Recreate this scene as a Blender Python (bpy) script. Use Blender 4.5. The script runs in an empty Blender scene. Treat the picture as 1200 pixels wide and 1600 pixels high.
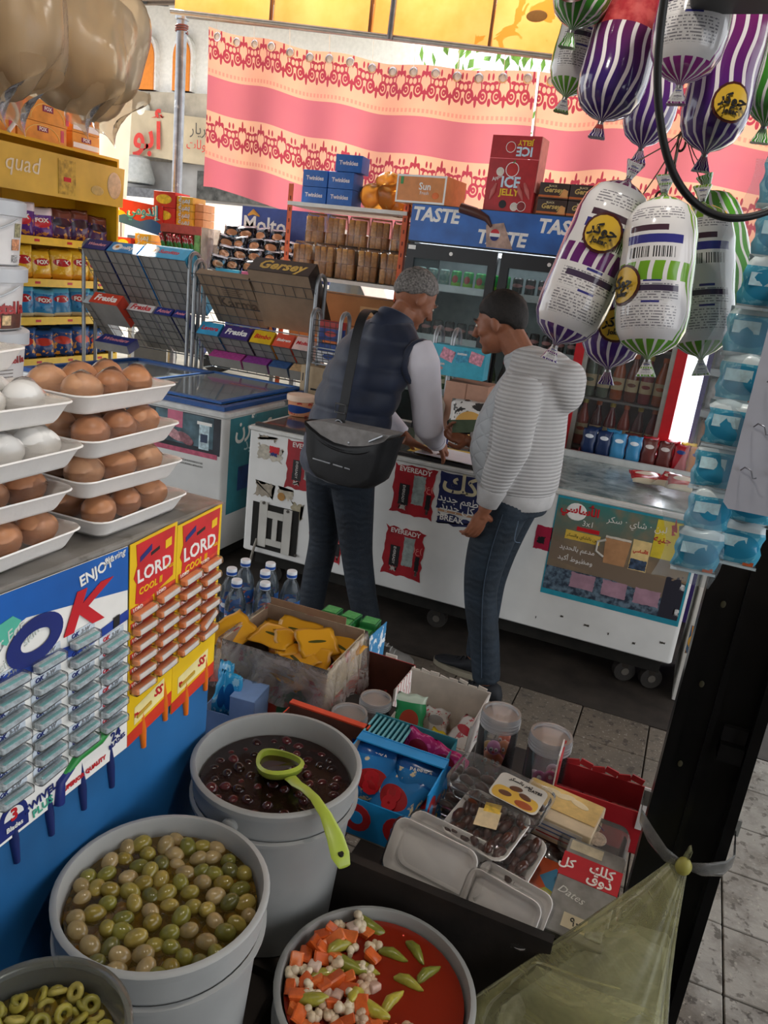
import bpy, bmesh, math, random, unicodedata
from mathutils import Matrix, Vector, Euler
rnd = random.Random(7)
SC = bpy.context.scene; COL = SC.collection
PI = math.pi
def RAD(a): return math.radians(a)

# ---------------------------------------------------------------- camera
def make_camera():
    yaw, pitch, roll = RAD(-20.6), RAD(17.37), RAD(6.92)
    f = Vector((math.sin(yaw)*math.cos(pitch), math.cos(yaw)*math.cos(pitch), -math.sin(pitch)))
    r = Vector((math.cos(yaw), -math.sin(yaw), 0)); u = r.cross(f)
    c, s = math.cos(roll), math.sin(roll)
    r2, u2 = r*c+u*s, -r*s+u*c
    cd = bpy.data.cameras.new('camera'); cd.sensor_fit = 'VERTICAL'; cd.sensor_height = 32; cd.sensor_width = 24
    cd.lens = 1200/1600*32; cd.clip_start = .02; cd.clip_end = 200
    o = bpy.data.objects.new('camera', cd); COL.objects.link(o)
    o.matrix_world = Matrix(((r2.x,u2.x,-f.x,0),(r2.y,u2.y,-f.y,0),(r2.z,u2.z,-f.z,1.7),(0,0,0,1)))
    SC.camera = o
make_camera()

# ---------------------------------------------------------------- world, sun, exposure
W = bpy.data.worlds.new('sky'); SC.world = W; W.use_nodes = True
_bg = W.node_tree.nodes['Background']; _bg.inputs[0].default_value = (.93,.96,1.0,1); _bg.inputs[1].default_value = 1.7
_s = bpy.data.lights.new('sun','SUN'); _s.energy = 12.5; _s.angle = RAD(1.2); _s.color = (1,.95,.86)
SUN = bpy.data.objects.new('sun', _s); COL.objects.link(SUN)
SUN.rotation_euler = Vector((-.70,.32,.75)).to_track_quat('Z','Y').to_euler()
SC.view_settings.view_transform = 'Standard'; SC.view_settings.look = 'None'
SC.view_settings.exposure = 0.4; SC.view_settings.gamma = 1; SC.view_settings.use_curve_mapping = False

# ---------------------------------------------------------------- materials
def hx(h):
    h = h.lstrip('#'); v = [int(h[i:i+2],16)/255 for i in (0,2,4)]
    return tuple(c/12.92 if c <= .04045 else ((c+.055)/1.055)**2.4 for c in v)
_M = {}
class NT:
    def __init__(s, name):
        s.m = bpy.data.materials.new(name); s.m.use_nodes = True; s.t = s.m.node_tree
        s.t.nodes.clear(); s.out = s.n('ShaderNodeOutputMaterial')
    def n(s, ty, **k):
        x = s.t.nodes.new(ty)
        for a, b in k.items(): setattr(x, a, b)
        return x
    def l(s, a, b): s.t.links.new(a, b)
    def val(s, sock, v):
        if hasattr(v, 'is_output') or isinstance(v, bpy.types.NodeSocket): s.l(v, sock)
        else: sock.default_value = (tuple(v)+(1,) if isinstance(v, tuple) and len(v) == 3 and sock.type == 'RGBA' else v)
    def math(s, op, a, b=0.0, clamp=False):
        x = s.n('ShaderNodeMath', operation=op, use_clamp=clamp); s.val(x.inputs[0], a); s.val(x.inputs[1], b); return x.outputs[0]
    def mix(s, f, a, b):
        x = s.n('ShaderNodeMix', data_type='RGBA'); s.val(x.inputs[0], f); s.val(x.inputs[6], a); s.val(x.inputs[7], b); return x.outputs[2]
    def noise(s, vec, scale, detail=3, rough=.55, dist=0):
        x = s.n('ShaderNodeTexNoise'); x.inputs['Scale'].default_value = scale; x.inputs['Detail'].default_value = detail
        x.inputs['Roughness'].default_value = rough; x.inputs['Distortion'].default_value = dist
        if vec is not None: s.l(vec, x.inputs['Vector'])
        return x.outputs['Fac']
    def coord(s, which='Object'): return s.n('ShaderNodeTexCoord').outputs[which]
    def sep(s, v):
        x = s.n('ShaderNodeSeparateXYZ'); s.l(v, x.inputs[0]); return x.outputs
    def ramp(s, f, lo, hi):
        x = s.n('ShaderNodeMapRange'); s.val(x.inputs[0], f); x.inputs[1].default_value = lo; x.inputs[2].default_value = hi; return x.outputs[0]
    def step(s, f, e): return s.math('GREATER_THAN', f, e)
    def bump(s, h, st=.3, d=.002):
        x = s.n('ShaderNodeBump'); x.inputs['Strength'].default_value = st; x.inputs['Distance'].default_value = d; s.l(h, x.inputs['Height']); return x.outputs[0]
    def pbr(s, col, rough=.5, metal=0, nrm=None, trans=0, emit=None, est=0, sheen=0, sss=0, ior=1.45, coat=0):
        p = s.n('ShaderNodeBsdfPrincipled'); s.val(p.inputs['Base Color'], col); s.val(p.inputs['Roughness'], rough)
        p.inputs['Metallic'].default_value = metal; p.inputs['Transmission Weight'].default_value = trans; p.inputs['IOR'].default_value = ior
        if nrm is not None: s.l(nrm, p.inputs['Normal'])
        if emit: s.val(p.inputs['Emission Color'], emit); p.inputs['Emission Strength'].default_value = est
        if sheen: p.inputs['Sheen Weight'].default_value = sheen
        if sss: p.inputs['Subsurface Weight'].default_value = sss; p.inputs['Subsurface Radius'].default_value = (.02,.01,.006); p.inputs['Subsurface Scale'].default_value = .3
        if coat: p.inputs['Coat Weight'].default_value = coat
        return p.outputs[0]
    def done(s, sh): s.l(sh, s.out.inputs[0]); return s.m
def C(c): return hx(c) if isinstance(c, str) else c
def mat(c, rough=.5, metal=0, var=.08, scale=18, bump=0, bscale=60, c2=None, thr=None, coord='Object', **k):
    """plain procedural material: base colour with noise variation, optional second colour in worn patches"""
    key = ('m', c, rough, metal, var, scale, bump, bscale, c2, thr, coord, tuple(sorted(k.items())))
    if key in _M: return _M[key]
    n = NT('surface_'+str(c).strip('#()').replace(' ','')[:10]); col = C(c); v = n.coord(coord)
    f = n.noise(v, scale)
    a = tuple(max(0, x*(1-var*1.6)) for x in col); b = tuple(min(1, x*(1+var*1.6)) for x in col)
    cc = n.mix(n.ramp(f, .3, .7), a, b)
    if c2 is not None:
        g = n.noise(v, scale*.45, 6, .65); cc = n.mix(n.ramp(g, thr or .6, (thr or .6)+.06), cc, C(c2))
    nm = n.bump(n.noise(v, bscale, 4), bump) if bump else None
    _M[key] = n.done(n.pbr(cc, rough, metal, nm, **k)); return _M[key]
def film(tint=(1,1,1), gloss=.25, haze=.08, rough=.12, bump=.4, bscale=35, hcol=None, streak=0):
    """thin clear plastic: see-through with sheen and a little haze"""
    key = ('f', tint, gloss, haze, rough, bump, bscale, hcol, streak)
    if key in _M: return _M[key]
    n = NT('clear_film'); v = n.coord('Object')
    nm = n.bump(n.noise(v, bscale, 4, .6, 1.2), bump, .004)
    tr = n.n('ShaderNodeBsdfTransparent'); n.val(tr.inputs[0], C(tint))
    gl = n.n('ShaderNodeBsdfGlossy'); gl.inputs['Roughness'].default_value = rough; n.l(nm, gl.inputs['Normal'])
    df = n.n('ShaderNodeBsdfDiffuse'); n.val(df.inputs[0], C(hcol or (.85,.85,.85)))
    tl = n.n('ShaderNodeBsdfTranslucent'); n.val(tl.inputs[0], C(hcol or (.85,.85,.85)))
    m0 = n.n('ShaderNodeMixShader'); m0.inputs[0].default_value = .5; n.l(df.outputs[0], m0.inputs[1]); n.l(tl.outputs[0], m0.inputs[2])
    m1 = n.n('ShaderNodeMixShader'); n.val(m1.inputs[0], n.math('ADD', n.math('MULTIPLY', n.ramp(n.noise(v, bscale*.5, 5, .7, 2.5), .42, .68), streak), haze, True) if streak else haze); n.l(tr.outputs[0], m1.inputs[1]); n.l(m0.outputs[0], m1.inputs[2])
    lw = n.n('ShaderNodeLayerWeight'); lw.inputs[0].default_value = gloss; n.l(nm, lw.inputs['Normal'])
    m2 = n.n('ShaderNodeMixShader'); n.l(lw.outputs['Fresnel'], m2.inputs[0]); n.l(m1.outputs[0], m2.inputs[1]); n.l(gl.outputs[0], m2.inputs[2])
    _M[key] = n.done(m2.outputs[0]); return _M[key]
def liquid(c, murk=.4, rough=.03):
    n = NT('liquid'); v = n.coord('Object'); nm = n.bump(n.noise(v, 40, 2), .25, .002)
    tr = n.n('ShaderNodeBsdfTransparent'); n.val(tr.inputs[0], tuple(.35+.65*x/max(C(c)) for x in C(c)))
    p = n.pbr(C(c), .3); m = n.n('ShaderNodeMixShader'); m.inputs[0].default_value = murk; n.l(tr.outputs[0], m.inputs[1]); n.l(p, m.inputs[2])
    gl = n.n('ShaderNodeBsdfGlossy'); gl.inputs['Roughness'].default_value = rough; n.l(nm, gl.inputs['Normal'])
    fr = n.n('ShaderNodeFresnel'); fr.inputs[0].default_value = 1.33; n.l(nm, fr.inputs['Normal'])
    m2 = n.n('ShaderNodeMixShader'); n.l(fr.outputs[0], m2.inputs[0]); n.l(m.outputs[0], m2.inputs[1]); n.l(gl.outputs[0], m2.inputs[2])
    return n.done(m2.outputs[0])
def printed(base, logo=None, band=None, bandz=.78, low=None, lowz=.2, blot=None, rough=.35, lz=.55, lr=(.33,.16), stripe=None, bump=.25, ax='xz', metal=0, seed=0, cut=.56):
    """printed wrapper: bands, a logo patch and blotches laid out in the wrapper's own 0-1 box"""
    key = ('p', base, logo, band, bandz, low, lowz, blot, rough, lz, lr, stripe, bump, ax, metal, seed, cut)
    if key in _M: return _M[key]
    n = NT('printed_wrapper'); g = n.coord('Generated'); s = n.sep(g); X, Z = s['xyz'.index(ax[0])], s['xyz'.index(ax[1])]
    c = C(base); o = n.coord('Object')
    if blot:
        mp = n.n('ShaderNodeMapping'); mp.inputs['Location'].default_value = (seed*3.1,seed*1.7,seed); n.l(g, mp.inputs[0])
        c = n.mix(n.ramp(n.noise(mp.outputs[0], 4.5, 3), cut, cut+.03), c, C(blot))
    if stripe: c = n.mix(n.step(n.math('FRACT', n.math('MULTIPLY', X, 7.0)), .8), c, C(stripe))
    if band: c = n.mix(n.step(Z, bandz), c, C(band))
    if low: c = n.mix(n.math('LESS_THAN', Z, lowz), c, C(low))
    if logo:
        dx = n.math('DIVIDE', n.math('SUBTRACT', X, .5), lr[0]); dz = n.math('DIVIDE', n.math('SUBTRACT', Z, lz), lr[1])
        d = n.math('ADD', n.math('MULTIPLY', dx, dx), n.math('MULTIPLY', dz, dz)); c = n.mix(n.math('LESS_THAN', d, 1.0), c, C(logo))
    nm = n.bump(n.noise(o, 45, 3), bump) if bump else None
    _M[key] = n.done(n.pbr(c, rough, metal, nm)); return _M[key]
def glow(c, s):
    n = NT('lamp_glow'); e = n.n('ShaderNodeEmission'); n.val(e.inputs[0], C(c)); e.inputs[1].default_value = s; return n.done(e.outputs[0])

# ---------------------------------------------------------------- mesh building
class MB:
    def __init__(s): s.v = []; s.f = []; s.mi = []
    def add(s, vs, fs, mi=0, M=None):
        b = len(s.v)
        s.v += [tuple(M @ Vector(p)) if M is not None else tuple(p) for p in vs]
        s.f += [tuple(i+b for i in f) for f in fs]; s.mi += [mi]*len(fs); return s
    def bb(s, x0,y0,z0,x1,y1,z1, mi=0, M=None, fm=None):
        v = [(x0,y0,z0),(x1,y0,z0),(x1,y1,z0),(x0,y1,z0),(x0,y0,z1),(x1,y0,z1),(x1,y1,z1),(x0,y1,z1)]
        f = [(3,2,1,0),(4,5,6,7),(0,1,5,4),(1,2,6,5),(2,3,7,6),(3,0,4,7)]   # bottom top front(-y) right(+x) back left
        s.add(v, f, mi, M)
        if fm:
            for k, m in fm.items(): s.mi[len(s.mi)-6+k] = m
        return s
    def box(s, c, d, rz=0, mi=0, rot=None):
        M = Matrix.Translation(c) @ (Euler(rot).to_matrix().to_4x4() if rot else Matrix.Rotation(rz,4,'Z'))
        return s.bb(-d[0]/2,-d[1]/2,-d[2]/2,d[0]/2,d[1]/2,d[2]/2, mi, M)
    def loft(s, rings, mi=0, cap0=True, cap1=True, closed=False, M=None):
        n = len(rings[0]); vs = [p for r in rings for p in r]; fs = []
        k = len(rings)
        for i in range(k if closed else k-1):
            a, b = i*n, ((i+1) % k)*n
            for j in range(n): fs.append((a+j, a+(j+1)%n, b+(j+1)%n, b+j))
        if not closed:
            if cap0: fs.append(tuple(range(n-1,-1,-1)))
            if cap1: fs.append(tuple((k-1)*n+j for j in range(n)))
        return s.add(vs, fs, mi, M)
    def lathe(s, prof, n=28, mi=0, c=(0,0,0), cap0=True, cap1=True, M=None):
        R = [[(c[0]+r*math.cos(2*PI*j/n), c[1]+r*math.sin(2*PI*j/n), c[2]+z) for j in range(n)] for r, z in prof]
        return s.loft(R, mi, cap0, cap1, M=M)
    def tube(s, pts, r, n=8, mi=0, closed=False, cap=True):
        P = [Vector(p) for p in pts]; k = len(P); rings = []; up = None
        for i in range(k):
            if closed: t = P[(i+1)%k]-P[i-1]
            else: t = P[min(i+1,k-1)]-P[max(i-1,0)]
            t.normalize()
            if up is None: up = Vector((0,0,1)) if abs(t.z) < .9 else Vector((1,0,0))
            a = t.cross(up)
            if a.length < 1e-5: a = t.orthogonal()
            a.normalize(); b = a.cross(t).normalized(); up = b
            rr = r[i] if isinstance(r, (list,tuple)) else r
            rings.append([P[i]+(a*math.cos(2*PI*j/n)+b*math.sin(2*PI*j/n))*rr for j in range(n)])
        # ring direction is a x b = -t, so flip
        rings = [list(reversed(x)) for x in rings]
        return s.loft(rings, mi, cap and not closed, cap and not closed, closed)
    def ell(s, c, r, nu=14, nv=9, mi=0, M=None):
        rings = []
        for i in range(1, nv):
            a = PI*i/nv-PI/2; rings.append([(c[0]+r[0]*math.cos(a)*math.cos(2*PI*j/nu), c[1]+r[1]*math.cos(a)*math.sin(2*PI*j/nu), c[2]+r[2]*math.sin(a)) for j in range(nu)])
        n = nu; vs = [p for q in rings for p in q]+[(c[0],c[1],c[2]-r[2]),(c[0],c[1],c[2]+r[2])]; fs = []
        for i in range(len(rings)-1):
            for j in range(n): fs.append((i*n+j, i*n+(j+1)%n, (i+1)*n+(j+1)%n, (i+1)*n+j))
        b, t = len(vs)-2, len(vs)-1; L = (len(rings)-1)*n
        for j in range(n): fs.append((b, (j+1)%n, j)); fs.append((t, L+j, L+(j+1)%n))
        return s.add(vs, fs, mi, M)
    def grid(s, fn, nu, nv, mi=0, wrap=False):
        vs = [fn(i/nu, j/nv) for j in range(nv+1) for i in range(nu+1)]
        fs = [(j*(nu+1)+i, j*(nu+1)+i+1, (j+1)*(nu+1)+i+1, (j+1)*(nu+1)+i) for j in range(nv) for i in range(nu)]
        return s.add(vs, fs, mi)
    def poly(s, pts, y0, y1, mi=0, plane='xz'):
        """prism of a 2-D outline, thickness along the third axis"""
        def P(a, b, t): return (a,t,b) if plane == 'xz' else (a,b,t) if plane == 'xy' else (t,a,b)
        n = len(pts); vs = [P(a,b,y0) for a,b in pts]+[P(a,b,y1) for a,b in pts]
        fs = [tuple(range(n)), tuple(range(2*n-1,n-1,-1))]+[((i+1)%n, i, n+i, n+(i+1)%n) for i in range(n)]
        return s.add(vs, fs, mi)
    def mesh(s, name, mats, smooth=None):
        me = bpy.data.meshes.new(name); me.from_pydata(s.v, [], s.f)
        if not isinstance(mats, (list,tuple)): mats = [mats]
        for m in mats: me.materials.append(m)
        if len(mats) > 1: me.polygons.foreach_set('material_index', s.mi)
        bm = bmesh.new(); bm.from_mesh(me); bmesh.ops.recalc_face_normals(bm, faces=bm.faces); bm.to_mesh(me); bm.free()
        if smooth is not None:
            me.polygons.foreach_set('use_smooth', [True]*len(me.polygons))
            if smooth < 180:
                try: me.set_sharp_from_angle(angle=RAD(smooth))
                except Exception: pass
        me.update(); return me
    def build(s, name, mats, parent=None, loc=(0,0,0), rot=(0,0,0), smooth=None, **tags):
        return ob(name, s.mesh(name, mats, smooth), parent, loc, rot, **tags)
def ob(name, me, parent=None, loc=(0,0,0), rot=(0,0,0), label=None, cat=None, group=None, kind=None, scale=None):
    o = bpy.data.objects.new(name, me); COL.objects.link(o); o.location = loc; o.rotation_euler = rot
    if scale is not None: o.scale = (scale,)*3 if isinstance(scale,(int,float)) else scale
    if parent is not None: o.parent = parent
    tag(o, label, cat, group, kind); return o
def tag(o, label=None, cat=None, group=None, kind=None):
    if label: o['label'] = label
    if cat: o['category'] = cat
    if group: o['group'] = group
    if kind: o['kind'] = kind
    return o
def thing(name, label, cat, loc=(0,0,0), rz=0, group=None, rot=None):
    return ob(name, None, None, loc, rot or (0,0,rz), label, cat, group)
def rrect(w, d, r, n=4, z=0, cx=0, cy=0):
    p = []
    for qx, qy, a0 in ((1,1,0),(-1,1,90),(-1,-1,180),(1,-1,270)):
        for i in range(n+1):
            a = RAD(a0+90*i/n); p.append((cx+qx*(w/2-r)+r*math.cos(a), cy+qy*(d/2-r)+r*math.sin(a), z))
    return p
def rbox(mb, w, d, h, r=.004, b=.002, z=0, mi=0, n=3, c=(0,0)):
    """box with rounded plan corners and bevelled top and bottom edges, base at z"""
    R = [rrect(w-2*b, d-2*b, max(r-b,.0005), n, z, *c), rrect(w, d, r, n, z+b, *c), rrect(w, d, r, n, z+h-b, *c), rrect(w-2*b, d-2*b, max(r-b,.0005), n, z+h, *c)]
    return mb.loft(R, mi)
def remesh(o, vox=.012, smooth=4, shade=True):
    """melt the overlapping shells of an object into one continuous surface"""
    m = o.modifiers.new('r','REMESH'); m.mode = 'VOXEL'; m.voxel_size = vox
    if smooth: q = o.modifiers.new('s','SMOOTH'); q.iterations = smooth; q.factor = .6
    dg = bpy.context.evaluated_depsgraph_get(); dg.update()
    me = bpy.data.meshes.new_from_object(o.evaluated_get(dg)); old = o.data; mats = list(old.materials)
    o.modifiers.clear(); o.data = me; me.materials.clear()
    for x in mats: me.materials.append(x)
    me.polygons.foreach_set('use_smooth', [shade]*len(me.polygons)); return o

# ---------------------------------------------------------------- lettering
_AR = {}
for _c in range(0xFE80,0xFEFD):
    _d = unicodedata.decomposition(chr(_c)).split()
    if len(_d) == 2: _AR.setdefault(chr(int(_d[1],16)),{})[_d[0][1:-1]] = chr(_c)
def arabic(s):
    o = []
    for i, ch in enumerate(s):
        f = _AR.get(ch)
        if not f: o.append(ch); continue
        pv = _AR.get(s[i-1]) if i else None; nx = _AR.get(s[i+1]) if i+1 < len(s) else None
        a = bool(pv and 'initial' in pv); b = bool(nx and 'initial' in f and 'final' in nx)
        o.append(f.get('medial' if a and b else 'final' if a else 'initial' if b else 'isolated', ch))
    r = ''.join(reversed(o)); out, run = '', ''
    for ch in r:
        if ch.isdigit(): run = ch+run
        else: out += run+ch; run = ''
    return out+run
FACE = {'-y':(PI/2,0,0), '+x':(PI/2,0,PI/2), '+z':(0,0,0), '-x':(PI/2,0,-PI/2), '+y':(PI/2,0,PI)}
_TX = {}
def txt(parent, s, size, m, pos, face='-y', bold=0, shear=0, w=None, name='lettering', align='CENTER', roll=0, sx=1, ext=.0004):
    if any('\u0600' <= ch <= '\u06ff' for ch in s): s = arabic(s)
    key = (s, size, bold, shear, align, id(m), ext)
    if key not in _TX:
        c = bpy.data.curves.new('lettering','FONT'); c.body = s; c.size = size; c.extrude = ext; c.resolution_u = 2
        c.offset = bold*size; c.shear = shear; c.align_x = align; c.align_y = 'CENTER'; c.materials.append(m)
        t = bpy.data.objects.new('lettering', c); me = bpy.data.meshes.new_from_object(t)
        bpy.data.objects.remove(t); bpy.data.curves.remove(c)
        xs = [v.co.x for v in me.vertices] or [0,1]; _TX[key] = (me, max(xs)-min(xs))
    me, tw = _TX[key]
    o = ob(name, me, parent, pos)
    e = FACE[face] if isinstance(face, str) else face
    o.rotation_euler = (Euler(e).to_matrix() @ Matrix.Rotation(roll,3,'Z')).to_euler()
    k = w/tw if w else 1; o.scale = (k*sx, k, 1); return o
WHT = mat('#f2f0ea',.45,var=.03); BLK = mat('#1b1a1c',.5,var=.1); RED = mat('#c8202a',.4,var=.05); NAVY = mat('#1c2a72',.45,var=.06)
YEL = mat('#f0c419',.4,var=.05); GRY = mat('#8d8f92',.5,var=.06); BLUE = mat('#1d5fb4',.4,var=.06); CARD = mat('#b08d66',.85,var=.1,bump=.1); WOOD = mat('#5a4632',.7,var=.2,bump=.2)
STEEL = mat('#9a9da0',.35,metal=.8,var=.1); GRN = mat('#2f8f43',.4,var=.08); ORG = mat('#e86f24',.45,var=.06); CLEAR = film(gloss=.3,haze=.06,bump=.1)
def lerp(a, b, t): return a+(b-a)*t
# ================================================================ SETTING: paving, canopy, awning, curtain, houses behind
def paver_mat():
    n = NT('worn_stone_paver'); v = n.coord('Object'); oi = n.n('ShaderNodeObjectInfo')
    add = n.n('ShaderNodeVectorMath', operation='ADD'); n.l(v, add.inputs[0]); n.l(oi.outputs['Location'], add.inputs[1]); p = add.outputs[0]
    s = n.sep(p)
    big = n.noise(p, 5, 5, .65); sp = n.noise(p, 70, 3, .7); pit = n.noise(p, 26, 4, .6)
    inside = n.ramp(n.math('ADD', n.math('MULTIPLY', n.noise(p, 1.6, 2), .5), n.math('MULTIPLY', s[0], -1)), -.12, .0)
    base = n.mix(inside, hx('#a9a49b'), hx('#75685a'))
    c = n.mix(n.ramp(big, .45, .7), base, hx('#5d544a')); c = n.mix(n.math('MULTIPLY', n.ramp(pit, .56, .62), .75), c, hx('#3d352e'))
    c = n.mix(n.math('MULTIPLY', n.ramp(sp, .6, .66), .5), c, hx('#cbc2b2'))
    c = n.mix(n.ramp(n.math('MULTIPLY', oi.outputs['Random'], 1.0), 0, 3), c, hx('#8f877b'))
    nm = n.bump(n.math('ADD', pit, n.math('MULTIPLY', sp, .4)), .5, .004)
    return n.done(n.pbr(c, .78, 0, nm))
floor = MB().bb(-14,-6,-.2,8,20,-.012).build('floor', mat('#2a2622',.9,var=.3,scale=3,bump=.3), kind='structure')
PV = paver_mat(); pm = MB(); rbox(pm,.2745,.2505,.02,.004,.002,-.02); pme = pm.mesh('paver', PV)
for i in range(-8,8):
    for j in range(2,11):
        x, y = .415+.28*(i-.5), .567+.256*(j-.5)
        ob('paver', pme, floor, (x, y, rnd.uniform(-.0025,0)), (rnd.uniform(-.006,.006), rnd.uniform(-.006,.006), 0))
# dark smooth screed strip at the foot of the freezers
MB().bb(-3.6,3.135,-.02,1.6,4.9,-.004).build('screed', mat('#3a332d',.7,var=.25,scale=7,bump=.25), floor)
# sunlit ground outside the stall, beyond the curtain
MB().bb(-14,6.3,-.02,8,20,0).build('sunlit_paving', mat('#cfc6b6',.9,var=.1,scale=3), floor)

# unseen canopy sheet on steel purlins, stretched to keep sun off the stall
can = MB().bb(-5.4,-2.6,3.48,3.4,5.45,3.51).build('shade_canopy', mat('#6a6158',.8,var=.15,scale=4,bump=.2), kind='structure')
for y in (-1.5,.2,1.9,3.6): MB().bb(-5.4,y-.03,3.42,3.4,y+.03,3.48).build('purlin', STEEL, can)

# unseen walls added behind and beside the camera to cut the sky fill
MB().bb(-3.2,-2.7,0,3.4,-2.6,3.48).build('added_wall_back', mat('#8a8074',.85,var=.2,scale=3,bump=.2), kind='structure')
MB().bb(-2.3,-2.6,0,-2.2,.35,3.42).build('added_wall_left', mat('#8a8074',.85,var=.2,scale=3,bump=.2), kind='structure')
# two unseen bulbs added only to light the foreground, hung above the view
for k,(x,y) in enumerate(((-.55,.35),(.02,.95))):
    e = thing('fill_bulb','unseen white bulb added as fill light over the foreground','lamp',(x,y,2.62),0,'added fill bulbs'); q = MB(); q.ell((0,0,0),(.035,.035,.042)); q.build('globe', glow('#fff6ea',(220,340)[k]), e, smooth=180); q = MB(); q.lathe([(.02,.03),(.016,.08),(.012,.085)],14); q.build('socket', WHT, e, smooth=50); MB().tube([(0,0,.08),(0,0,.80)],.003,5).build('cord', BLK, e, smooth=60)
# steel corner pole and curtain rod
p = MB(); p.tube([(-4.515,5.95,0),(-4.515,5.95,4.2)], .043, 16); o = p.build('pole', mat('#8e8f92',.3,metal=.75,var=.12,c2='#c9c9c6',thr=.62), smooth=40)
pole = thing('steel_pole', 'grey steel tube pole standing beside the hanging curtain', 'pole', (-4.515,5.95,0)); o.parent = pole; o.location = (4.515,-5.95,0); o.name = 'shaft'
q = MB(); q.lathe([(.05,0),(.055,.005),(.055,.05),(.05,.055)],16); q.build('clamp', STEEL, pole, (0,0,3.45), smooth=40)
q = MB(); q.lathe([(.1,0),(.1,.012),(.05,.03)],16); q.build('base_plate', STEEL, pole, smooth=40)
q = MB()
for k in range(3): q.tube([(.05*math.cos(a/10*2*PI+k), .05*math.sin(a/10*2*PI+k), 3.36+k*.02+a*.002) for a in range(11)], .006, 5)
q.build('tie_wire', mat('#7a3a2c',.6), pole, smooth=60)

# curtain rod runs from the pole to a bracket on the far side
RX0, RX1 = -4.40, 1.3
def rodz(x): return 3.455-(x+4.406)*.0785
r = thing('curtain_rod', 'thin steel rod carrying the patterned curtain', 'rod', (RX0,5.86,rodz(RX0)))
MB().tube([(0,0,0),(RX1-RX0,0,rodz(RX1)-rodz(RX0))], .016, 10).build('rod', STEEL, r, smooth=50)
MB().tube([(RX1-RX0,0,-2.99),(RX1-RX0,0,.6)], .035, 10).build('bracket_post', STEEL, r, smooth=50)

def curtain_mat():
    n = NT('damask_curtain'); u = n.sep(n.coord('UV')); U, V = u[0], u[1]      # U metres along, V metres down from the hem
    P = .62                                                                      # repeat of the broad stripes
    ph = n.math('FRACT', n.math('DIVIDE', n.math('ADD', V, .02), P))
    rose, peach, red = hx('#b4646b'), hx('#d09d80'), hx('#93363f')
    isp = n.math('LESS_THAN', ph, .58)
    # scrolls: rings and leaves in cells along the peach stripe
    cu = n.math('SUBTRACT', n.math('FRACT', n.math('DIVIDE', U, .20)), .5); cv = n.math('SUBTRACT', n.math('DIVIDE', ph, .44), .52)
    cu = n.math('ABSOLUTE', cu)
    def dist(ax, ay, sx=1.0, sy=1.0):
        a = n.math('MULTIPLY', n.math('SUBTRACT', cu, ax), sx); b = n.math('MULTIPLY', n.math('SUBTRACT', cv, ay), sy)
        return n.math('SQRT', n.math('ADD', n.math('MULTIPLY', a, a), n.math('MULTIPLY', b, b)))
    def ring(ax, ay, r, w, sx=1.0, sy=1.0): return n.math('LESS_THAN', n.math('ABSOLUTE', n.math('SUBTRACT', dist(ax,ay,sx,sy), r)), w)
    parts = [ring(.26,.16,.15,.035), ring(.26,.16,.05,.03), ring(.42,-.05,.10,.03), ring(.08,-.02,.19,.035,1.6,.8),
             n.math('LESS_THAN', dist(0,-.34,3.4,1.1), .15), n.math('LESS_THAN', dist(.13,-.24,2.2,1.6), .12), n.math('LESS_THAN', dist(.42,-.3,3,1.4), .12), n.math('LESS_THAN', dist(.3,-.16,1.4,3), .13),
             n.math('LESS_THAN', dist(.5,.3,2,1.2), .12), n.math('LESS_THAN', dist(0,.3,2.5,1.0), .13)]
    m = parts[0]
    for q in parts[1:]: m = n.math('MAXIMUM', m, q)
    inb = n.math('MULTIPLY', n.math('LESS_THAN', n.math('ABSOLUTE', cv), .5), m)
    # little chain borders
    ch = n.math('LESS_THAN', n.math('ABSOLUTE', n.math('SUBTRACT', ph, .52)), .022)
    ch2 = n.math('LESS_THAN', n.math('ABSOLUTE', n.math('SUBTRACT', n.math('FRACT', n.math('DIVIDE', U, .033)), .5)), .28)
    c = n.mix(isp, rose, peach)
    edge = n.math('MULTIPLY', ch, ch2); c = n.mix(n.math('MULTIPLY', edge, .7), c, hx('#c77868'))
    c = n.mix(inb, c, red); c = n.mix(n.math('MULTIPLY', n.ramp(n.noise(n.coord('Object'), 2.2, 3), .35, .7), .25), c, hx('#a04a68'))
    wv = n.bump(n.noise(n.coord('Object'), 300, 2), .15, .001)
    d = n.n('ShaderNodeBsdfDiffuse'); n.l(c, d.inputs[0]); n.l(wv, d.inputs['Normal'])
    t = n.n('ShaderNodeBsdfTranslucent'); n.l(c, t.inputs[0])
    mx = n.n('ShaderNodeMixShader'); mx.inputs[0].default_value = .48; n.l(d.outputs[0], mx.inputs[1]); n.l(t.outputs[0], mx.inputs[2]); return n.done(mx.outputs[0])
CM = curtain_mat()
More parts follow.
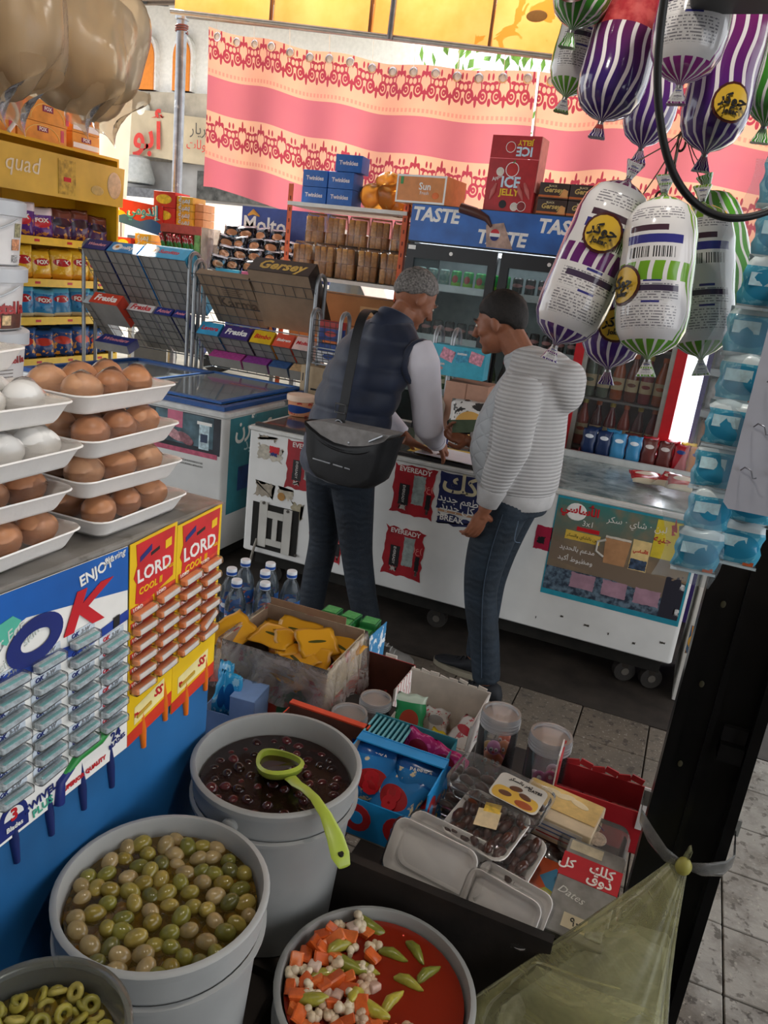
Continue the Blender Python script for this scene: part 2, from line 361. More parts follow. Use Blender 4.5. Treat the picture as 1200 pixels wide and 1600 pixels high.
# two curtain panels; upper hem hangs a little below the rod, lower hem sweeps
def hem_top(x):
    f = (x+4.25)/4.3
    return rodz(x)-.045-.10*math.sin(PI*min(max(f*1.25,0),1))-.01*math.sin(x*9)
def hem_low(x):
    f = (x+4.13)/4.3
    return 2.20-.28*math.sin(min(max(f*2.0,0),1)*PI*.5)-.35*max(0,f-.35)
def curtain(x0, x1, label, ph):
    c = thing('curtain', label, 'curtain', ((x0+x1)/2,5.9,2.0)); cx = (x0+x1)/2
    m = MB(); nu, nv = 90, 26; uv = []
    def fn(a, b):
        x = lerp(x0,x1,a); zt, zl = hem_top(x), hem_low(x); z = lerp(zt,zl,b)
        y = .03*math.sin(x*11+ph+b*.8)*(.35+.65*b)+.02*math.sin(x*4.3+b*2)+.05*b
        return (x-cx+.05*b*math.sin(x*3), y, z-2.0)
    m.grid(fn, nu, nv)
    for j in range(nv+1):
        for i in range(nu+1):
            x = lerp(x0,x1,i/nu); uv.append((x, (hem_top(x)-lerp(hem_top(x),hem_low(x),j/nv))))
    me = m.mesh('cloth', CM, 180); L = me.uv_layers.new(name='UVMap')
    for lp in me.loops: L.data[lp.index].uv = uv[lp.vertex_index]
    ob('cloth', me, c)
    gm = MB(); gm.lathe([(.026,-.004),(.034,-.005),(.036,0),(.034,.005),(.026,.004)],18,cap0=False,cap1=False); gme = gm.mesh('grommet', mat('#d9dade',.25,metal=.9,var=.05), 60)
    k = int((x1-x0)/.17)
    for i in range(k):
        x = x0+.09+(x1-x0-.15)*i/(k-1); z = hem_top(x)-.05; y = .03*math.sin(x*11+ph)*.35+.02*math.sin(x*4.3)-.006
        ob('grommet', gme, c, (x-cx,y,z-2.0), (PI/2,0,0))
        MB().lathe([(.025,-.006),(.025,-.003)],14).build('grommet_opening', mat('#dfe6ea',.6), c, (x-cx,y,z-2.0), (PI/2,0,0))
        if i % 2 == 0: MB().tube([(0,0,0),(0,-.03,rodz(x)-z)], .0025, 4).build('hanging_cord', mat('#e8e4da',.8), c, (x-cx,y,z-2.0))
    return c
curtain(-4.22,-1.48,'pink and peach striped damask curtain hanging next to the steel pole',0)
curtain(-1.46,.75,'pink and peach striped damask curtain hanging behind the meat rolls',1.7)

# orange awning panels above the rod, seamed, with purple and green printing, backlit
def awn_mat():
    n = NT('orange_tarpaulin'); v = n.coord('Object'); f = n.noise(v, 3, 4, .6)
    c = n.mix(n.ramp(f,.35,.7), hx('#f2a24e'), hx('#f7b868')); g = n.noise(v, 5.5, 3, .5, 1)
    s = n.sep(v); c = n.mix(n.math('MULTIPLY', n.ramp(g,.62,.64), n.step(s[0], .35)), c, hx('#c98b35'))
    d = n.n('ShaderNodeBsdfDiffuse'); n.l(c, d.inputs[0]); t = n.n('ShaderNodeBsdfTranslucent'); n.l(c, t.inputs[0])
    mx = n.n('ShaderNodeMixShader'); mx.inputs[0].default_value = .6; n.l(d.outputs[0], mx.inputs[1]); n.l(t.outputs[0], mx.inputs[2]); return n.done(mx.outputs[0])
AW = awn_mat()
aw = thing('awning_valance', 'backlit orange tarpaulin valance stretched on a frame above the curtain', 'awning', (-2.2,5.55,3.2))
def awz(x): return 3.385-(x+4.25)*.088
xs = [-4.30,-3.42,-2.62,-1.74,-.9,0.0,.9]
for a, b in zip(xs, xs[1:]):
    m = MB(); m.grid(lambda u, w: (lerp(a+.006,b-.006,u)+2.2, .012*math.sin(u*PI*2+a)+.05*w, lerp(awz(lerp(a,b,u)),awz(lerp(a,b,u))+.85,w)-3.2), 12, 8); m.build('tarpaulin_panel', AW, aw, smooth=180)
    MB().box((b+2.2,-.015,awz(b)-3.2+.42),(.016,.02,.86)).build('seam_batten', mat('#8d5a33',.6), aw)
m = MB(); m.tube([(-2.1,-.02,awz(-4.3)-3.2),(3.1,-.02,awz(.9)-3.2)], .02, 8); m.build('frame_tube', mat('#b8b2a6',.4,metal=.6), aw, smooth=50)
MB().tube([(-.27+.02,-.04,awz(-2.45)-3.2-.02),(-.23,-.04,1.0)], .022, 8).build('upright', STEEL, aw, smooth=50)
MB().ell((.95,-.012,.34),(.14,.004,.1)).build('printed_emblem', mat('#6b4a52',.6), aw)
for k in range(5): MB().ell((.75+.2*k,-.012,.16+.07*(k%3)),(.07,.003,.035)).build('printed_motif', mat('#c98b45',.6), aw)

# street building opposite
B = thing('street_building', 'pale building across the street with corrugated metal canopy', 'building', (-9.5,12,0))
MB().bb(-4.5,0,0,4.5,3,3.05).build('lower_wall', mat('#9b9894',.85,var=.15,scale=2), B)
MB().bb(-4.5,-.06,3.68,4.5,3,4.14).build('stone_course', mat('#b5aa98',.9,var=.15,scale=4,bump=.3), B)
MB().bb(-4.5,.05,3.0,4.5,3,3.7).build('fascia', mat('#a79f92',.9,var=.1), B)
MB().bb(-4.5,.1,4.1,4.5,3,6).build('upper_wall', mat('#f4f1ea',.8,var=.04), B)
for x in (-1.05,-.32,.42):
    pts = [(-.17,0),(.17,0),(.17,.5)]+[(.17*math.cos(RAD(a)), .5+.28*math.sin(RAD(a))) for a in range(15,180,15)]+[(-.17,.5)]
    MB().poly(pts,-.03,.12).build('arch_panel', mat('#e98b33',.7,var=.05), B, (x,0,4.18))
    pts = [(a*1.22,(b if b < .01 else b*1.1)) for a, b in pts]; MB().poly(pts,-.005,.12).build('arch_frame', mat('#fbf8f2',.7), B, (x,0,4.18))
cn = MB(); cn.grid(lambda u, w: (lerp(-4.6,4.4,u), lerp(.2,-2.2,w)+.0, lerp(5.6,5.0,w)+.03*(round(u*70) % 2)), 70, 1); cn.build('corrugated_canopy', mat('#7d8288',.6,var=.15,scale=3), B)
for x in (-3.6,-2.4,-1.2,0,1.2,2.4,3.6): MB().box((x,-1.0,5.24),(.07,2.5,.09),rot=(.245,0,0)).build('rafter', mat('#5b5e62',.7), B)
for y, z in ((-.4,5.38),(-1.6,5.06)): MB().box((0,y,z),(9,.08,.08)).build('purlin', mat('#74675c',.7), B)
for x in (-3.2,-1.7,-.2,1.3): MB().box((x,-.04,3.9),(.03,.06,.44)).build('stone_joint', mat('#7c7264',.9), B)
m = MB(); m.ell((0,0,0),(.13,.1,.13)); m.build('wall_lamp', mat('#e9e6dc',.4), B, (-.25,-.14,3.85), smooth=60)
m = MB(); m.lathe([(.05,0),(.3,.02),(.32,.1),(.22,.42),(.1,.46)],18); m.build('water_tank', mat('#aeb0af',.6), B, (-.2,-.35,2.62), smooth=40)
MB().bb(-.7,-.6,1.2,.55,-.02,2.55).build('shop_shutter', mat('#5a5b5f',.7,var=.2), B)
MB().bb(-1.35,-.05,2.35,-1.1,.02,2.8).build('window_frame', mat('#6d6f72',.7), B)
MB().bb(1.15,-.05,1.6,2.9,.05,2.45).build('shop_panel', mat('#c9a57c',.8,var=.2), B)
MB().bb(.85,-.05,2.5,2.6,.02,2.95).build('stall_board', mat('#4d4c49',.8,var=.4,scale=8), B)
# white van parked in the sun across the lane
v = thing('white_van','white van parked in the sun beyond the snack racks','van',(-5.2,8.9,0)); q = MB(); PR = [(-2.1,.45),(-2.1,1.0),(-1.95,2.05),(-1.8,2.20),(1.3,2.22),(1.5,2.12),(1.95,1.25),(2.35,1.05),(2.4,.45)]; q.poly(PR,-.75,.75); q.build('body', mat('#f2f1ec',.3,var=.02,coat=.4), v)
for x in (-1.3,1.6):
    for y in (-.72,.72): q = MB(); q.lathe([(.18,-.08),(.31,-.09),(.33,-.06),(.33,.06),(.31,.09),(.18,.08)],24); q.build('wheel', mat('#1c1b1a',.7), v, (x,y,.33), (PI/2,0,0), smooth=40)
for a,b in ((-1.7,-.7),(-.6,.5)): MB().bb(a,-.756,1.25,b,-.751,1.75).build('side_window', mat('#39424a',.15,coat=.4), v)
MB().poly([(.65,1.25),(1.7,1.25),(1.35,1.78),(.65,1.8)],-.756,-.751).build('cab_window', mat('#39424a',.15,coat=.4), v); MB().bb(-2.0,-.758,.75,2.3,-.751,.80).build('trim_strip', GRY, v)
# fabric banner with red Arabic lettering
bn = thing('fabric_banner', 'beige fabric banner with large red Arabic lettering on the street building', 'banner', (-9.4,11.8,3.4))
m = MB(); m.grid(lambda u, w: (lerp(-.95,1.4,u), .03*math.sin(u*9)+.02*math.sin(w*5), lerp(-.36,.36,w)+.06*(1-u)+.02*math.sin(u*6)), 30, 8); m.build('cloth', mat('#b9a98e',.85,var=.08,scale=3), bn, smooth=180)
txt(bn, 'أبو', .64, mat('#c8392f',.7), (-.16,-.06,.02), bold=.02); txt(bn, 'شهريار', .24, mat('#4a4440',.7), (1.05,-.07,.16)); txt(bn, 'للمأكولات', .2, mat('#c8392f',.7), (1.05,-.07,-.08))
# white canvas drop sheet hanging next to the chip rack
cv = thing('canvas_sheet', 'cream canvas sheet hanging upright behind the snack cartons', 'sheet', (-6.36,7.0,2.45))
m = MB(); m.grid(lambda u, w: (lerp(-.36,.22,u)+.25*w, .05*math.sin(u*8)+.03*u, lerp(-2.4,1.75,w)), 16, 10)
m.build('cloth', mat('#efe6d2',.85,var=.06,scale=3), cv, smooth=180); MB().box((.15,.03,1.76),(.8,.05,.05)).build('batten', STEEL, cv)
MB().tube([(-.42,.05,-2.45),(-.0,.05,1.8)],.03,8).build('support_post', STEEL, cv, smooth=50)
# tree behind the curtain, seen through the gap under the awning
tr = thing('street_tree', 'leafy green tree beyond the curtain', 'tree', (-2.2,10.5,0))
MB().tube([(0,0,0),(.1,0,2),(0,.1,4)], [.2,.16,.1], 8).build('trunk', WOOD, tr, smooth=60)
m = MB()
for k in range(900):
    a, b, rr = rnd.uniform(0,2*PI), rnd.gauss(0,.5), rnd.uniform(.6,1.7); c = Vector((rr*math.cos(a)*1.2, rr*math.sin(a), 5.0+b*1.0))
    M = Matrix.Translation(c) @ Euler((rnd.uniform(0,6),rnd.uniform(0,6),rnd.uniform(0,6))).to_matrix().to_4x4(); m.add([(-.1,0,0),(0,-.045,.01),(.1,0,0),(0,.045,.01)], [(0,1,2,3)], 0, M)
m.build('foliage', mat('#6f9a3f',.6,var=.3,scale=6), tr, kind='stuff')
# ================================================================ BLUE COUNTER with eggs, pails, razor cards
st = thing('stall_counter', 'blue painted market counter with worn metal top', 'counter', (-.67,0,0))
MB().bb(-.68,.12,0,0,1.015,1.285).build('body', mat('#1d5f96',.55,var=.16,scale=5,c2='#a9b4b8',thr=.75,bump=.08), st)
t = MB(); rbox(t,.70,.93,.022,.006,.003,1.287,c=(-.350,.57)); t.build('counter_top', mat('#8b8680',.38,metal=.35,var=.2,scale=9,c2='#4f4841',thr=.58,bump=.1), st, smooth=40)
MB().bb(.001,.955,.0,.01,1.02,.62).build('corner_strip', mat('#8f8779',.6,metal=.4,var=.2), st)
f = MB(); f.grid(lambda u,v: (lerp(.012,-.05,v), lerp(.56,1.022,u), 1.313+.002*math.sin(u*23+v*4)), 40, 4)
f.build('clear_cover', film(gloss=.2,haze=.03,bump=.3), st, smooth=180)

EGGB = [mat(c,.42,var=.06,scale=40) for c in ('#bb825b','#c68d66','#ae7754','#cb9974')]; EGGW = [mat(c,.4,var=.02) for c in ('#eceae6','#e4e3e1')]
def egg_mesh(m):
    q = MB(); prof = []
    for i in range(11):
        a = PI*i/10; r = .0222*math.sin(a)*(1+.10*math.cos(a)); prof.append((max(r,.0003), -.0285*math.cos(a)))
    q.lathe(prof,16); return q.mesh('egg', m, 180)
EGM = {id(m): egg_mesh(m) for m in EGGB+EGGW}
FOAM = mat('#eeeae6',.6,var=.03,bump=.12,bscale=160,sss=.0); WRAP = film(gloss=.2,haze=.06,rough=.06,bump=.4,bscale=28)
def tray_mesh(w, d, h, t=.003, flare=.014):
    q = MB(); r = .022
    R = [rrect(w-2*flare-.006,d-2*flare-.006,r*.7,4,0), rrect(w-2*flare,d-2*flare,r*.75,4,.004), rrect(w-.008,d-.008,r,4,h-.003), rrect(w,d,r,4,h), rrect(w-.002,d-.002,r,4,h+.002), rrect(w-.012,d-.012,r,4,h-.001), rrect(w-2*flare-.002,d-2*flare-.002,r*.7,4,t+.003), rrect(w-2*flare-.01,d-2*flare-.01,r*.6,4,t)]
    return q.loft(R)
TRM = tray_mesh(.145,.205,.026).mesh('foam_tray', FOAM, 60)
def egg_tray(loc, rz, kind, label, group):
    e = thing('egg_tray', label, 'eggs', loc, rz, group); ob('foam_tray', TRM, e)
    pos = []
    for i in range(3):
        for j in range(2):
            x, y = (j-.5)*.058+rnd.uniform(-.003,.003), (i-1)*.056+rnd.uniform(-.003,.003)
            M = rnd.choice(EGGB if kind == 'b' else EGGW); a = rnd.uniform(-.5,.5)+(PI/2 if j else -PI/2)
            pos.append((x,y)); ob('egg', EGM[id(M)], e, (x,y,.0275), (0,PI/2+rnd.uniform(-.12,.12),a), scale=rnd.uniform(.98,1.06))
    def fn(u, v):
        x, y = lerp(-.0725,.0725,u), lerp(-.1025,.1025,v); ex = min(u,1-u,v,1-v)
        h = max(.054-.020*((x-a)**2+(y-b)**2)/.0235**2 for a,b in pos); h = max(h,.032)
        k = min(1,ex/.16); h = lerp(.029,h,k*k*(3-2*k))+.0012*math.sin(u*37+v*11)*math.sin(v*29); c = 1-.04*(1-k); return (x*c,y*c,h)
    q = MB(); q.grid(fn,22,28); q.build('plastic_wrap', WRAP, e, smooth=180); return e
for k, (z, dx, dy, a) in enumerate(((1.311,-.752,.858,.03),(1.367,-.757,.846,-.05),(1.421,-.762,.848,.05),(1.477,-.775,.852,.02))):
    egg_tray((dx,dy,z), a, 'b', 'film-wrapped tray of brown eggs, %s of the all-brown stack' % ('lowest','second from the bottom','second from the top','topmost')[k], 'brown egg trays in the all-brown stack')
egg_tray((-.757,.640,1.311), .04, 'b', 'film-wrapped tray of brown eggs at the foot of the mixed stack', 'brown egg trays under the white ones')
egg_tray((-.765,.632,1.366), -.05, 'b', 'film-wrapped tray of brown eggs directly under the white egg trays', 'brown egg trays under the white ones')
egg_tray((-.752,.640,1.421), .03, 'w', 'film-wrapped tray of white eggs between brown and white trays', 'white egg trays')
egg_tray((-.765,.634,1.477), -.03, 'w', 'film-wrapped tray of white eggs topping the mixed stack', 'white egg trays')
egg_tray((-.800,.610,1.533), .3, 'w', 'film-wrapped tray of white eggs lying askew over the other trays', 'white egg trays')
egg_tray((-.93,.86,1.311), .1, 'b', 'film-wrapped tray of brown eggs beside the plastic pails', 'brown egg trays by the pails')

# plastic spread pails
PW = mat('#d3d1d1',.4,var=.02); PL = mat('#b9bdc3',.35,var=.03)
def pail(z, label, kind):
    e = thing('plastic_pail', label, 'pail', (-1.195,1.0,z), .0, 'chocolate spread pails'); e.scale = (1,1,.755)
    q = MB(); q.lathe([(.083,0),(.086,.003),(.094,.118),(.094,.122)],40); q.build('body', PW, e, smooth=40)
    q = MB(); q.lathe([(.096,.106),(.1,.107),(.101,.136),(.097,.140),(.088,.141),(.087,.1365)],40); q.build('lid', PL, e, smooth=40)
    q = MB(); q.tube([(.099*math.cos(a),.099*math.sin(a),.1-.045*math.sin((a+2.3)/2.6*PI)) for a in [(-2.3+2.6*i/14) for i in range(15)]],.0022,6); q.build('bail_handle', PL, e, smooth=60)
    def wrapd(fn, a0, a1, z0, z1, m, nm, r=.0006, n=14):
        q = MB(); q.grid(lambda u,v: ((.0865+.0075*(lerp(z0,z1,v)/.12)+r)*math.cos(lerp(a0,a1,u)),(.0865+.0075*(lerp(z0,z1,v)/.12)+r)*math.sin(lerp(a0,a1,u)),lerp(z0,z1,v)),n,4); return q.build(nm, m, e, smooth=180)
    A = -.02
    if kind == 0:
        wrapd(0,A+.35,A+.62,.062,.092,mat('#8f8a6a',.5,var=.4,scale=200),'shell_mark'); wrapd(0,A+.28,A+.58,.034,.058,mat('#c78a63',.5,var=.4,scale=160),'splash_print'); wrapd(0,A+.3,A+.52,.008,.024,mat('#9a9a9a',.5,var=.6,scale=300),'barcode')
        wrapd(0,A-.8,A-.62,.02,.05,mat('#b88a3a',.5,var=.3,scale=150),'nut_print')
    if kind == 1:
        wrapd(0,A-.7,A+.62,.004,.04,mat('#5a2f22',.45,var=.3,scale=60),'chocolate_print'); wrapd(0,A-.35,A-.05,.006,.036,mat('#a2473b',.45,var=.4,scale=110),'nut_print',.0012); wrapd(0,A-.02,A+.2,.012,.034,mat('#d9b98a',.45,var=.3,scale=110),'hazelnut_print',.0012); wrapd(0,A-.55,A-.2,.04,.1,mat('#5a2f22',.45,var=.3,scale=60),'pour_print')
    for i, ch in enumerate('Püretella' if kind else 'Püretella'):
        a = -.72+(.18 if kind == 1 else .42)+i*(.135 if kind == 1 else .1)
        s = .038 if kind == 1 else .022; zz = .05 if kind == 1 else .075
        if kind == 0: a -= .75; zz = .06
        r = .0865+.0075*zz/.12+.0012
        txt(e, ch, s, mat('#9c2a2c',.45), (r*math.cos(a),r*math.sin(a),zz), face=(PI/2,0,a+PI/2), bold=.03)
    if kind == 2:
        for j in range(5): wrapd(0,A-.55,A+.2,.052-j*.008,.0545-j*.008,mat('#7d7672',.5,var=.4,scale=300),'small_print')
    return e
pail(1.311,'white plastic spread pail at the bottom of the pail stack',3); pail(1.4185,'white spread pail with red name directly under the chocolate-printed pail',2); pail(1.526,'white pail printed with chocolate and nuts, under the topmost pail',1); pail(1.6335,'white spread pail with grey lid topping the pail stack',0)

# razor cards hung on the counter front (faces +x)
CX = -.6675
def quad_x(y0,z0,y1,z1,t=.0005): return MB().bb(0,y0,z0,t,y1,z1)
e = thing('razor_card', 'blue and white hanging card holding grey disposable razors', 'razor display', (CX,.60,.965))
Y = lambda y: y-.60; Z = lambda z: z-.965
def poly_x(pts, t0, t1): return MB().poly([(Y(a),Z(b)) for a,b in pts], t0, t1, plane='yz')
poly_x([(.42,.962),(.801,.975),(.796,1.30),(.42,1.306)],0,.0016).build('card', WHT, e)
poly_x([(.42,1.306),(.796,1.30),(.797,1.235),(.62,1.262),(.42,1.20)],.0017,.0022).build('blue_header', mat('#1f62b6',.35,var=.12,scale=6), e)
poly_x([(.42,1.05),(.60,1.255),(.575,1.27),(.42,1.25)],.0018,.0024).build('grey_swoosh', mat('#7e8284',.4), e)
poly_x([(.555,1.262),(.60,1.272),(.612,1.262),(.59,1.238)],.0025,.003).build('leaf_print', mat('#58b9a0',.4), e)
poly_x([(.42,1.155),(.60,1.205),(.72,1.192),(.798,1.205),(.798,1.19),(.70,1.178),(.58,1.19),(.42,1.135)],.0024,.003).build('blue_ribbon', mat('#23429b',.4), e)
poly_x([(.767,1.187),(.779,1.190),(.779,1.205),(.767,1.203)],.003,.004).build('hang_slot', BLK, e)
q = MB(); E_ = lambda a,b,x: [(x,Y(.632)+a*math.cos(t)+.25*b*math.sin(t),Z(1.228)+b*math.sin(t)) for t in [2*PI*k/32 for k in range(32)]]; q.loft([E_(.043,.031,.0032),E_(.043,.031,.0040),E_(.023,.013,.0040),E_(.023,.013,.0032)],cap0=False,cap1=False); q.build('lettering', NAVY, e); txt(e,'K',.074,RED,(.0034,Y(.708),Z(1.236)),'+x',bold=.03,shear=.3,sx=1.45)
txt(e,'ENJOY',.021,WHT,(.003,Y(.735),Z(1.283)),'+x',bold=.02,roll=.18); txt(e,'Shaving',.014,WHT,(.003,Y(.768),Z(1.293)),'+x',shear=.3,roll=.12)
txt(e,'ater For',.019,mat('#d6dcd8'),(.003,Y(.585),Z(1.245)),'+x',shear=.3,roll=.35); txt(e,'ensitive skin',.017,mat('#d6dcd8'),(.003,Y(.60),Z(1.222)),'+x',shear=.3,roll=.5)
txt(e,'24',.02,NAVY,(.003,Y(.775),Z(1.013)),'+x',bold=.02,roll=.2); txt(e,'BLADES',.010,NAVY,(.003,Y(.778),Z(1.0)),'+x',bold=.02,roll=.2)
txt(e,'SUPERIOR QUALITY',.0135,RED,(.003,Y(.712),Z(.985)),'+x',bold=.03,roll=.06,w=.085); txt(e,'SWIVEL',.016,NAVY,(.003,Y(.635),Z(.997)),'+x',bold=.02,roll=.15); txt(e,'PLUS',.016,mat('#43a58c'),(.003,Y(.638),Z(.982)),'+x',bold=.02,roll=.15)
m = MB(); m.tube([(.003,Y(.675),Z(1.005)),(.003,Y(.70),Z(1.022)),(.003,Y(.74),Z(1.026)),(.003,Y(.78),Z(1.038))],[.004,.008,.009,.004],8); m.build('razor_picture_handle', GRN, e, smooth=60)
m = MB(); m.tube([(.003,Y(.665),Z(.968)),(.003,Y(.668),Z(1.0)),(.003,Y(.69),Z(1.012))],[.008,.007,.005],8); m.build('razor_picture_head', NAVY, e, smooth=60)
poly_x([(.592+.022*math.cos(RAD(a)),.998+.022*math.sin(RAD(a))) for a in range(0,190,15)]+[(.57,.972),(.615,.974)],.0018,.0026).build('badge', NAVY, e)
poly_x([(.592+.015*math.cos(RAD(a)),.998+.015*math.sin(RAD(a))) for a in range(0,190,15)],.0027,.0032).build('badge_field', WHT, e)
txt(e,'3',.024,RED,(.0036,Y(.592),Z(1.002)),'+x',bold=.03); txt(e,'Blades',.010,WHT,(.0036,Y(.592),Z(.984)),'+x',bold=.02)
# one razor: blister, cartridge with strip, printed tab; handle below the last rows
BL = film(gloss=.2,haze=.10,rough=.08,bump=.2,bscale=60)
hd = MB(); rbox(hd,.013,.044,.0085,.003,.001,0); hdm = hd.mesh('razor_head', mat('#c2cace',.35,metal=.15,var=.2,scale=200), 40)
sp = MB().bb(.001,-.019,.0086,.006,.019,.0094).mesh('lubricating_strip', mat('#79bcbc',.3))
bl = MB(); rbox(bl,.016,.050,.014,.005,.003,-.002); blm = bl.mesh('blister', BL, 60)
tb = MB().bb(0,-.024,0,.0006,.024,.0105).mesh('printed_tab', mat('#ccd4dd',.4,var=.12,scale=120))
for ci, (y, zt, nr) in enumerate(((.765,1.168,6),(.708,1.193,7),(.648,1.188,7),(.59,1.19,7),(.532,1.187,7))):
    for r in range(nr):
        z = zt-.0266*r-(.004 if (ci+r) % 3 == 0 else 0)
        rz = ob('razor', hdm, e, (.009,Y(y),Z(z)), (RAD(4)+rnd.uniform(-.07,.07),0,0)); rz.rotation_euler[0] = .06+rnd.uniform(-.06,.06)
        ob('lubricating_strip', sp, rz, (.0009,0,.0)); ob('blister', blm, rz)
        tbo = ob('printed_tab', tb, e, (.0022,Y(y),Z(z+.0095)), (.06,0,0))
        if y < .72: txt(tbo,'OK',.0085,NAVY,(.0011,-.012,.005),'+x',bold=.02,shear=.3)
        else: txt(tbo,'OK',.0085,RED,(.0011,-.012,.005),'+x',bold=.02,shear=.3)
        txt(tbo,'3-W',.008,GRY,(.0011,.006,.005),'+x',bold=.02,shear=.3)
hm = MB(); hm.tube([(0,0,.05),(.002,0,.0),(.003,0,-.035)],[.006,.007,.0045],8); hmm = hm.mesh('razor_handle', mat('#1d2c63',.4), 60)
for y in (.765,.708,.648,.59,.532): ob('razor_handle', hmm, e, (-.0045,Y(y+.005),Z(.957)), (.08,0,0))

def lord_card(y0, y1, cols, label):
    e = thing('razor_card', label, 'razor display', (CX,y0,.975), 0, 'yellow razor cards')
    w = y1-y0; z0 = .0
    def px(pts, t0, t1): return MB().poly(pts, t0, t1, plane='yz')
    px([(0,.0),(w,.02),(w,.333),(0,.325)],0,.0016).build('card', mat('#eec21c',.35,var=.08,scale=8), e)
    px([(.012,.232),(.014,.262),(.008,.272),(.015,.29),(.012,.322),(w-.006,.328),(w-.008,.25),(.03,.226)],.0017,.0024).build('red_header', mat('#cf2a2e',.35,var=.08), e)
    px([(0,.0),(w,.02),(w,.045),(0,.02)],.0017,.0022).build('red_foot', mat('#d23a26',.4,var=.1), e)
    px([(.015,.03),(w-.02,.045),(w-.02,.078),(.015,.06)],.0017,.0022).build('pale_panel', mat('#f1e3a0',.4), e)
    txt(e,'LORD',.031,WHT,(.0028,w*.5,.274),'+x',bold=.02,roll=.06,w=w*.72); txt(e,'COOL II',.018,YEL,(.0028,w*.42,.250),'+x',bold=.02,shear=.2,roll=.1,w=w*.5); txt(e,'Plus',.011,YEL,(.0028,w*.84,.268),'+x',roll=.1)
    txt(e,'SS',.02,RED,(.0028,w*.66,.062),'+x',bold=.03,shear=.3); txt(e,'Plus',.010,RED,(.0028,w*.22,.046),'+x',bold=.02)
    px([(.02,.302),(.045,.315),(.045,.306),(.02,.294)],.0025,.003).build('blue_flash', NAVY, e); px([(w-.028,.298),(w-.014,.301),(w-.014,.314),(w-.028,.311)],.0025,.003).build('gold_seal', YEL, e)
    px([(w*.42,.297),(w*.6,.302),(w*.6,.307),(w*.42,.302)],.0025,.003).build('hang_slot', BLK, e)
    px([(.02,.040),(w*.5,.049),(w*.5,.054),(.02,.045)],.0023,.0045).build('razor_picture', mat('#c9a33a',.4), e)
    for ci, (y, zt, nr) in enumerate(cols):
        for r in range(nr):
            z = zt-.0243*r; rot = .1+rnd.uniform(-.06,.06)+(.45 if (ci == 1 and r == nr-2 and y0 > .85) else 0)
            rz = ob('razor', lhm, e, (.009,y-y0,z-.975), (rot,0,0)); ob('steel_blade', lsm, rz); ob('blister', blm, rz)
            tbo = ob('printed_tab', ltb, e, (.0022,y-y0,z-.975+.0085), (.09,0,0)); txt(tbo,'LORD',.008,WHT,(.0011,-.010,.0045),'+x',bold=.02)
        ob('razor_handle', ohm, e, (-.0045,y-y0+.012,.005+.02*ci), (.1,0,0))
lh = MB(); rbox(lh,.013,.043,.009,.003,.001,0); lhm = lh.mesh('razor_head', mat('#e58a4e',.4,var=.1), 40)
lsm = MB().bb(.0055,-.018,.001,.0072,.018,.0098).mesh('steel_blade', mat('#f0e6dd',.25,metal=.2,var=.1))
ltb = MB().bb(0,-.024,0,.0006,.024,.009).mesh('printed_tab', mat('#c94430',.4,var=.12,scale=120))
om = MB(); om.tube([(0,0,.05),(.002,0,.0),(.003,0,-.03)],[.006,.007,.0045],8); ohm = om.mesh('razor_handle', mat('#e8751f',.35), 60)
lord_card(.801,.905,((.828,1.187,6),(.880,1.196,6)),'yellow card of orange razors hung next to the blue razor card')
lord_card(.906,1.022,((.936,1.204,6),(.990,1.209,6)),'yellow card of orange razors hung at the end of the blue counter')
# ================================================================ PICKLE AND OLIVE PAILS
def bucket(name, label, c, r, h, m, liq, level, extra=None, group=None):
    e = thing(name, label, 'bucket', c, 0, group); rb = r*.84
    q = MB(); q.lathe([(rb-.01,0),(rb,.004),(r-.004,h-.05),(r-.001,h-.048),(r-.0005,h-.014),(r+.004,h-.013),(r+.005,h-.003),(r+.002,h),(r-.004,h),(r-.006,h-.006),(r-.010,h-.06),(rb-.004,.006),(rb-.012,.005)],56); q.build('pail', m, e, smooth=50)
    q = MB(); q.lathe([(r-.002,h-.064),(r+.004,h-.062),(r+.004,h-.056),(r-.002,h-.054)],56,cap0=False,cap1=False); q.build('rim_ring', m, e, smooth=50)
    lr = lerp(rb-.004,r-.010,level/h)-.0006
    if liq: q = MB(); q.lathe([(lr*.98,level-.012),(lr,level-.002),(lr,level)],48); q.build('brine', liq, e, smooth=50)
    for s in (-1,1):
        q = MB(); q.lathe([(.013,-.004),(.013,.004),(.009,.007)],14); q.build('handle_lug', m, e, (0,s*(r+.002),h-.035), (-s*PI/2,0,0), smooth=50)
    return e, lr
WP = mat('#a2a3a1',.45,var=.07,scale=7,c2='#8c8a84',thr=.68,bump=.05); WP2 = mat('#969795',.45,var=.07,scale=7,c2='#77766f',thr=.66,bump=.05); CP = film((.85,.85,.8),gloss=.3,haze=.45,bump=.1,hcol='#9b9b90')
def scatter(n, R, dmin, tries=6000):
    P = []
    for _ in range(tries):
        a, q = rnd.uniform(0,2*PI), R*math.sqrt(rnd.random()); x, y = q*math.cos(a), q*math.sin(a)
        if all((x-u)**2+(y-v)**2 > dmin*dmin for u,v in P): P.append((x,y))
        if len(P) >= n: break
    return P
def olive_mesh(m, ry=.0148, r=.0118):
    q = MB(); prof = []
    for i in range(10):
        a = PI*i/9; prof.append((max(r*math.sin(a)**.92,.0004), -ry*math.cos(a)*(1+.04*math.cos(a))))
    q.lathe(prof,14); return q.mesh('olive', m, 180)
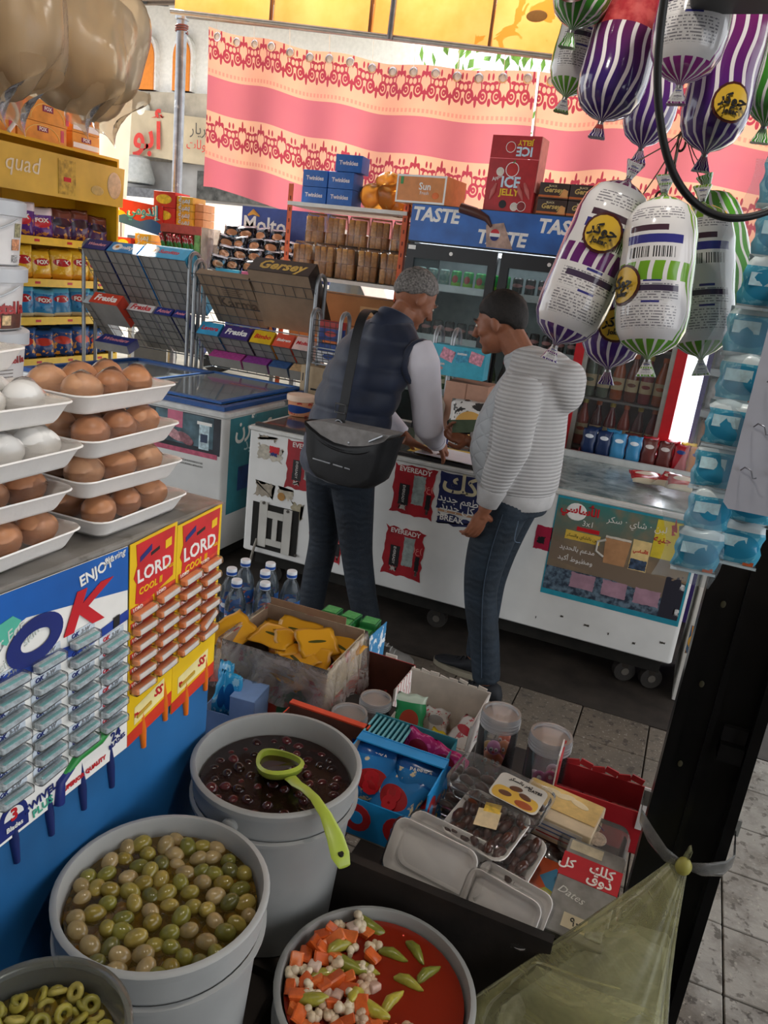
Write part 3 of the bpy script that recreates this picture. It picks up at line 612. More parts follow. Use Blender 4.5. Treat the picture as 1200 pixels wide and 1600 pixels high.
# green olives
B1 = (-.520,.706,.552); HB = .313
bucket('olive_bucket','grey-white plastic bucket full of green olives in brine',B1,.140,HB,WP,liquid('#5c4c1a',.35),HB-.028)
OL = [olive_mesh(mat(c,.22,var=.10,scale=60,coat=.3)) for c in ('#7f7a33','#8f813a','#6f6c2d','#9c8944','#948055','#84722f','#a28c60','#625f30')]
OT = [olive_mesh(mat(c,.3,var=.10,scale=60)) for c in ('#87701f','#7a6a22','#94781f')]
for (x,y) in scatter(140,.121,.0203,30000): ob('olive', rnd.choice(OL), None, (B1[0]+x,B1[1]+y,B1[2]+HB-.029+rnd.uniform(-.004,.003)), (PI/2+rnd.uniform(-.8,.8),0,rnd.uniform(0,6)), label='green olive floating at the top of the olive bucket', cat='olive', group='green olives', scale=rnd.uniform(.9,1.12))
for (x,y) in scatter(85,.117,.0225): ob('olive', rnd.choice(OT), None, (B1[0]+x,B1[1]+y,B1[2]+HB-.0475), (PI/2+rnd.uniform(-.8,.8),0,rnd.uniform(0,6)), label='yellow-green olive sunk in the brine of the olive bucket', cat='olive', group='sunken green olives')
# black olives
B2 = (-.518,1.008,.571)
bucket('black_olive_bucket','grey-white plastic bucket of black olives in dark brine',B2,.141,HB,WP2,liquid('#1a0807',.82),HB-.040)
OD = [olive_mesh(mat(c,.18,var=.1,scale=60,coat=.4),.0125,.0105) for c in ('#3a1216','#2a0d10','#4d1a1e','#1f0a0b')]
for (x,y) in scatter(95,.113,.0215): ob('black_olive', rnd.choice(OD), None, (B2[0]+x,B2[1]+y,B2[2]+HB-.0455+rnd.uniform(-.004,.003)), (PI/2+rnd.uniform(-.8,.8),0,rnd.uniform(0,6)), label='dark purple olive floating in the black olive bucket', cat='olive', group='black olives', scale=rnd.uniform(.85,1.05))
# lime green ladle resting across the bucket rim
ld = thing('serving_ladle','lime green plastic ladle resting on the black olive bucket','ladle',(B2[0],B2[1],B2[2]+HB))
LG = mat('#a2b443',.35,var=.08,scale=20); c0 = Vector((-.004,.013,-.016)); ax = Vector((.8,-.6,0)).normalized(); sd = Vector((.6,.8,0))
def bowl_ring(s, dz): return [tuple(c0+ax*(s*(.052*math.cos(a)-.006))+sd*(s*(.036+.012*math.cos(a))*math.sin(a))+Vector((0,0,dz+.012*math.cos(a)))) for a in [2*PI*i/28 for i in range(28)]]
q = MB(); q.loft([bowl_ring(1.06,-.001),bowl_ring(1.0,-.012),bowl_ring(.7,-.024),bowl_ring(.3,-.027),bowl_ring(.3,-.025),bowl_ring(.66,-.022),bowl_ring(.88,-.011),bowl_ring(.9,.0015)],closed=False,cap0=False,cap1=False)
n_ = 28; q.f.append(tuple(3*n_+j for j in range(n_))); q.mi.append(0); q.f.append(tuple(4*n_+j for j in range(n_))); q.mi.append(0); q.loft([bowl_ring(1.06,-.001),bowl_ring(.9,.0015)],cap0=False,cap1=False)
q.build('bowl', LG, ld, smooth=60); q = MB(); q.loft([bowl_ring(.86,-.008),bowl_ring(.6,-.0079)],cap0=True,cap1=True); q.build('brine_in_bowl', mat('#2a0d0b',.08,var=.2), ld)
path = [(.05,.003),(.075,.008),(.105,.02),(.14,.028),(.18,.026),(.215,.012),(.235,-.004),(.25,-.012)]; wd = [.011,.010,.0085,.0085,.010,.014,.0155,.010]
R = []
for (t,dz), w in zip(path, wd):
    b = c0+ax*t+Vector((0,0,dz)); R.append([tuple(b+sd*(w*math.cos(a))+Vector((0,0,.0032*math.sin(a)))) for a in [2*PI*i/12 for i in range(12)]])
MB().loft(R).build('handle', LG, ld, smooth=70); h = c0+ax*.236+Vector((0,0,-.0035)); q = MB(); q.lathe([(.0045,-.0042),(.0045,.0042)],12); q.build('hang_hole', BLK, ld, tuple(h), smooth=50)
# mixed pickles
B3 = (-.245,.86,.367)
bucket('pickle_bucket','grey plastic bucket of mixed vegetable pickles in red sauce',B3,.148,HB,WP2,liquid('#9a270c',.72),HB-.017)
def chunk(kind):
    q = MB()
    if kind == 'carrot':
        rbox(q,.022,.018,.013,.003,.002,-.006)
        q.v = [(x*(1+.25*math.sin(z*200)),y+.002*math.sin(x*900),z*(1+.3*x/.02)) for x,y,z in q.v]
    elif kind == 'cauliflower':
        for k in range(7): q.ell((rnd.uniform(-.009,.009),rnd.uniform(-.008,.008),rnd.uniform(-.001,.005)),(.0065,.0065,.006),8,6)
        q.tube([(0,0,0),(.002,.014,-.006)],[.006,.004],7)
    elif kind == 'turnip': rbox(q,.018,.015,.012,.003,.002,-.005)
    else: q.tube([(-.03,0,0),(-.02,.003,.001),(-.004,.004,.002),(.01,.0,.001),(.024,-.004,0),(.031,-.005,.001)],[.003,.009,.011,.009,.005,.0015],10)
    return q
KM = {'carrot':['#d2612a','#c4551f','#db7034'],'cauliflower':['#d3bfa0','#c9ab8e','#d9c9ad'],'turnip':['#d8bfae','#c7a493'],'pepper':['#9a9438','#7f8230','#b0a53c']}
NMs = {'carrot':('carrot_chunk','orange carrot chunk among the mixed pickles','carrot','pickled carrots'),'cauliflower':('cauliflower_floret','pale cauliflower floret among the mixed pickles','cauliflower','pickled cauliflower'),'turnip':('turnip_cube','pale turnip cube among the mixed pickles','turnip','pickled turnips'),'pepper':('green_pepper','olive-green pickled pepper in red sauce','pepper','pickled peppers')}
PCH = {k:[(chunk(k).mesh(NMs[k][0], mat(c,.28,var=.14,scale=70,coat=.2), 60 if k != 'carrot' else 30)) for c in v] for k, v in KM.items()}
for (x,y) in scatter(200,.127,.0150,30000):
    side = (x*.75+y*.66)/.12
    if rnd.random() < max(0,min(.97,.42+side*1.2)): continue
    k = rnd.choices(['carrot','cauliflower','turnip','pepper'],[.42,.4,.18,.06])[0]; nm, lb, ct, gp = NMs[k]
    ob(nm, rnd.choice(PCH[k]), None, (B3[0]+x,B3[1]+y,B3[2]+HB-.015+rnd.uniform(-.003,.008)), (rnd.uniform(-.5,.5),rnd.uniform(-.5,.5),rnd.uniform(0,6)), label=lb, cat=ct, group=gp, scale=rnd.uniform(.85,1.25))
for x,y,a in ((.03,.098,-.5),(.0,.075,.2),(.062,.07,1.2),(.04,.04,.1),(.03,.0,1.4),(-.03,.03,.3)):
    ob('green_pepper', rnd.choice(PCH['pepper']), None, (B3[0]+x,B3[1]+y,B3[2]+HB-.016), (0,0,a), label=NMs['pepper'][1], cat='pepper', group='pickled peppers', scale=.8)
# sliced olives in a clear tub
B4 = (-.478,.440,.68); H4 = .235
bucket('sliced_olive_tub','clear plastic tub of sliced green olives',B4,.093,H4,CP,liquid('#5a4f1e',.35),H4-.03)
q = MB(); q.loft([[((.0072+.004*math.cos(b))*math.cos(a),(.0072+.004*math.cos(b))*math.sin(a),.0034*math.sin(b)) for b in [2*PI*k/8 for k in range(8)]] for a in [2*PI*i/14 for i in range(14)]],closed=True)
SL = [q.mesh('olive_slice', mat(c,.3,var=.1,scale=80), 180) for c in ('#a3983f','#8f8838','#b3a552')]
for lay, n, z in ((0,70,-.042),(1,75,-.033),(2,34,-.027)):
    for (x,y) in scatter(n,.074,.0155): ob('olive_slice', rnd.choice(SL), None, (B4[0]+x,B4[1]+y,B4[2]+H4+z+rnd.uniform(-.002,.002)), (rnd.uniform(-.9,.9),rnd.uniform(-.9,.9),rnd.uniform(0,6)), label='green olive ring in the clear tub', cat='olive', group='sliced olives')
# plinths the pails stand on, and the checked cloth between them
pl = thing('crate_plinth','dark wooden crate carrying the olive buckets','crate',(-.53,.87,0)); m = MB(); rbox(m,.23,.56,.551,.01,.004,0,c=(0,0)); m.build('box', mat('#2b241f',.85,var=.3,bump=.3), pl)
m = MB(); m.bb(-.11,.02,.5515,.11,.27,.5705); m.build('riser_board', mat('#2b241f',.85,var=.3), pl)
p2 = thing('low_crate','dark low crate carrying the mixed pickle bucket','crate',(-.245,.86,0)); m = MB(); rbox(m,.26,.26,.366,.01,.004,0); m.build('box', mat('#2e2822',.85,var=.3,bump=.3), p2)
p4 = thing('tub_block','dark block carrying the sliced olive tub','crate',(-.478,.44,0)); MB().bb(-.09,-.16,0,.09,.10,.66).build('box', mat('#2b241f',.85,var=.3), p4); MB().bb(-.1,-.17,.661,.1,.11,.679).build('shelf', mat('#2b241f',.85,var=.3), p4)
def check_mat():
    n = NT('blue_check_cloth'); s = n.sep(n.coord('Object')); 
    a = n.step(n.math('FRACT', n.math('MULTIPLY', s[0], 55.0)), .5); b = n.step(n.math('FRACT', n.math('MULTIPLY', n.math('ADD', s[1], s[2]), 55.0)), .5)
    c = n.mix(n.math('MULTIPLY', n.math('ADD', a, b), .5), hx('#3d78b8'), hx('#1f4d8c')); c = n.mix(n.ramp(n.noise(n.coord('Object'), 14, 3), .58, .64), c, hx('#8b8f98'))
    return n.done(n.pbr(c, .7))
cl = thing('checked_cloth','blue checked cloth bunched between the pickle buckets','cloth',(-.375,.99,.30))
m = MB(); m.grid(lambda u,v: (lerp(-.03,.035,u), lerp(-.30,.02,v), .15*(1-u)**1.2*(.4+.6*v)+.012*math.sin(v*19+u*6)+.008*math.sin(u*15)), 24, 34); m.build('cloth', check_mat(), cl, smooth=180)
# ================================================================ SNACK TABLE between the counter and the black post
def packet_mesh(w, h, t, m, seal=.07, seed=0, nx=10, ny=12, name='packet'):
    """pillow bag standing up, base at z = 0, facing -y, with crimped ends"""
    R = random.Random(seed); ph = [R.uniform(0,6) for _ in range(6)]; q = MB()
    def fn(sg):
        def g(u, v):
            a = 2*u-1; e = 1-min(1,max(0,(abs(2*v-1)-(1-2*seal))/(2*seal))); k = math.sqrt(max(0,1-a*a))**.8*math.sqrt(max(0,1-(abs(2*v-1)/(1-seal*.9))**2.6)) if abs(2*v-1) < 1-seal*.9 else 0
            y = sg*(t/2*k*(1+.10*math.sin(u*9+ph[0]+v*5)+.08*math.sin(v*13+ph[1]))+.0006)
            return (w/2*a*(1-.06*k)+.002*math.sin(v*15+ph[2]), y+.004*math.sin(v*3+ph[3])*(1-k), h*v+.002*math.sin(u*11+ph[4]))
        return g
    q.grid(fn(-1),nx,ny); q.grid(fn(1),nx,ny); me = q.mesh(name, m, 180)
    bm = bmesh.new(); bm.from_mesh(me); bmesh.ops.remove_doubles(bm, verts=bm.verts, dist=.0014); bmesh.ops.recalc_face_normals(bm, faces=bm.faces); bm.to_mesh(me); bm.free(); return me
def open_box(q, x0,y0,z0,x1,y1,hf,hb,hl,hr,t=.003,mo=0,mi=1):
    """open carton: walls of different heights, outside print mo, inside mi"""
    q.bb(x0,y0,z0,x1,y1,z0+t,mi,fm={0:mo})
    q.bb(x0,y0,z0+t,x1,y0+t,z0+hf,mo,fm={4:mi}); q.bb(x0,y1-t,z0+t,x1,y1,z0+hb,mo,fm={2:mi})
    q.bb(x0,y0+t,z0+t,x0+t,y1-t,z0+hl,mo,fm={3:mi}); q.bb(x1-t,y0+t,z0+t,x1,y1-t,z0+hr,mo,fm={5:mi}); return q
GREYB = mat('#8a857d',.85,var=.06); BRN = mat('#5b3426',.8,var=.15); CREAM = mat('#d9cfc2',.8,var=.06)
# tables
tb = thing('display_table','dark wooden display table with worn front board under the snacks','table',(-.2,1.05,0))
DW = mat('#221b17',.75,var=.35,scale=10,c2='#4a3626',thr=.66,bump=.3)
MB().bb(-.20,.0,.64,.275,.575,.66).build('table_top', DW, tb); MB().bb(-.23,-.022,.36,.185,-.004,.72).build('front_board', DW, tb)
MB().bb(-.48,.175,.64,-.2005,.575,.66).build('table_top', DW, tb)
for x, y in ((-.17,.04),(.22,.04),(.24,.54),(-.44,.54)): MB().bb(x-.02,y-.02,0,x+.02,y+.02,.64).build('leg', DW, tb)
t2 = thing('low_stand','dark low wooden stand behind the bucket of black olives','stand',(-.95,1.7,0)); MB().bb(-.36,-.32,.56,.25,.36,.58).build('top', DW, t2); MB().bb(.2505,-.065,.56,.45,.2,.58).build('top_extension', DW, t2)
for x, y in ((-.33,-.29),(.22,-.29),(.22,.33),(-.33,.33),(.42,.17)): MB().bb(x-.02,y-.02,0,x+.02,y+.02,.56).build('leg', DW, t2)
TZ = .6605; SZ = .5805

# blue carton of paprika snacks
e = thing('snack_carton','open bright blue carton printed with red rings holding paprika snack bags','carton',(-.374,1.212,TZ))
SB = mat('#1f8fd0',.4,var=.06); q = MB(); open_box(q,-.093,-.06,0,.093,.06,.085,.145,.145,.145,.003,0,1); q.build('box', [SB,GREYB], e)
for x in (-.04,.045):
    for r, m in ((.03,mat('#b3262a',.4)),(.014,SB)):
        pts = [(x+r*math.cos(RAD(a)),.045+r*math.sin(RAD(a))) for a in range(0,360,24)]; MB().poly(pts,-.0615-(.0004 if r < .02 else 0),-.0602).build('ring_print', m, e)
for y, z in ((-.03,.09),(.02,.06)):
    for r, m in ((.028,mat('#b3262a',.4)),(.013,SB)):
        MB().poly([(y+r*math.cos(RAD(a)),z+r*1.2*math.sin(RAD(a))) for a in range(0,360,24)],.0932,.0938+(.0004 if r < .02 else 0),plane='yz').build('ring_print', m, e)
for k in range(3): MB().ell((0,0,0),(.003,.02,.006),8,6).build('fry_print', YEL, e, (.0935,-.01+.02*k,.03+.012*k), (.5+.3*k,0,0), smooth=60)
q = MB(); q.bb(-.093,.058,.146,.093,.061,.150); q.bb(-.093,.03,.146,.093,.0585,.149,M=Matrix.Translation((0,.0,.0))); q.build('top_flap', SB, e)
PAP = printed('#2a7fc4','#b3262a','#1c5ea8',.82,None,.2,'#e8d9b0',.22,.45,(.3,.18),seed=1)
for k, (x,y,rz,rx,lb) in enumerate(((-.045,.02,.2,-.35,'standing at the back of the blue carton'),(.0,-.02,-.35,-.75,'lying open over the blue carton front'),(.05,.02,.1,-.3,'upright in the corner of the blue carton'))):
    o = ob('snack_bag', packet_mesh(.105,.125,.035,PAP,seed=k+3,name='snack_bag'), None, (-.374+x,1.205+y,TZ+.018), (rx,0,rz), label='blue paprika snack bag '+lb, cat='snack bag', group='paprika snack bags')
    txt(o,'PAPRIKA',.012,WHT,(0,-.012,.105),(PI/2,0,0),bold=.02); txt(o,'8',.06,RED,(0,-.0195,.05),(PI/2,0,0),bold=.06)
# teal carton with magenta sachets
e = thing('sachet_carton','open teal carton with magenta sachet leaning out','carton',(-.392,1.347,TZ)); q = MB(); open_box(q,-.094,-.05,0,.094,.05,.11,.118,.112,.112,.003,0,1); q.build('box', [mat('#2f7f8c',.5,var=.1),mat('#3a8d99',.6,var=.1)], e)
for i in range(9): MB().bb(-.0925,-.044+.0,.112,-.0925+.004,.046,.116).build('perforated_tab', mat('#6fb5bd',.5), e, (.0105*i,0,0))
MG = printed('#c02a70','#8c1a30',None,.8,None,.2,'#e36aa2',.25,.5,(.3,.3),seed=2)
ob('sachet', packet_mesh(.085,.075,.012,MG,seed=8,name='sachet'), None, (-.37,1.352,TZ+.05), (-.25,0,-.35), label='magenta sweet sachet leaning in the teal carton', cat='sachet', group='magenta sachets'); ob('sachet', packet_mesh(.085,.075,.012,MG,seed=9,name='sachet'), None, (-.315,1.336,TZ+.045), (-.3,.2,-.1), label='magenta sweet sachet in the corner of the teal carton', cat='sachet', group='magenta sachets')
# white carton with mixed sachets
e = thing('mixed_sachet_carton','open white carton with torn edges holding assorted sachets','carton',(-.382,1.521,TZ)); q = MB(); open_box(q,-.088,-.075,0,.088,.075,.06,.128,.07,.125,.003,0,1); q.v = [(x*(1+.12*z/.12),y*(1+.15*z/.12) if y > 0 else y,z) for x,y,z in q.v]; q.build('box', [mat('#cfc8c0',.8,var=.06),mat('#c8bcae',.85,var=.08)], e)
for i in range(8): MB().box((-.09+.024*i,.0855+.002*(i%2),.128+.003*(i%3)),(.022,.003,.008),rot=(0,.2*(i%2),0)).build('torn_edge', CREAM, e)
for k,(x,y,z,rx,rz,w,h,m,lb) in enumerate(((-.055,-.035,.05,-.35,.25,.07,.10,printed('#2f9a5c','#b8452e','#d8e6d0',.8,'#1f7a44',.15,None,.3,.4,(.3,.25)),'green sweet sachet with red print in the white carton'),(.02,-.055,.045,-.4,-.3,.045,.055,printed('#e7c52a','#d04a2a',None,.8,None,.2,None,.3),'small yellow sachet in the white carton'),(-.01,.03,.045,-.5,.1,.06,.055,printed('#e4dfdc','#a8a4a6',None,.8,None,.2,'#c94a50',.35,.5,(.3,.2),seed=4),'white sachet with grey panel in the white carton'),(.045,.01,.04,-.9,-.6,.07,.08,printed('#e9e3e0','#c23040',None,.8,None,.2,'#d06a70',.3,.55,(.35,.12),seed=6),'white and red sachet lying in the white carton'))):
    ob('sachet', packet_mesh(w,h,.012,m,seed=k+20,name='sachet'), None, (-.382+x,1.521+y,TZ+z-.03), (rx,0,rz), label=lb, cat='sachet')
# clear plastic jars
JR = film((.98,.98,.99),gloss=.28,haze=.05,rough=.05,bump=.05); JL = film((.96,.96,.97),gloss=.25,haze=.38,rough=.12,bump=.1,hcol='#f4f4f4')
def jar(label, loc, r, h, lid=True, rot=None):
    e = thing('plastic_jar', label, 'jar', loc, rot=rot)
    q = MB(); q.lathe([(r*.9,.0),(r*.97,.004),(r,.012),(r,h*.78),(r*.93,h*.84),(r*.93,h-.004),(r*.90,h-.004),(r*.90,h*.83),(r*.97,h*.77),(r*.97,.012),(r*.9,.004)],36); q.build('body', JR, e, smooth=50)
    q = MB(); q.lathe([(r*.985,h*.80),(r*1.0,h*.80),(r*1.005,h-.002),(r*.98,h+.002),(r*.86,h+.002),(r*.84,h-.003),(0.001,h-.003)],36,cap0=False); q.build('screw_lid', JL, e, smooth=40)
    for i in range(3):
        q = MB(); q.tube([(r*1.008*math.cos(a),r*1.008*math.sin(a),h*(.83+.05*i)) for a in [2*PI*k/32 for k in range(32)]],.0011,5,closed=True); q.build('lid_thread', JL, e, smooth=60)
    return e
jar('low empty clear jar with embossed lid beside the orange carton',(-.548,1.395,TZ),.041,.095); jar('low empty clear jar with embossed lid beside the brown carton',(-.522,1.485,TZ),.037,.095)
jar('clear jar of round smiley sweets standing by the date box',(-.232,1.492,TZ),.043,.155)
jar('clear jar of ring lollipops with a pink label, leaning',(-.118,1.475,TZ),.045,.15)
FACEC = ['#d98a5a','#c9653e','#d77ea6','#7fc0c9','#e0b35a','#c97aa8']
def ball(loc, c, lb, grp):
    e = thing('smiley_sweet', lb, 'sweet', loc, rot=(0,0,rnd.uniform(-.5,.2)), group=grp); q = MB(); q.ell((0,0,0),(.0155,.0155,.0155)); q.build('ball', mat(c,.35), e, smooth=180)
    for s in (-1,1):
        w = MB(); w.ell((0,0,0),(.0042,.002,.005)); o = w.build('eye', WHT, e, (s*.0055,-.0145,.004), smooth=180); w = MB(); w.ell((0,0,0),(.0018,.001,.002)); w.build('pupil', BLK, o, (0,-.0018,0), smooth=180)
    w = MB(); w.ell((0,0,0),(.003,.003,.0028)); w.build('nose', RED, e, (0,-.0155,-.002), smooth=180)
for i,(a,z) in enumerate([(-2.5,.018),(-1.6,.017),(-.7,.018),(.4,.017),(1.6,.018),(2.8,.017),(-2.0,.049),(-1.1,.049),(-.2,.049),(1.1,.05),(2.4,.05),(-1.55,.080),(-.5,.080),(.9,.081)]):
    ball((-.232+.024*math.cos(a),1.492+.024*math.sin(a),TZ+z), FACEC[i%6], 'round smiley-faced sweet in the clear jar', 'smiley sweets')
for i,(a,z) in enumerate([(-2.2,.02),(-1.3,.022),(-.2,.02),(1.4,.02),(2.6,.03),(-1.8,.055),(-.8,.06),(.8,.055)]):
    e = thing('ring_lollipop','pink and white ring lollipop in the clear jar','sweet',(-.118+.024*math.cos(a),1.475+.024*math.sin(a),TZ+z),rot=(1.2+rnd.uniform(-.3,.3),rnd.uniform(-.4,.4),0),group='ring lollipops')
    q = MB(); q.loft([[((.010+.005*math.cos(b))*math.cos(t),(.010+.005*math.cos(b))*math.sin(t),.005*math.sin(b)) for b in [2*PI*k/8 for k in range(8)]] for t in [2*PI*k/16 for k in range(16)]],closed=True); q.build('ring', mat(('#c9568c','#d9c9d2','#a83a78')[i%3],.3), e, smooth=180); q = MB(); q.ell((0,0,0),(.005,.005,.004)); q.build('centre', WHT, e, smooth=180)
# orange carton behind the bucket
e = thing('orange_carton','open orange-red carton wedged behind the bucket of black olives','carton',(-.572,1.288,TZ)); q = MB(); open_box(q,-.095,-.045,0,.095,.045,.10,.112,.104,.108,.003,0,1); q.build('box', [mat('#d2452a',.5,var=.08),BRN], e); MB().bb(-.095,.042,.113,.095,.058,.116).build('folded_flap', mat('#dd4f31',.5,var=.08), e)
# lollipop box
e = thing('lollipop_box','pale blue lollipop box standing open beside the yellow carton','carton',(-.848,1.415,SZ),.12)
q = MB(); open_box(q,-.062,-.042,0,.062,.042,.075,.13,.09,.13,.002,0,1); q.build('box', [mat('#7f9cc9',.5,var=.06),mat('#9fb0cc',.7)], e)
MB().bb(-.002,-.042,.126,.062,.042,.129).build('top_flap', mat('#87a4d2',.5), e); MB().bb(0.0,-.0445,.0,.062,-.0425,.129).build('front_panel', mat('#7f9cc9',.5,var=.06), e)
txt(e,'CHOCOLATE',.0135,WHT,(.03,-.0452,.052),bold=.03,w=.056); txt(e,'LOLLIPOP',.0135,WHT,(.028,-.0452,.034),bold=.03,w=.048)
LB = printed('#39a3d6','#1b5fa0',None,.8,None,.2,'#9fd4ea',.22,.5,(.25,.3),seed=5)
for k,(x,y,a) in enumerate(((-.04,.01,-.2),(-.02,-.01,.1),(-.045,-.015,.25))): ob('lollipop_packet', packet_mesh(.05,.12,.018,LB,seed=30+k,name='lollipop_packet'), None, (-.848+x,1.415+y,SZ+.05), (rnd.uniform(-.2,.1),a,a), label='shiny blue lollipop packet sticking out of the pale blue box', cat='packet', group='lollipop packets')
# carton of yellow sachets in a clear liner
CXc, CYc = -.80, 1.597
e = thing('yellow_sachet_carton','printed carton lined with clear plastic holding golden sachets','carton',(CXc,CYc,SZ),.03)
q = MB(); open_box(q,-.145,-.115,0,.145,.115,.20,.215,.205,.205,.004,0,1)
def cm():
    n = NT('printed_carton'); v = n.coord('Object'); s = n.sep(v); f = n.noise(v, 9, 2, .5); c = n.mix(n.step(s[2], .1), hx('#b9432f'), hx('#c7b79a')); c = n.mix(n.ramp(f,.56,.58), c, hx('#3f7a4a')); c = n.mix(n.ramp(n.noise(v,14,2),.62,.64), c, hx('#a92f2c')); return n.done(n.pbr(c,.6))
q.build('box', [cm(),mat('#8e7660',.85,var=.1)], e); MB().bb(-.135,.112,.19,.09,.1155,.235).build('back_flap', mat('#8a6a50',.85), e)
def liner(u, v):
    a = 2*PI*u; rx, ry = .156, .126; c, s = math.cos(a), math.sin(a); k = max(abs(c)/1,abs(s)/1); x, y = rx*c/k, ry*s/k
    w = .011*math.sin(u*2*PI*13+v*7)+.006*math.sin(u*2*PI*29+v*3)+.005*math.sin(u*2*PI*5-v*9)
    if v < .35: t = v/.35; return (x*(.93-.02*(1-t)), y*(.92-.02*(1-t)), lerp(.12,.212,t)+w*.4)
    t = (v-.35)/.65; return (x*lerp(.95,1.06+.0*s,t**.5)+w*c*t, y*lerp(.95,1.08,t**.5)+w*s*t, lerp(.216,.035+.05*(1-s)*.5,t)+w*.5*t)
q = MB(); q.grid(liner,96,16); q.build('clear_liner', film((.99,.98,.97),gloss=.3,haze=.16,rough=.18,bump=.9,bscale=16,hcol='#e6dcd6',streak=.5), e, smooth=180)
YS = [printed('#d99a22','#4a4a1c',None,.8,None,.2,None,.25,.5,(.22,.05),seed=k) for k in (1,2)]
for k,(x,y,z,rx,ry,rz) in enumerate(((-.02,.05,.185,-1.35,.05,.1),(-.055,-.02,.19,-1.3,0,-.05),(.035,0,.18,-1.25,.1,.7),(.085,.03,.182,-1.15,.1,.9),(.01,-.055,.17,-1.4,0,-.5),(.075,-.045,.168,-1.35,-.1,.3),(-.115,-.02,.175,-1.0,-.3,1.2),(-.08,.055,.165,-1.45,0,0),(.03,-.085,.155,-1.4,.2,-.2),(0,.02,.16,-1.5,0,.4),(.08,.075,.16,-1.3,0,-.4),(-.04,-.07,.152,-1.5,0,.15))):
    ob('gold_sachet', packet_mesh(.115,.09,.007,YS[k%2],seed=40+k,name='gold_sachet'), None, (CXc+x,CYc+y-.04,SZ+z-.005), (rx,ry,rz), label='golden yellow seasoning sachet in the plastic-lined carton', cat='sachet', group='golden sachets')
# green boxes in a blue carton
e = thing('green_box_tray','low blue and white tray filled with small green boxes','carton',(-.775,1.87,SZ),-.02); q = MB(); open_box(q,-.1,-.06,0,.1,.06,.12,.13,.13,.15,.002,0,1); q.build('box',[printed('#3a86b8','#dfe6ea',None,.8,None,.2,'#e8ecee',.5,seed=2),CREAM],e)
gb = MB(); rbox(gb,.05,.05,.13,.003,.001,0); gbm = gb.mesh('carton_body', printed('#2f8a45','#d9e2c2','#256f38',.9,None,.1,'#4fae5c',.35,.5,(.3,.12),seed=3), 40); gl = MB().bb(-.02,-.0215,.1305,.02,.0215,.1315).mesh('top_label', mat('#58a85f',.4,var=.15,scale=80))
for k in range(6):
    b = thing('green_box','small green packet box in the blue tray behind the golden sachets','box',(-.775-.062+.062*(k%3),1.87-.027+.054*(k//3),SZ+.004+(.05 if k != 2 else .035)-.03),rnd.uniform(-.08,.08),'small green boxes'); ob('carton_body',gbm,b); ob('top_label',gl,b)
# brown-inside carton of dark red sweets
e = thing('red_sweet_carton','open red and white striped carton holding dark red sweets','carton',(-.617,1.705,SZ),0); q = MB(); open_box(q,-.085,-.075,0,.09,.072,.06,.125,.12,.12,.003,0,1); q.build('box',[printed('#d8d2cc',None,None,.8,None,.2,None,.5,stripe='#b3262a',ax='yz'),mat('#4a2418',.85,var=.15)],e)
q = MB(); rbox(q,.034,.004,.016,.002,.001,.118,c=(.02,.0745)); q.build('white_tab', WHT, e); MB().bb(.0905,-.075,.09,.0935,.07,.125).build('striped_flap', printed('#e6e0da',None,None,.8,None,.2,None,.5,stripe='#b3262a',ax='yz'), e)
sw = MB(); sw.ell((0,0,0),(.014,.009,.007),10,7); sw.tube([(-.02,0,0),(-.013,0,0)],[.006,.003],6); sw.tube([(.013,0,0),(.02,0,0)],[.003,.006],6); swm = sw.mesh('wrapped_sweet', mat('#7a1c18',.25,var=.2,scale=60,coat=.4), 60)
for k,(x,y) in enumerate(scatter(16,.06,.022)): ob('wrapped_sweet', swm, None, (-.617+x,1.695+y*.9,SZ+.012+.012*(k%3)), (rnd.uniform(-.3,.3),0,rnd.uniform(0,6)), label='dark red wrapped sweet in the striped carton', cat='sweet', group='dark red sweets')
# water bottles
WBm = film((.92,.96,1.0),gloss=.3,haze=.10,rough=.04,bump=.1,hcol='#a9c3d6')
for k,(x,y) in enumerate(((-1.165,1.86),(-1.105,1.795),(-1.075,1.905),(-1.03,1.83),(-1.095,1.97),(-1.17,1.945),(-1.01,1.955))):
    e = thing('water_bottle','small clear water bottle with blue-ringed white cap on the low stand','bottle',(x,y,SZ),0,'water bottles')
    q = MB(); q.lathe([(.026,0),(.031,.006),(.031,.05),(.029,.056),(.031,.062),(.031,.14),(.022,.17),(.0135,.185),(.0135,.197)],22); q.build('body', WBm, e, smooth=50)
    q = MB(); q.lathe([(.0315,.075),(.0315,.12)],22,cap0=False,cap1=False); q.build('label_band', printed('#2f5f9e','#e6ebef',None,.8,None,.2,'#c96a4a',.3,seed=1), e, smooth=50)
    q = MB(); q.lathe([(.0155,.192),(.0158,.21),(.0145,.213),(.001,.2135)],20,cap0=True); c = q.build('cap', mat('#e6e9ec',.35), e, smooth=40); q = MB(); q.lathe([(.0161,.194),(.0161,.203)],20,cap0=False,cap1=False); q.build('blue_ring', mat('#27519f',.35), c, smooth=50)
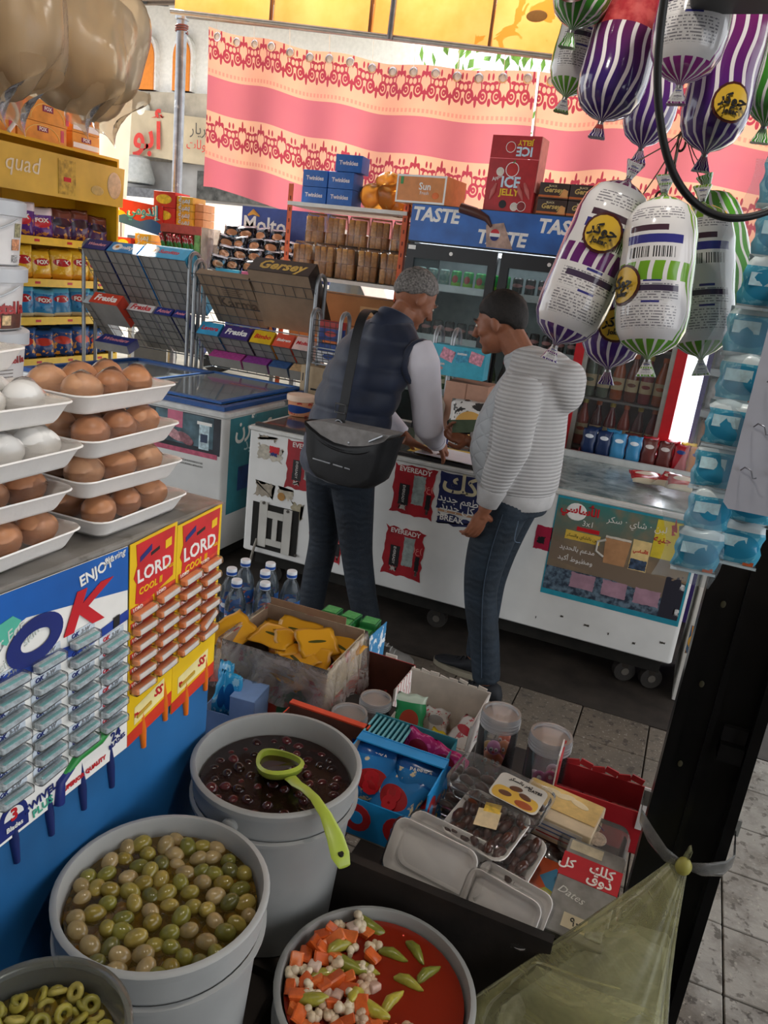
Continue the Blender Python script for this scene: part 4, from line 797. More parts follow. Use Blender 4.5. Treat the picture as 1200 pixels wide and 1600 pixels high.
# ---------------------------------------------------------------- dates and biscuits
PET = film((.97,.97,.97),gloss=.2,haze=.16,rough=.06,bump=.12,hcol='#c9c8c4'); DATE = mat('#4a261a',.3,var=.25,scale=60,coat=.3)
dm = []
for s in range(4):
    q = MB(); R = random.Random(s); q.tube([(-.016,0,0),(-.012,0,0),(-.004,.001,.001),(.006,0,.001),(.013,0,0),(.016,0,0)],[.002,.0065,.0088,.0085,.006,.0015],9); q.v = [(x,y*(1+.12*math.sin(x*500+s)),z*(1+.15*math.sin(x*420+2*s))) for x,y,z in q.v]; dm.append(q.mesh('date', DATE, 180))
def pet_box(label, loc, rot, big=True):
    e = thing('date_box', label, 'container', loc, rot=rot); w, d, h = .19, .105, .045
    q = MB(); q.loft([rrect(w-.03,d-.03,.015,4,0),rrect(w-.024,d-.024,.018,4,.003),rrect(w-.008,d-.008,.02,4,h-.012),rrect(w,d,.022,4,h-.011),rrect(w,d,.022,4,h-.009)],cap1=False); q.build('base', PET, e, smooth=50)
    q = MB(); q.loft([rrect(w+.001,d+.001,.022,4,h-.012),rrect(w+.002,d+.002,.022,4,h-.004),rrect(w-.008,d-.008,.02,4,h),rrect(w-.016,d-.016,.018,4,h),rrect(w-.02,d-.02,.016,4,h-.003)],cap0=False); q.build('lid', PET, e, smooth=50)
    for i in range(5):
        for j in range(3): ob('date', dm[(i+j)%4], e, (-.068+.034*i,-.026+.026*j,.016), (0,0,rnd.uniform(-.3,.3)))
    if big:
        q = MB(); q.loft([rrect(.095,.072,.012,4,h+.0002,.035,0),rrect(.095,.072,.012,4,h+.0008,.035,0)]); q.build('paper_label', mat('#d8d3c8',.4,var=.05), e)
        q = MB(); q.loft([rrect(.088,.034,.014,4,h+.0009,.035,-.017),rrect(.088,.034,.014,4,h+.0013,.035,-.017)]); q.build('yellow_print', mat('#e3b54c',.4,var=.1), e)
        for x,y,r in ((.028,.006,.3),(.05,-.004,-.2),(.015,-.016,.1)): MB().ell((0,0,0),(.013,.007,.0006)).build('date_print', mat('#6b4634',.4,var=.2), e, (x,y,h+.0014), (0,0,r), smooth=180)
        MB().ell((0,0,0),(.018,.009,.0006)).build('seal_print', mat('#a8532e',.4), e, (.055,-.024,h+.0016), smooth=180); txt(e,'DATES',.009,BLK,(.06,.020,h+.0012),'+z',bold=.02,roll=.1); txt(e,'تمر بالسكر',.011,BLK,(.03,.026,h+.0012),'+z',bold=.01)
        txt(e,'rosalina',.010,BLK,(.02,-d/2-.0012,.026),bold=.02)
        for x in (-.03,.07): MB().ell((0,0,0),(.010,.0006,.006)).build('side_seal', mat('#8a4a30',.4), e, (x,-d/2-.0008,.026), smooth=180)
    return e
pet_box('clear lidded date box with yellow label on top of another box',(-.172,1.252,TZ+.108),(.10,.04,-.16)); pet_box('clear lidded date box underneath the yellow-labelled one',(-.196,1.262,TZ+.052),(.05,.03,-.12),False)
def date_tray(label, loc, rot, lab=True):
    e = thing('date_tray', label, 'tray', loc, rot=rot); tray_mesh(.135,.115,.018,flare=.01).build('foam_tray', FOAM, e, smooth=60)
    for i in range(7):
        for j in range(4):
            x, y = -.048+.016*i+rnd.uniform(-.003,.003), -.036+.024*j+rnd.uniform(-.003,.003); ob('date', dm[(i+2*j)%4], e, (x,y,.012+.008*((i+j)%2)), (rnd.uniform(-.3,.3),rnd.uniform(-.3,.3),PI/2+rnd.uniform(-.5,.5)))
    q = MB(); q.grid(lambda u,v: (lerp(-.0675,.0675,u),lerp(-.0575,.0575,v),.0195+.012*min(1,4*min(u,1-u,v,1-v))+.0015*math.sin(u*31)*math.sin(v*27)),20,18); q.build('plastic_wrap', WRAP, e, smooth=180)
    if lab: MB().box((.004,.0,.0345),(.042,.038,.0006),.3).build('paper_label', mat('#d9c29a',.45,var=.1,scale=60), e); MB().box((.0,.024,.0346),(.03,.02,.0006),.3).build('price_sticker', mat('#e0b94a',.45,var=.2,scale=120), e)
date_tray('film-wrapped foam tray of brown dates with tan label',(-.172,1.180,TZ+.098),(.30,-.05,-.30)); date_tray('film-wrapped foam tray of dates half hidden under the labelled tray',(-.135,1.168,TZ+.066),(.28,-.02,-.22),False)
# foam trays standing on edge along the front board, their undersides showing
fm = tray_mesh(.165,.10,.018,flare=.01).mesh('foam_tray', FOAM, 60)
for k,(x,y,z,a,rz,lb) in enumerate(((-.245,1.108,.055,1.05,-.14,'foam tray on edge leaning against the blue snack carton side'),(-.225,1.128,.062,.95,-.14,'foam tray on edge tucked behind another beside the snack carton'),(-.108,1.075,.045,1.0,-.22,'foam tray on edge behind the front board near the gift box'),(-.095,1.093,.050,.9,-.22,'foam tray on edge between the balloon bag and front board'))):
    e = thing('wrapped_tray', 'white film-wrapped '+lb, 'tray', (x,y,TZ+z), rot=(a,0,rz)); ob('foam_tray', fm, e, scale=(1 if k < 2 else .82,1 if k < 2 else .8,1)); q = MB(); s = 1 if k < 2 else .82
    q.loft([rrect(.168*s,.103*s,.022,4,-.001),rrect(.17*s,.105*s,.022,4,.019),rrect(.15*s,.085*s,.02,4,.024)],cap0=True,cap1=True); q.build('plastic_wrap', film(gloss=.15,haze=.05,rough=.08,bump=.4,bscale=40), e, smooth=60)
# balloon-print bag
def balloon_mat():
    n = NT('balloon_print'); v = n.coord('Object'); w = n.n('ShaderNodeTexVoronoi'); w.inputs['Scale'].default_value = 26; n.l(v, w.inputs['Vector']); s = n.sep(w.outputs['Color'])
    c = n.mix(n.step(s[0],.35), hx('#4f8fb5'), hx('#c95a34')); c = n.mix(n.step(s[1],.62), c, hx('#a8a73a')); c = n.mix(n.step(s[2],.8), c, hx('#4e9a58')); return n.done(n.pbr(c,.2,coat=.5))
ob('balloon_bag', packet_mesh(.15,.15,.03,balloon_mat(),seed=60,name='balloon_bag'), None, (-.075,1.105,TZ+.018), (-1.45,0,-.25), label='bag of coloured balloons lying between date trays and gift box', cat='bag')
ob('dark_date_bag', packet_mesh(.07,.11,.03,mat('#2b1712',.2,var=.4,scale=70,coat=.6),seed=61,name='dark_date_bag'), None, (-.068,1.215,TZ+.02), (-1.2,.1,-.3), label='small clear bag of dark dates beside the gift box', cat='bag')
# date cake box
e = thing('date_cake_box','cream printed cake box with dark cake showing at its side','box',(-.062,1.312,TZ),-.14); q = MB(); rbox(q,.145,.10,.06,.003,.001,0); q.build('cake', mat('#3b211a',.4,var=.4,scale=50,coat=.5,bump=.3), e); q = MB(); rbox(q,.150,.105,.045,.003,.001,.0605); q.build('sleeve', mat('#d8c3a0',.5,var=.1), e)
MB().bb(-.07,-.02,.1062,.072,.05,.1068).build('wheat_print', mat('#d9b56c',.5,var=.15,scale=30), e); MB().bb(-.06,-.0533,.068,.06,-.0527,.1).build('front_print', mat('#d5ccc0',.5,var=.08), e)
for x,y,r in ((.0,.03,.3),(.03,.025,-.3),(-.03,.032,.1)): MB().ell((0,0,0),(.02,.009,.001)).build('nut_print', mat('#e2cda2',.5), e, (x,y,.107), (0,0,r), smooth=180)
[MB().bb(-.045+.01*k,-.0536,.090-.009*k,.05-.006*k,-.0534,.093-.009*k).build('print_line', mat('#5a6f96' if k < 2 else '#b0403a',.5), e) for k in range(3)]; MB().ell((0,0,0),(.014,.0006,.008)).build('seal_print', mat('#a85a3a',.5), e, (-.045,-.0535,.075), smooth=180)
# clamshell
e = thing('clamshell_box','clear empty-looking clamshell with round sticker behind the gift box','container',(.012,1.292,TZ+.008),rot=(.18,0,-.05)); w,d,h = .115,.095,.09
q = MB(); q.loft([rrect(w-.02,d-.02,.012,4,0),rrect(w-.004,d-.004,.016,4,h-.02),rrect(w+.006,d+.006,.018,4,h-.019),rrect(w+.006,d+.006,.018,4,h-.015),rrect(w-.006,d-.006,.016,4,h),rrect(w-.022,d-.022,.014,4,h),rrect(w-.026,d-.026,.012,4,h-.003)]); q.build('shell', film((.95,.95,.95),gloss=.25,haze=.28,rough=.06,bump=.25,hcol='#b5b2ae'), e, smooth=50); MB().ell((0,0,0),(.017,.017,.0005)).build('round_sticker', mat('#b9a795',.4,var=.2,scale=120), e, (.005,-.005,h-.0022), smooth=180)
q = MB(); q.tube([(-.02,.02,h-.002),(.0,.028,h-.002),(.012,.018,h-.002)],.0008,4); q.build('pen_mark', NAVY, e)
# gift box of dates
e = thing('date_gift_box','grey date gift box with a red sleeve and handwritten price','box',(.016,1.172,TZ+.006),rot=(.27,0,-.06)); q = MB(); rbox(q,.100,.185,.05,.004,.0015,0); q.build('tray', mat('#191718',.4,var=.1), e, smooth=40)
q = MB(); rbox(q,.101,.186,.018,.004,.0015,.051); q.build('clear_cover', mat('#8d8a86',.25,var=.15,scale=30,coat=.4), e, smooth=40); MB().bb(-.0515,.012,.035,.0515,.060,.0702).build('red_sleeve', mat('#c22a33',.4,var=.06), e)
txt(e,'كلك',.026,WHT,(.018,.045,.0707),'+z',bold=.02); txt(e,'ذوق',.026,WHT,(.018,.026,.0707),'+z',bold=.02); txt(e,'كل',.024,WHT,(-.042,.038,.0707),'+z',bold=.02)
MB().bb(-.045,.068,.0692,.012,.088,.0698).build('cream_label', mat('#c3b69a',.5,var=.12,scale=60), e); MB().bb(-.022,-.078,.0692,.018,-.052,.0698).build('price_label', mat('#d0c3a4',.5), e); txt(e,'٩٠',.02,BLK,(-.002,-.065,.0702),'+z',bold=.01); txt(e,'Dates',.02,mat('#d4d2cc'),(-.02,-.018,.0695),'+z',shear=.3,roll=-.2)
q = MB(); rbox(q,.028,.04,.004,.004,.001,.0692,c=(.032,-.062)); q.build('foil_window', mat('#b9b6b2',.15,metal=.6,var=.3,scale=80), e, smooth=40)
# long red carton with gum boxes
e = thing('red_gum_carton','torn open red carton of gum boxes beside the black post','carton',(.008,1.43,TZ),.02); q = MB(); open_box(q,-.095,-.042,0,.095,.045,.095,.10,.15,.155,.003,0,1); q.build('box',[mat('#b9262f',.45,var=.08),mat('#a52a30',.6)],e)
for i in range(6): MB().box((-.07+.026*i,.044,.106+.004*(i%2)),(.026,.003,.014),rot=(.1,.25*(1 if i%2 else -1),0)).build('torn_edge', mat('#c43a3f',.5), e)
MB().bb(.07,-.046,.06,.0955,-.0425,.155).build('white_flap', mat('#e4dfdc',.5), e); MB().bb(-.098,-.045,.09,-.0955,.02,.165).build('white_flap', mat('#e9e4e0',.5), e)
gm = MB(); rbox(gm,.05,.022,.075,.002,.001,0); gmm = gm.mesh('carton_body', printed('#7d1f2a','#d9d2cc',None,.8,None,.2,'#3b1518',.35,.5,(.3,.2),seed=7), 40)
for k,(x,c) in enumerate(((.045,0),(-.012,1),(-.065,0))):
    b = thing('gum_box','small gum box with printed front inside the red carton','box',(.008+x,1.41,TZ+.004),0,'gum boxes'); ob('carton_body',gmm,b); MB().bb(-.024,-.0118,.04,.024,-.0112,.066).build('front_label', mat('#1e2b2b' if c == 0 else '#a9cfa0',.4), b); c == 0 and txt(b,'ZONE',.014,WHT,(0,-.0125,.053),bold=.02)
# ================================================================ BLACK POST, hanging sausage rolls, sachet strips, bags, cable
BP = mat('#0d0d0e',.32,var=.3,scale=12,c2='#2c2b29',thr=.72,coat=.2)
po = thing('black_post','black painted steel channel post beside the display table','post',(.148,1.235,0))
MB().bb(-.066,-.004,0,.066,.012,3.42).build('web', BP, po); MB().bb(-.066,-.035,0,-.050,-.0045,3.42).build('flange', BP, po); MB().bb(.050,-.035,0,.066,-.0045,3.42).build('flange', BP, po)
MB().bb(-.01,-.012,.0,.0,-.0045,3.42).build('weld_rib', BP, po); MB().bb(.012,-.03,1.02,.048,-.0045,1.05).build('lug', BP, po); MB().bb(.012,-.016,1.02,.048,-.0045,1.075).build('lug_plate', mat('#2a2a2b',.25,metal=.4,var=.2), po); MB().bb(-.09,-.06,0,.09,.06,.012).build('base_plate', BP, po)
for z in (1.13,.98,1.27): MB().ell((-.035,-.0055,z),(.004,.001,.006)).build('paint_drip', mat('#55503a',.6), po)

def chub_mat(col, col2, lay):
    n = NT('sausage_casing'); s = n.sep(n.coord('Object')); X, Y, Z = s
    u = n.math('DIVIDE', n.math('ARCTAN2', X, n.math('MULTIPLY', Y, -1)), PI); v = Z     # u 0 = printed front, v in 0..1 scaled below
    g = n.sep(n.coord('Generated')); v = g[2]
    wav = n.math('MULTIPLY', n.math('SINE', n.math('MULTIPLY', v, 17.0)), .03)
    st = n.step(n.math('FRACT', n.math('ADD', n.math('MULTIPLY', u, 8.0), n.math('MULTIPLY', wav, 5.0))), .30)
    stc = n.mix(n.ramp(v, .2, .8), C(col), C(col2)); stripes = n.mix(st, hx('#e6e1e4'), stc)
    white = hx('#e3e1e2')
    def rect(u0,u1,v0,v1):
        a = n.math('MULTIPLY', n.step(u,u0), n.math('LESS_THAN',u,u1)); b = n.math('MULTIPLY', n.step(v,v0), n.math('LESS_THAN',v,v1)); return n.math('MULTIPLY',a,b)
    if lay == 'plain':
        c = stripes
        if col2 == '#8c2a3e2': pass
    else:
        side = n.step(n.math('ABSOLUTE', n.math('ADD', u, wav)), .36); c = n.mix(side, white, stripes)
        ln = n.step(n.math('FRACT', n.math('MULTIPLY', v, 62.0)), .55)
        mp = n.n('ShaderNodeCombineXYZ'); n.l(n.math('MULTIPLY', u, 22.0), mp.inputs[0]); n.l(n.math('FLOOR', n.math('MULTIPLY', v, 62.0)), mp.inputs[1])
        tx = n.math('MULTIPLY', ln, n.step(n.noise(mp.outputs[0], 1.6, 2), .47))
        for (a0,a1,b0,b1) in ((-.26,.26,.16,.30),(-.26,.26,.32,.42),(-.24,.26,.80,.87)): c = n.mix(n.math('MULTIPLY', n.math('MULTIPLY', rect(a0,a1,b0,b1), tx), .75), c, hx('#4a4a58'))
        bc = n.math('MULTIPLY', rect(-.2,.2,.57,.635), n.step(n.noise(n.n('ShaderNodeCombineXYZ').outputs[0] if False else mp.outputs[0], 9.0, 0), .5))
        cx = n.n('ShaderNodeCombineXYZ'); n.l(n.math('MULTIPLY', u, 90.0), cx.inputs[0]); bc = n.math('MULTIPLY', rect(-.2,.2,.57,.635), n.step(n.noise(cx.outputs[0], 1.0, 0), .5)); c = n.mix(bc, c, hx('#2a2a2c'))
        for (a0,a1,b0,b1,k) in ((-.24,.26,.655,.705,'#3a3a86'),(-.22,.12,.725,.76,'#4a3340'),(-.05,.1,.305,.318,'#3a3a86'),(-.05,.1,.43,.445,'#3a3a86'),(-.22,.26,.375,.41,'#463a52')): c = n.mix(rect(a0,a1,b0,b1), c, C(k))
        c = n.mix(rect(-.36,.36,*( (.45,.56) if lay == 'a' else (.44,.55) if lay == 'b' else (.86,.97))), c, stripes)
    end = n.math('MAXIMUM', n.math('LESS_THAN', v, .10), n.step(v, .93)); c = n.mix(end, c, stripes)
    if lay == 'plain' and col2 in ('#7a2238','#8a2030'): c = n.mix(rect(-.5,.5,.52,.80), c, n.mix(n.ramp(n.noise(n.coord('Object'), 45, 3), .4, .6), hx('#a8323a'), hx('#c85a58')))
    nm = n.bump(n.noise(n.coord('Object'), 40, 3), .15, .003)
    return n.done(n.pbr(c, .13, 0, nm, coat=.5))
CH = {}
def chub(nm, A, B, r, mt, label, twist=0, logo=None, group='hanging sausage rolls'):
    A, B = Vector(A), Vector(B); L = (A-B).length; ax = (A-B).normalized()
    e = thing('sausage_roll', label, 'sausage', tuple(B), group=None)
    y = Vector((0,1,0)); x = y.cross(ax).normalized(); y = ax.cross(x); M = Matrix((x,y,ax)).transposed() @ Matrix.Rotation(twist,3,'Z'); e.rotation_euler = M.to_euler()
    prof = [(.004,0),(.007,.004),(r*.45,.010),(r*.75,.020),(r*.93,.036),(r,.056)]+[(r*(1+.012*math.sin(k*2.1)),lerp(.056,L-.056,k/6)) for k in range(1,6)]+[(r,L-.056),(r*.93,L-.036),(r*.75,L-.020),(r*.45,L-.010),(.007,L-.004),(.004,L)]
    q = MB(); q.lathe(prof,30); q.build('casing', mt, e, smooth=180)
    for z, s in ((0,-1),(L,1)):
        R = [[((.0035+.010*k)*math.cos(a)*(1+.0*a),(.0035+.004*k)*math.sin(a)+.002*math.sin(3*a)*k,z+s*.024*k) for a in [2*PI*i/14 for i in range(14)]] for k in (0,.3,.7,1)]
        q = MB(); q.loft(R); q.build('tied_end', mt, e, smooth=60); q = MB(); q.lathe([(.0048,-.002),(.0048,.002)],10); q.build('clip', mat('#8f8f8f',.3,metal=.8), e, (0,0,z+s*.003), smooth=50)
    if logo is not None:
        def patch(rad, m, nmx, off):
            q = MB(); n = 18; vs = [(0,-(r+off),0)]; fs = []
            for k in range(1,4):
                for i in range(n):
                    a = 2*PI*i/n; dx, dz = rad*k/3*math.cos(a), rad*k/3*math.sin(a); t = dx/r; vs.append(((r+off)*math.sin(t),-(r+off)*math.cos(t),dz))
            for i in range(n): fs.append((0,1+i,1+(i+1)%n))
            for k in range(2):
                for i in range(n): fs.append((1+k*n+i,1+(k+1)*n+i,1+(k+1)*n+(i+1)%n,1+k*n+(i+1)%n))
            q.add(vs,fs); return q.build(nmx, m, e, (0,0,L*logo[1]), (0,0,logo[0]), smooth=180)
        patch(.027,mat('#4a1f1c',.3),'emblem_ring',.0015); b = patch(.0235,mat('#d9b13a',.3),'emblem',.0022)
        txt(b,'جوكر',.021,BLK,(0,-(r+.0035),.003),bold=.03); txt(b,'Joker',.010,BLK,(0,-(r+.003),-.012),bold=.03)
    return e
PUR = ('#4a2a78','#7a2560'); GR = ('#5f9a2a','#7fae2f'); MGT = ('#8a2a80','#7a2a86')
mA, mB, mC, mD = chub_mat(*PUR,'a'), chub_mat(*GR,'b'), chub_mat(*PUR,'plain'), chub_mat('#3a2468','#7a2238','plain'); mE = chub_mat(*GR,'c'); mF = chub_mat(*MGT,'c'); mG = chub_mat('#3f8a2f','#5aa035','plain')
chub('S1',(-.148,1.200,1.859),(-.201,1.160,1.625),.0505,mA,'white sausage roll with purple stripes hanging tilted beside the grey hoodie',.25,logo=(-.15,.64))
chub('S2',(-.148,1.331,1.812),(-.134,1.291,1.590),.0490,mC,'purple striped sausage roll hanging behind the white and green roll',0,logo=(.15,.28))
chub('S3',(-.094,1.166,1.840),(-.068,1.126,1.626),.0490,mB,'white sausage roll with a lime green band hanging before the others',-.1,logo=(-.75,.42))
chub('S4',(-.049,1.299,1.848),(-.001,1.259,1.628),.0456,mE,'white sausage roll with green striped foot hanging by the sachet strip',.1)
chub('S5',(-.051,1.449,1.885),(.031,1.409,1.700),.0437,mG,'all green striped sausage roll hanging at the back of the lower bunch',0)
chub('U1',(-.258,1.33,2.29),(-.285,1.304,2.072),.0450,mG,'green striped sausage roll with emblem at its tied foot',0,logo=(-.1,.2))
chub('U2',(-.285,1.47,2.22),(-.305,1.431,2.009),.0405,mE,'white and navy sausage roll hanging under the green emblem roll',.2)
chub('U3',(-.205,1.385,2.19),(-.223,1.335,1.956),.0520,mD,'purple striped sausage roll with a red meat picture',0)
chub('U4',(-.165,1.500,2.17),(-.170,1.460,1.943),.0423,mC,'slim purple sausage roll hanging behind the black cable',.3)
chub('U5',(-.110,1.235,2.21),(-.107,1.211,1.981),.0489,mF,'white sausage roll with magenta stripes and navy print',0)
chub('U6',(-.055,1.335,2.15),(-.061,1.305,1.914),.0470,mC,'purple striped sausage roll with yellow emblem near the chain',.2,logo=(.25,.24))
chub('U7',(.025,1.40,2.20),(.01,1.375,1.968),.0400,mG,'green striped sausage roll hanging closest to the black post',0)
# hook ring, chain and strings
HK = Vector((-.10,1.36,1.955)); RS = mat('#4a3a32',.5,metal=.6,var=.3)
ch = thing('hanging_chain','rusty steel chain holding the lower bunch of sausage rolls','chain',(-.10,1.36,1.70))
lk = MB(); lk.tube([(.006*math.cos(a),0,.0105*math.sin(a)+(.004 if math.sin(a) > 0 else -.004)) for a in [2*PI*k/16 for k in range(16)]],.0021,6,closed=True); lkm = lk.mesh('link', RS, 180)
for k in range(30): ob('link', lkm, ch, (-.012*(k < 10)*(10-k)/3,.0,.022*k+.02), (0,0,PI/2*(k%2)))
MB().tube([(0,0,.66),(0,0,1.70)],.003,6).build('hook_rod', RS, ch, smooth=50)
for k,p in enumerate(((-.142,1.206,1.884),(-.148,1.331,1.837),(-.094,1.171,1.865),(-.055,1.304,1.873),(-.06,1.454,1.91))):
    o = MB().tube([(0,0,0),tuple((HK-Vector(p))*.5+Vector((0,0,-.004))),tuple(HK-Vector(p))],.0011,4); s = thing('string','thin brown string tying up a lower sausage roll','string',p,group='strings of the lower bunch'); o.build('cord', mat('#6a5546',.8), s)
for k,p in enumerate(((-.256,1.332,2.312),(-.283,1.472,2.242),(-.203,1.388,2.212),(-.165,1.502,2.192),(-.110,1.237,2.232),(-.055,1.337,2.172),(.027,1.402,2.222))):
    s = thing('string','brown string tying up an upper sausage roll','string',p,group='strings of the upper bunch'); MB().tube([(0,0,0),(0,0,3.44-p[2])],.0012,4).build('cord', mat('#6a5546',.8), s)
# thick black cable
cb = thing('power_cable','thick black cable looping in front of the sausage rolls','cable',(-.13,1.06,2.4)); P = [(-.12,1.05,2.30),(-.13,1.05,2.10),(-.125,1.06,1.98),(-.105,1.065,1.90),(-.075,1.07,1.845),(-.035,1.085,1.815),(.01,1.10,1.812),(.06,1.13,1.84),(.12,1.19,1.90)]
def smoothp(P, k=6):
    out = []
    for i in range(len(P)-1):
        p0,p1,p2,p3 = [Vector(P[min(max(j,0),len(P)-1)]) for j in (i-1,i,i+1,i+2)]
        for t in range(k): t /= k; out.append(.5*((2*p1)+(p2-p0)*t+(2*p0-5*p1+4*p2-p3)*t*t+(3*p1-p0-3*p2+p3)*t**3))
    return out+[Vector(P[-1])]
MB().tube([p-Vector((-.13,1.06,2.4)) for p in smoothp([(-.11,1.10,3.4)]+P)],.0048,8).build('cable', mat('#121214',.45), cb, smooth=60)
# dark vented lamp box over the rolls
lb = thing('vented_lamp_box','dark grey vented lamp housing above the sausage rolls','lamp',(-.01,1.14,2.058)); q = MB(); rbox(q,.20,.10,.05,.006,.003,0); q.build('housing', mat('#38383a',.5,metal=.3), lb, smooth=40)
for i in range(9):
    for j in range(2): MB().bb(-.075+.018*i,-.0506,.012+.017*j,-.064+.018*i,-.0500,.024+.017*j).build('vent_slot', BLK, lb)
for x in (-.08,.08): MB().tube([(x,0,.05),(x,0,1.35)],.004,6).build('hanger_rod', STEEL, lb, smooth=50)
# strips of blue sachets hanging on the post
SBm = printed('#4fa8c6','#2f8fb5','#d6e4e8',.80,'#dfe9ec',.10,'#7cc3d8',.15,.48,(.42,.28),seed=3); n_ = 0
def sachet_strip(x, y, z0, n, label, rz):
    e = thing('sachet_strip', label, 'sachets', (x,y,z0), rz, 'hanging sachet strips')
    for k in range(n):
        me = packet_mesh(.062,.066,.014,SBm,seal=.10,seed=70+k,name='sachet',nx=8,ny=8); o = ob('sachet', me, e, (.003*math.sin(k*2.1),.004*math.sin(k*1.7),.062*k), (.10*math.sin(k*2.3),0,.12*math.sin(k*1.3)))
        MB().bb(-.024,-.0076,.030,.010,-.0070,.046).build('product_panel', mat('#bfe0ea',.3,var=.15,scale=80), o)
        MB().bb(.012,-.0016,.004,.026,-.0008,.010).build('orange_print', mat('#d0663a',.4), o)
        q = MB(); q.bb(-.031,-.0012,-.001,.031,.0012,.0025); q.build('perforation', mat('#cfdde2',.4), o)
    MB().tube([(0,0,.062*n),(0,.03,.062*n+.9)],.001,4).build('hanging_cord', mat('#c9c9c9',.7), e); return e
sachet_strip(.055,1.150,1.335,9,'strip of pale blue sachets hanging in front of the black post',.10); sachet_strip(.105,1.162,1.355,9,'strip of pale blue sachets half hidden by the grey hook panel',-.05)
e = thing('clear_strip_sleeve','clear cellophane sleeve around the hanging sachet strips','sleeve',(.05,1.158,1.335)); q = MB(); q.grid(lambda u,v: (lerp(-.05,.03,u)+.01*math.sin(v*21),-.016+.006*math.sin(u*5+v*17),lerp(-.015,.55,v)),10,40); q.build('cellophane', film((.97,.99,1),gloss=.3,haze=.22,rough=.12,bump=.5,hcol='#cfdde3'), e, smooth=180)
hp = thing('hook_panel','pale grey display panel with small wire hooks fixed to the post','panel',(.135,1.128,1.443)); q = MB(); q.loft([[(x,-.0,z) for x,z in pts] for pts in [[(-.065,.008),(-.057,0),(.07,0),(.07,.9),(-.065,.9)]]]+[[(x,.004,z) for x,z in pts] for pts in [[(-.065,.008),(-.057,0),(.07,0),(.07,.9),(-.065,.9)]]]); q.build('sheet', mat('#b9bcc8',.45,var=.04), hp)
for i in range(9):
    for j in range(3):
        x, z = -.042+.036*j+.002*i, .05+.06*i; q = MB(); q.tube([(x-.012,-.002,z+.006),(x-.008,-.008,z+.012),(x,-.014,z+.010),(x+.004,-.016,z),(x+.008,-.018,z+.002)],.0011,5); q.build('wire_hook', mat('#7f828c',.35,metal=.6), hp, smooth=60)
[MB().bb(.035,.004,z,.06,.074,z+.02).build('bracket', STEEL, hp) for z in (.1,.5)]
# knotted plastic bag tied round the post
bg = thing('plastic_bag','translucent yellow-green plastic bag knotted around the black post','bag',(.150,1.165,.845)); BGm = film((.95,.95,.82),gloss=.25,haze=.22,rough=.25,bump=.5,bscale=9,hcol='#d2cf9e',streak=.35)
def bagf(u, v):
    a = 2*PI*u; t = v; w = lerp(.010,.105,min(1,t*1.5)**1.15) if t < .67 else .105*(1-.25*((t-.67)/.33)**2); f = 1+.11*math.sin(7*a+2.6*t)*(.5+t*.3)+.05*math.sin(16*a+7*t)+.06*math.sin(3*a-5*t)
    dx = -.085*t-.03*math.sin(t*2)*(1 if math.cos(a) < 0 else .2); return (w*f*math.cos(a)*(1.65 if math.cos(a) < 0 else .85)+dx, w*.5*f*math.sin(a)-.21*min(1,t*1.35), -.36*t+.02*math.sin(a*2)*t)
q = MB(); q.grid(bagf,84,26); q.build('bag_film', BGm, bg, smooth=180); q = MB(); q.grid(lambda u,v: tuple(Vector(bagf(u,v*.75+.2))*.82+Vector((0,-.01,-.05))),60,16); q.build('inner_bag', film((.95,.95,.93),gloss=.3,haze=.35,rough=.2,bump=.6,bscale=14,hcol='#e6e6dc',streak=.3), bg, smooth=180)
q = MB(); q.ell((0,-.014,.004),(.013,.011,.016)); q.build('knot', mat('#9a9448',.5,var=.1,bump=.2), bg, smooth=180)
for pts in ([(0,-.014,.006),(-.03,-.012,.012),(-.06,-.004,.035),(-.078,.02,.045),(-.078,.08,.047)],[(0,-.014,.006),(.03,-.010,.008),(.06,.005,.012),(.074,.03,.014),(.074,.08,.03)]):
    R = []
    for i,p in enumerate(pts):
        w = .006+.010*math.sin(PI*i/4); R.append([(p[0],p[1]+.002*math.cos(a),p[2]+w*math.sin(a)) for a in [2*PI*k/10 for k in range(10)]])
    MB().loft(R).build('tie_band', film((.85,.85,.85),gloss=.35,haze=.35,rough=.15,bump=.7,bscale=60,hcol='#a9a9a4'), bg, smooth=180)
MB().box((0,.084,.04),(.158,.006,.03)).build('tie_band_back', mat('#9a9a94',.5), bg)
q = MB(); q.grid(lambda u,v: (lerp(-.006,.004,u)+.004*v,-.012+.004*math.sin(u*6),lerp(.012,.045,v)*(1-.5*abs(u-.5))),6,6); q.build('knot_tail', BGm, bg, smooth=180)
# open mouth flap of the bag, rolled rim
q = MB(); q.grid(lambda u,v: (lerp(-.19,-.03,u)+.01*math.sin(v*8),-.19-.03*math.sin(u*PI)*v,lerp(-.145,-.12,u)+lerp(-.1,.028*math.sin(u*PI)+.02*(1-u),v)),18,10); q.build('open_mouth', BGm, bg, smooth=180)
MB().tube(smoothp([(-.19,-.19,-.13),(-.175,-.20,-.108),(-.11,-.215,-.088),(-.06,-.205,-.09)]),.0016,6).build('rolled_rim', BGm, bg, smooth=60)
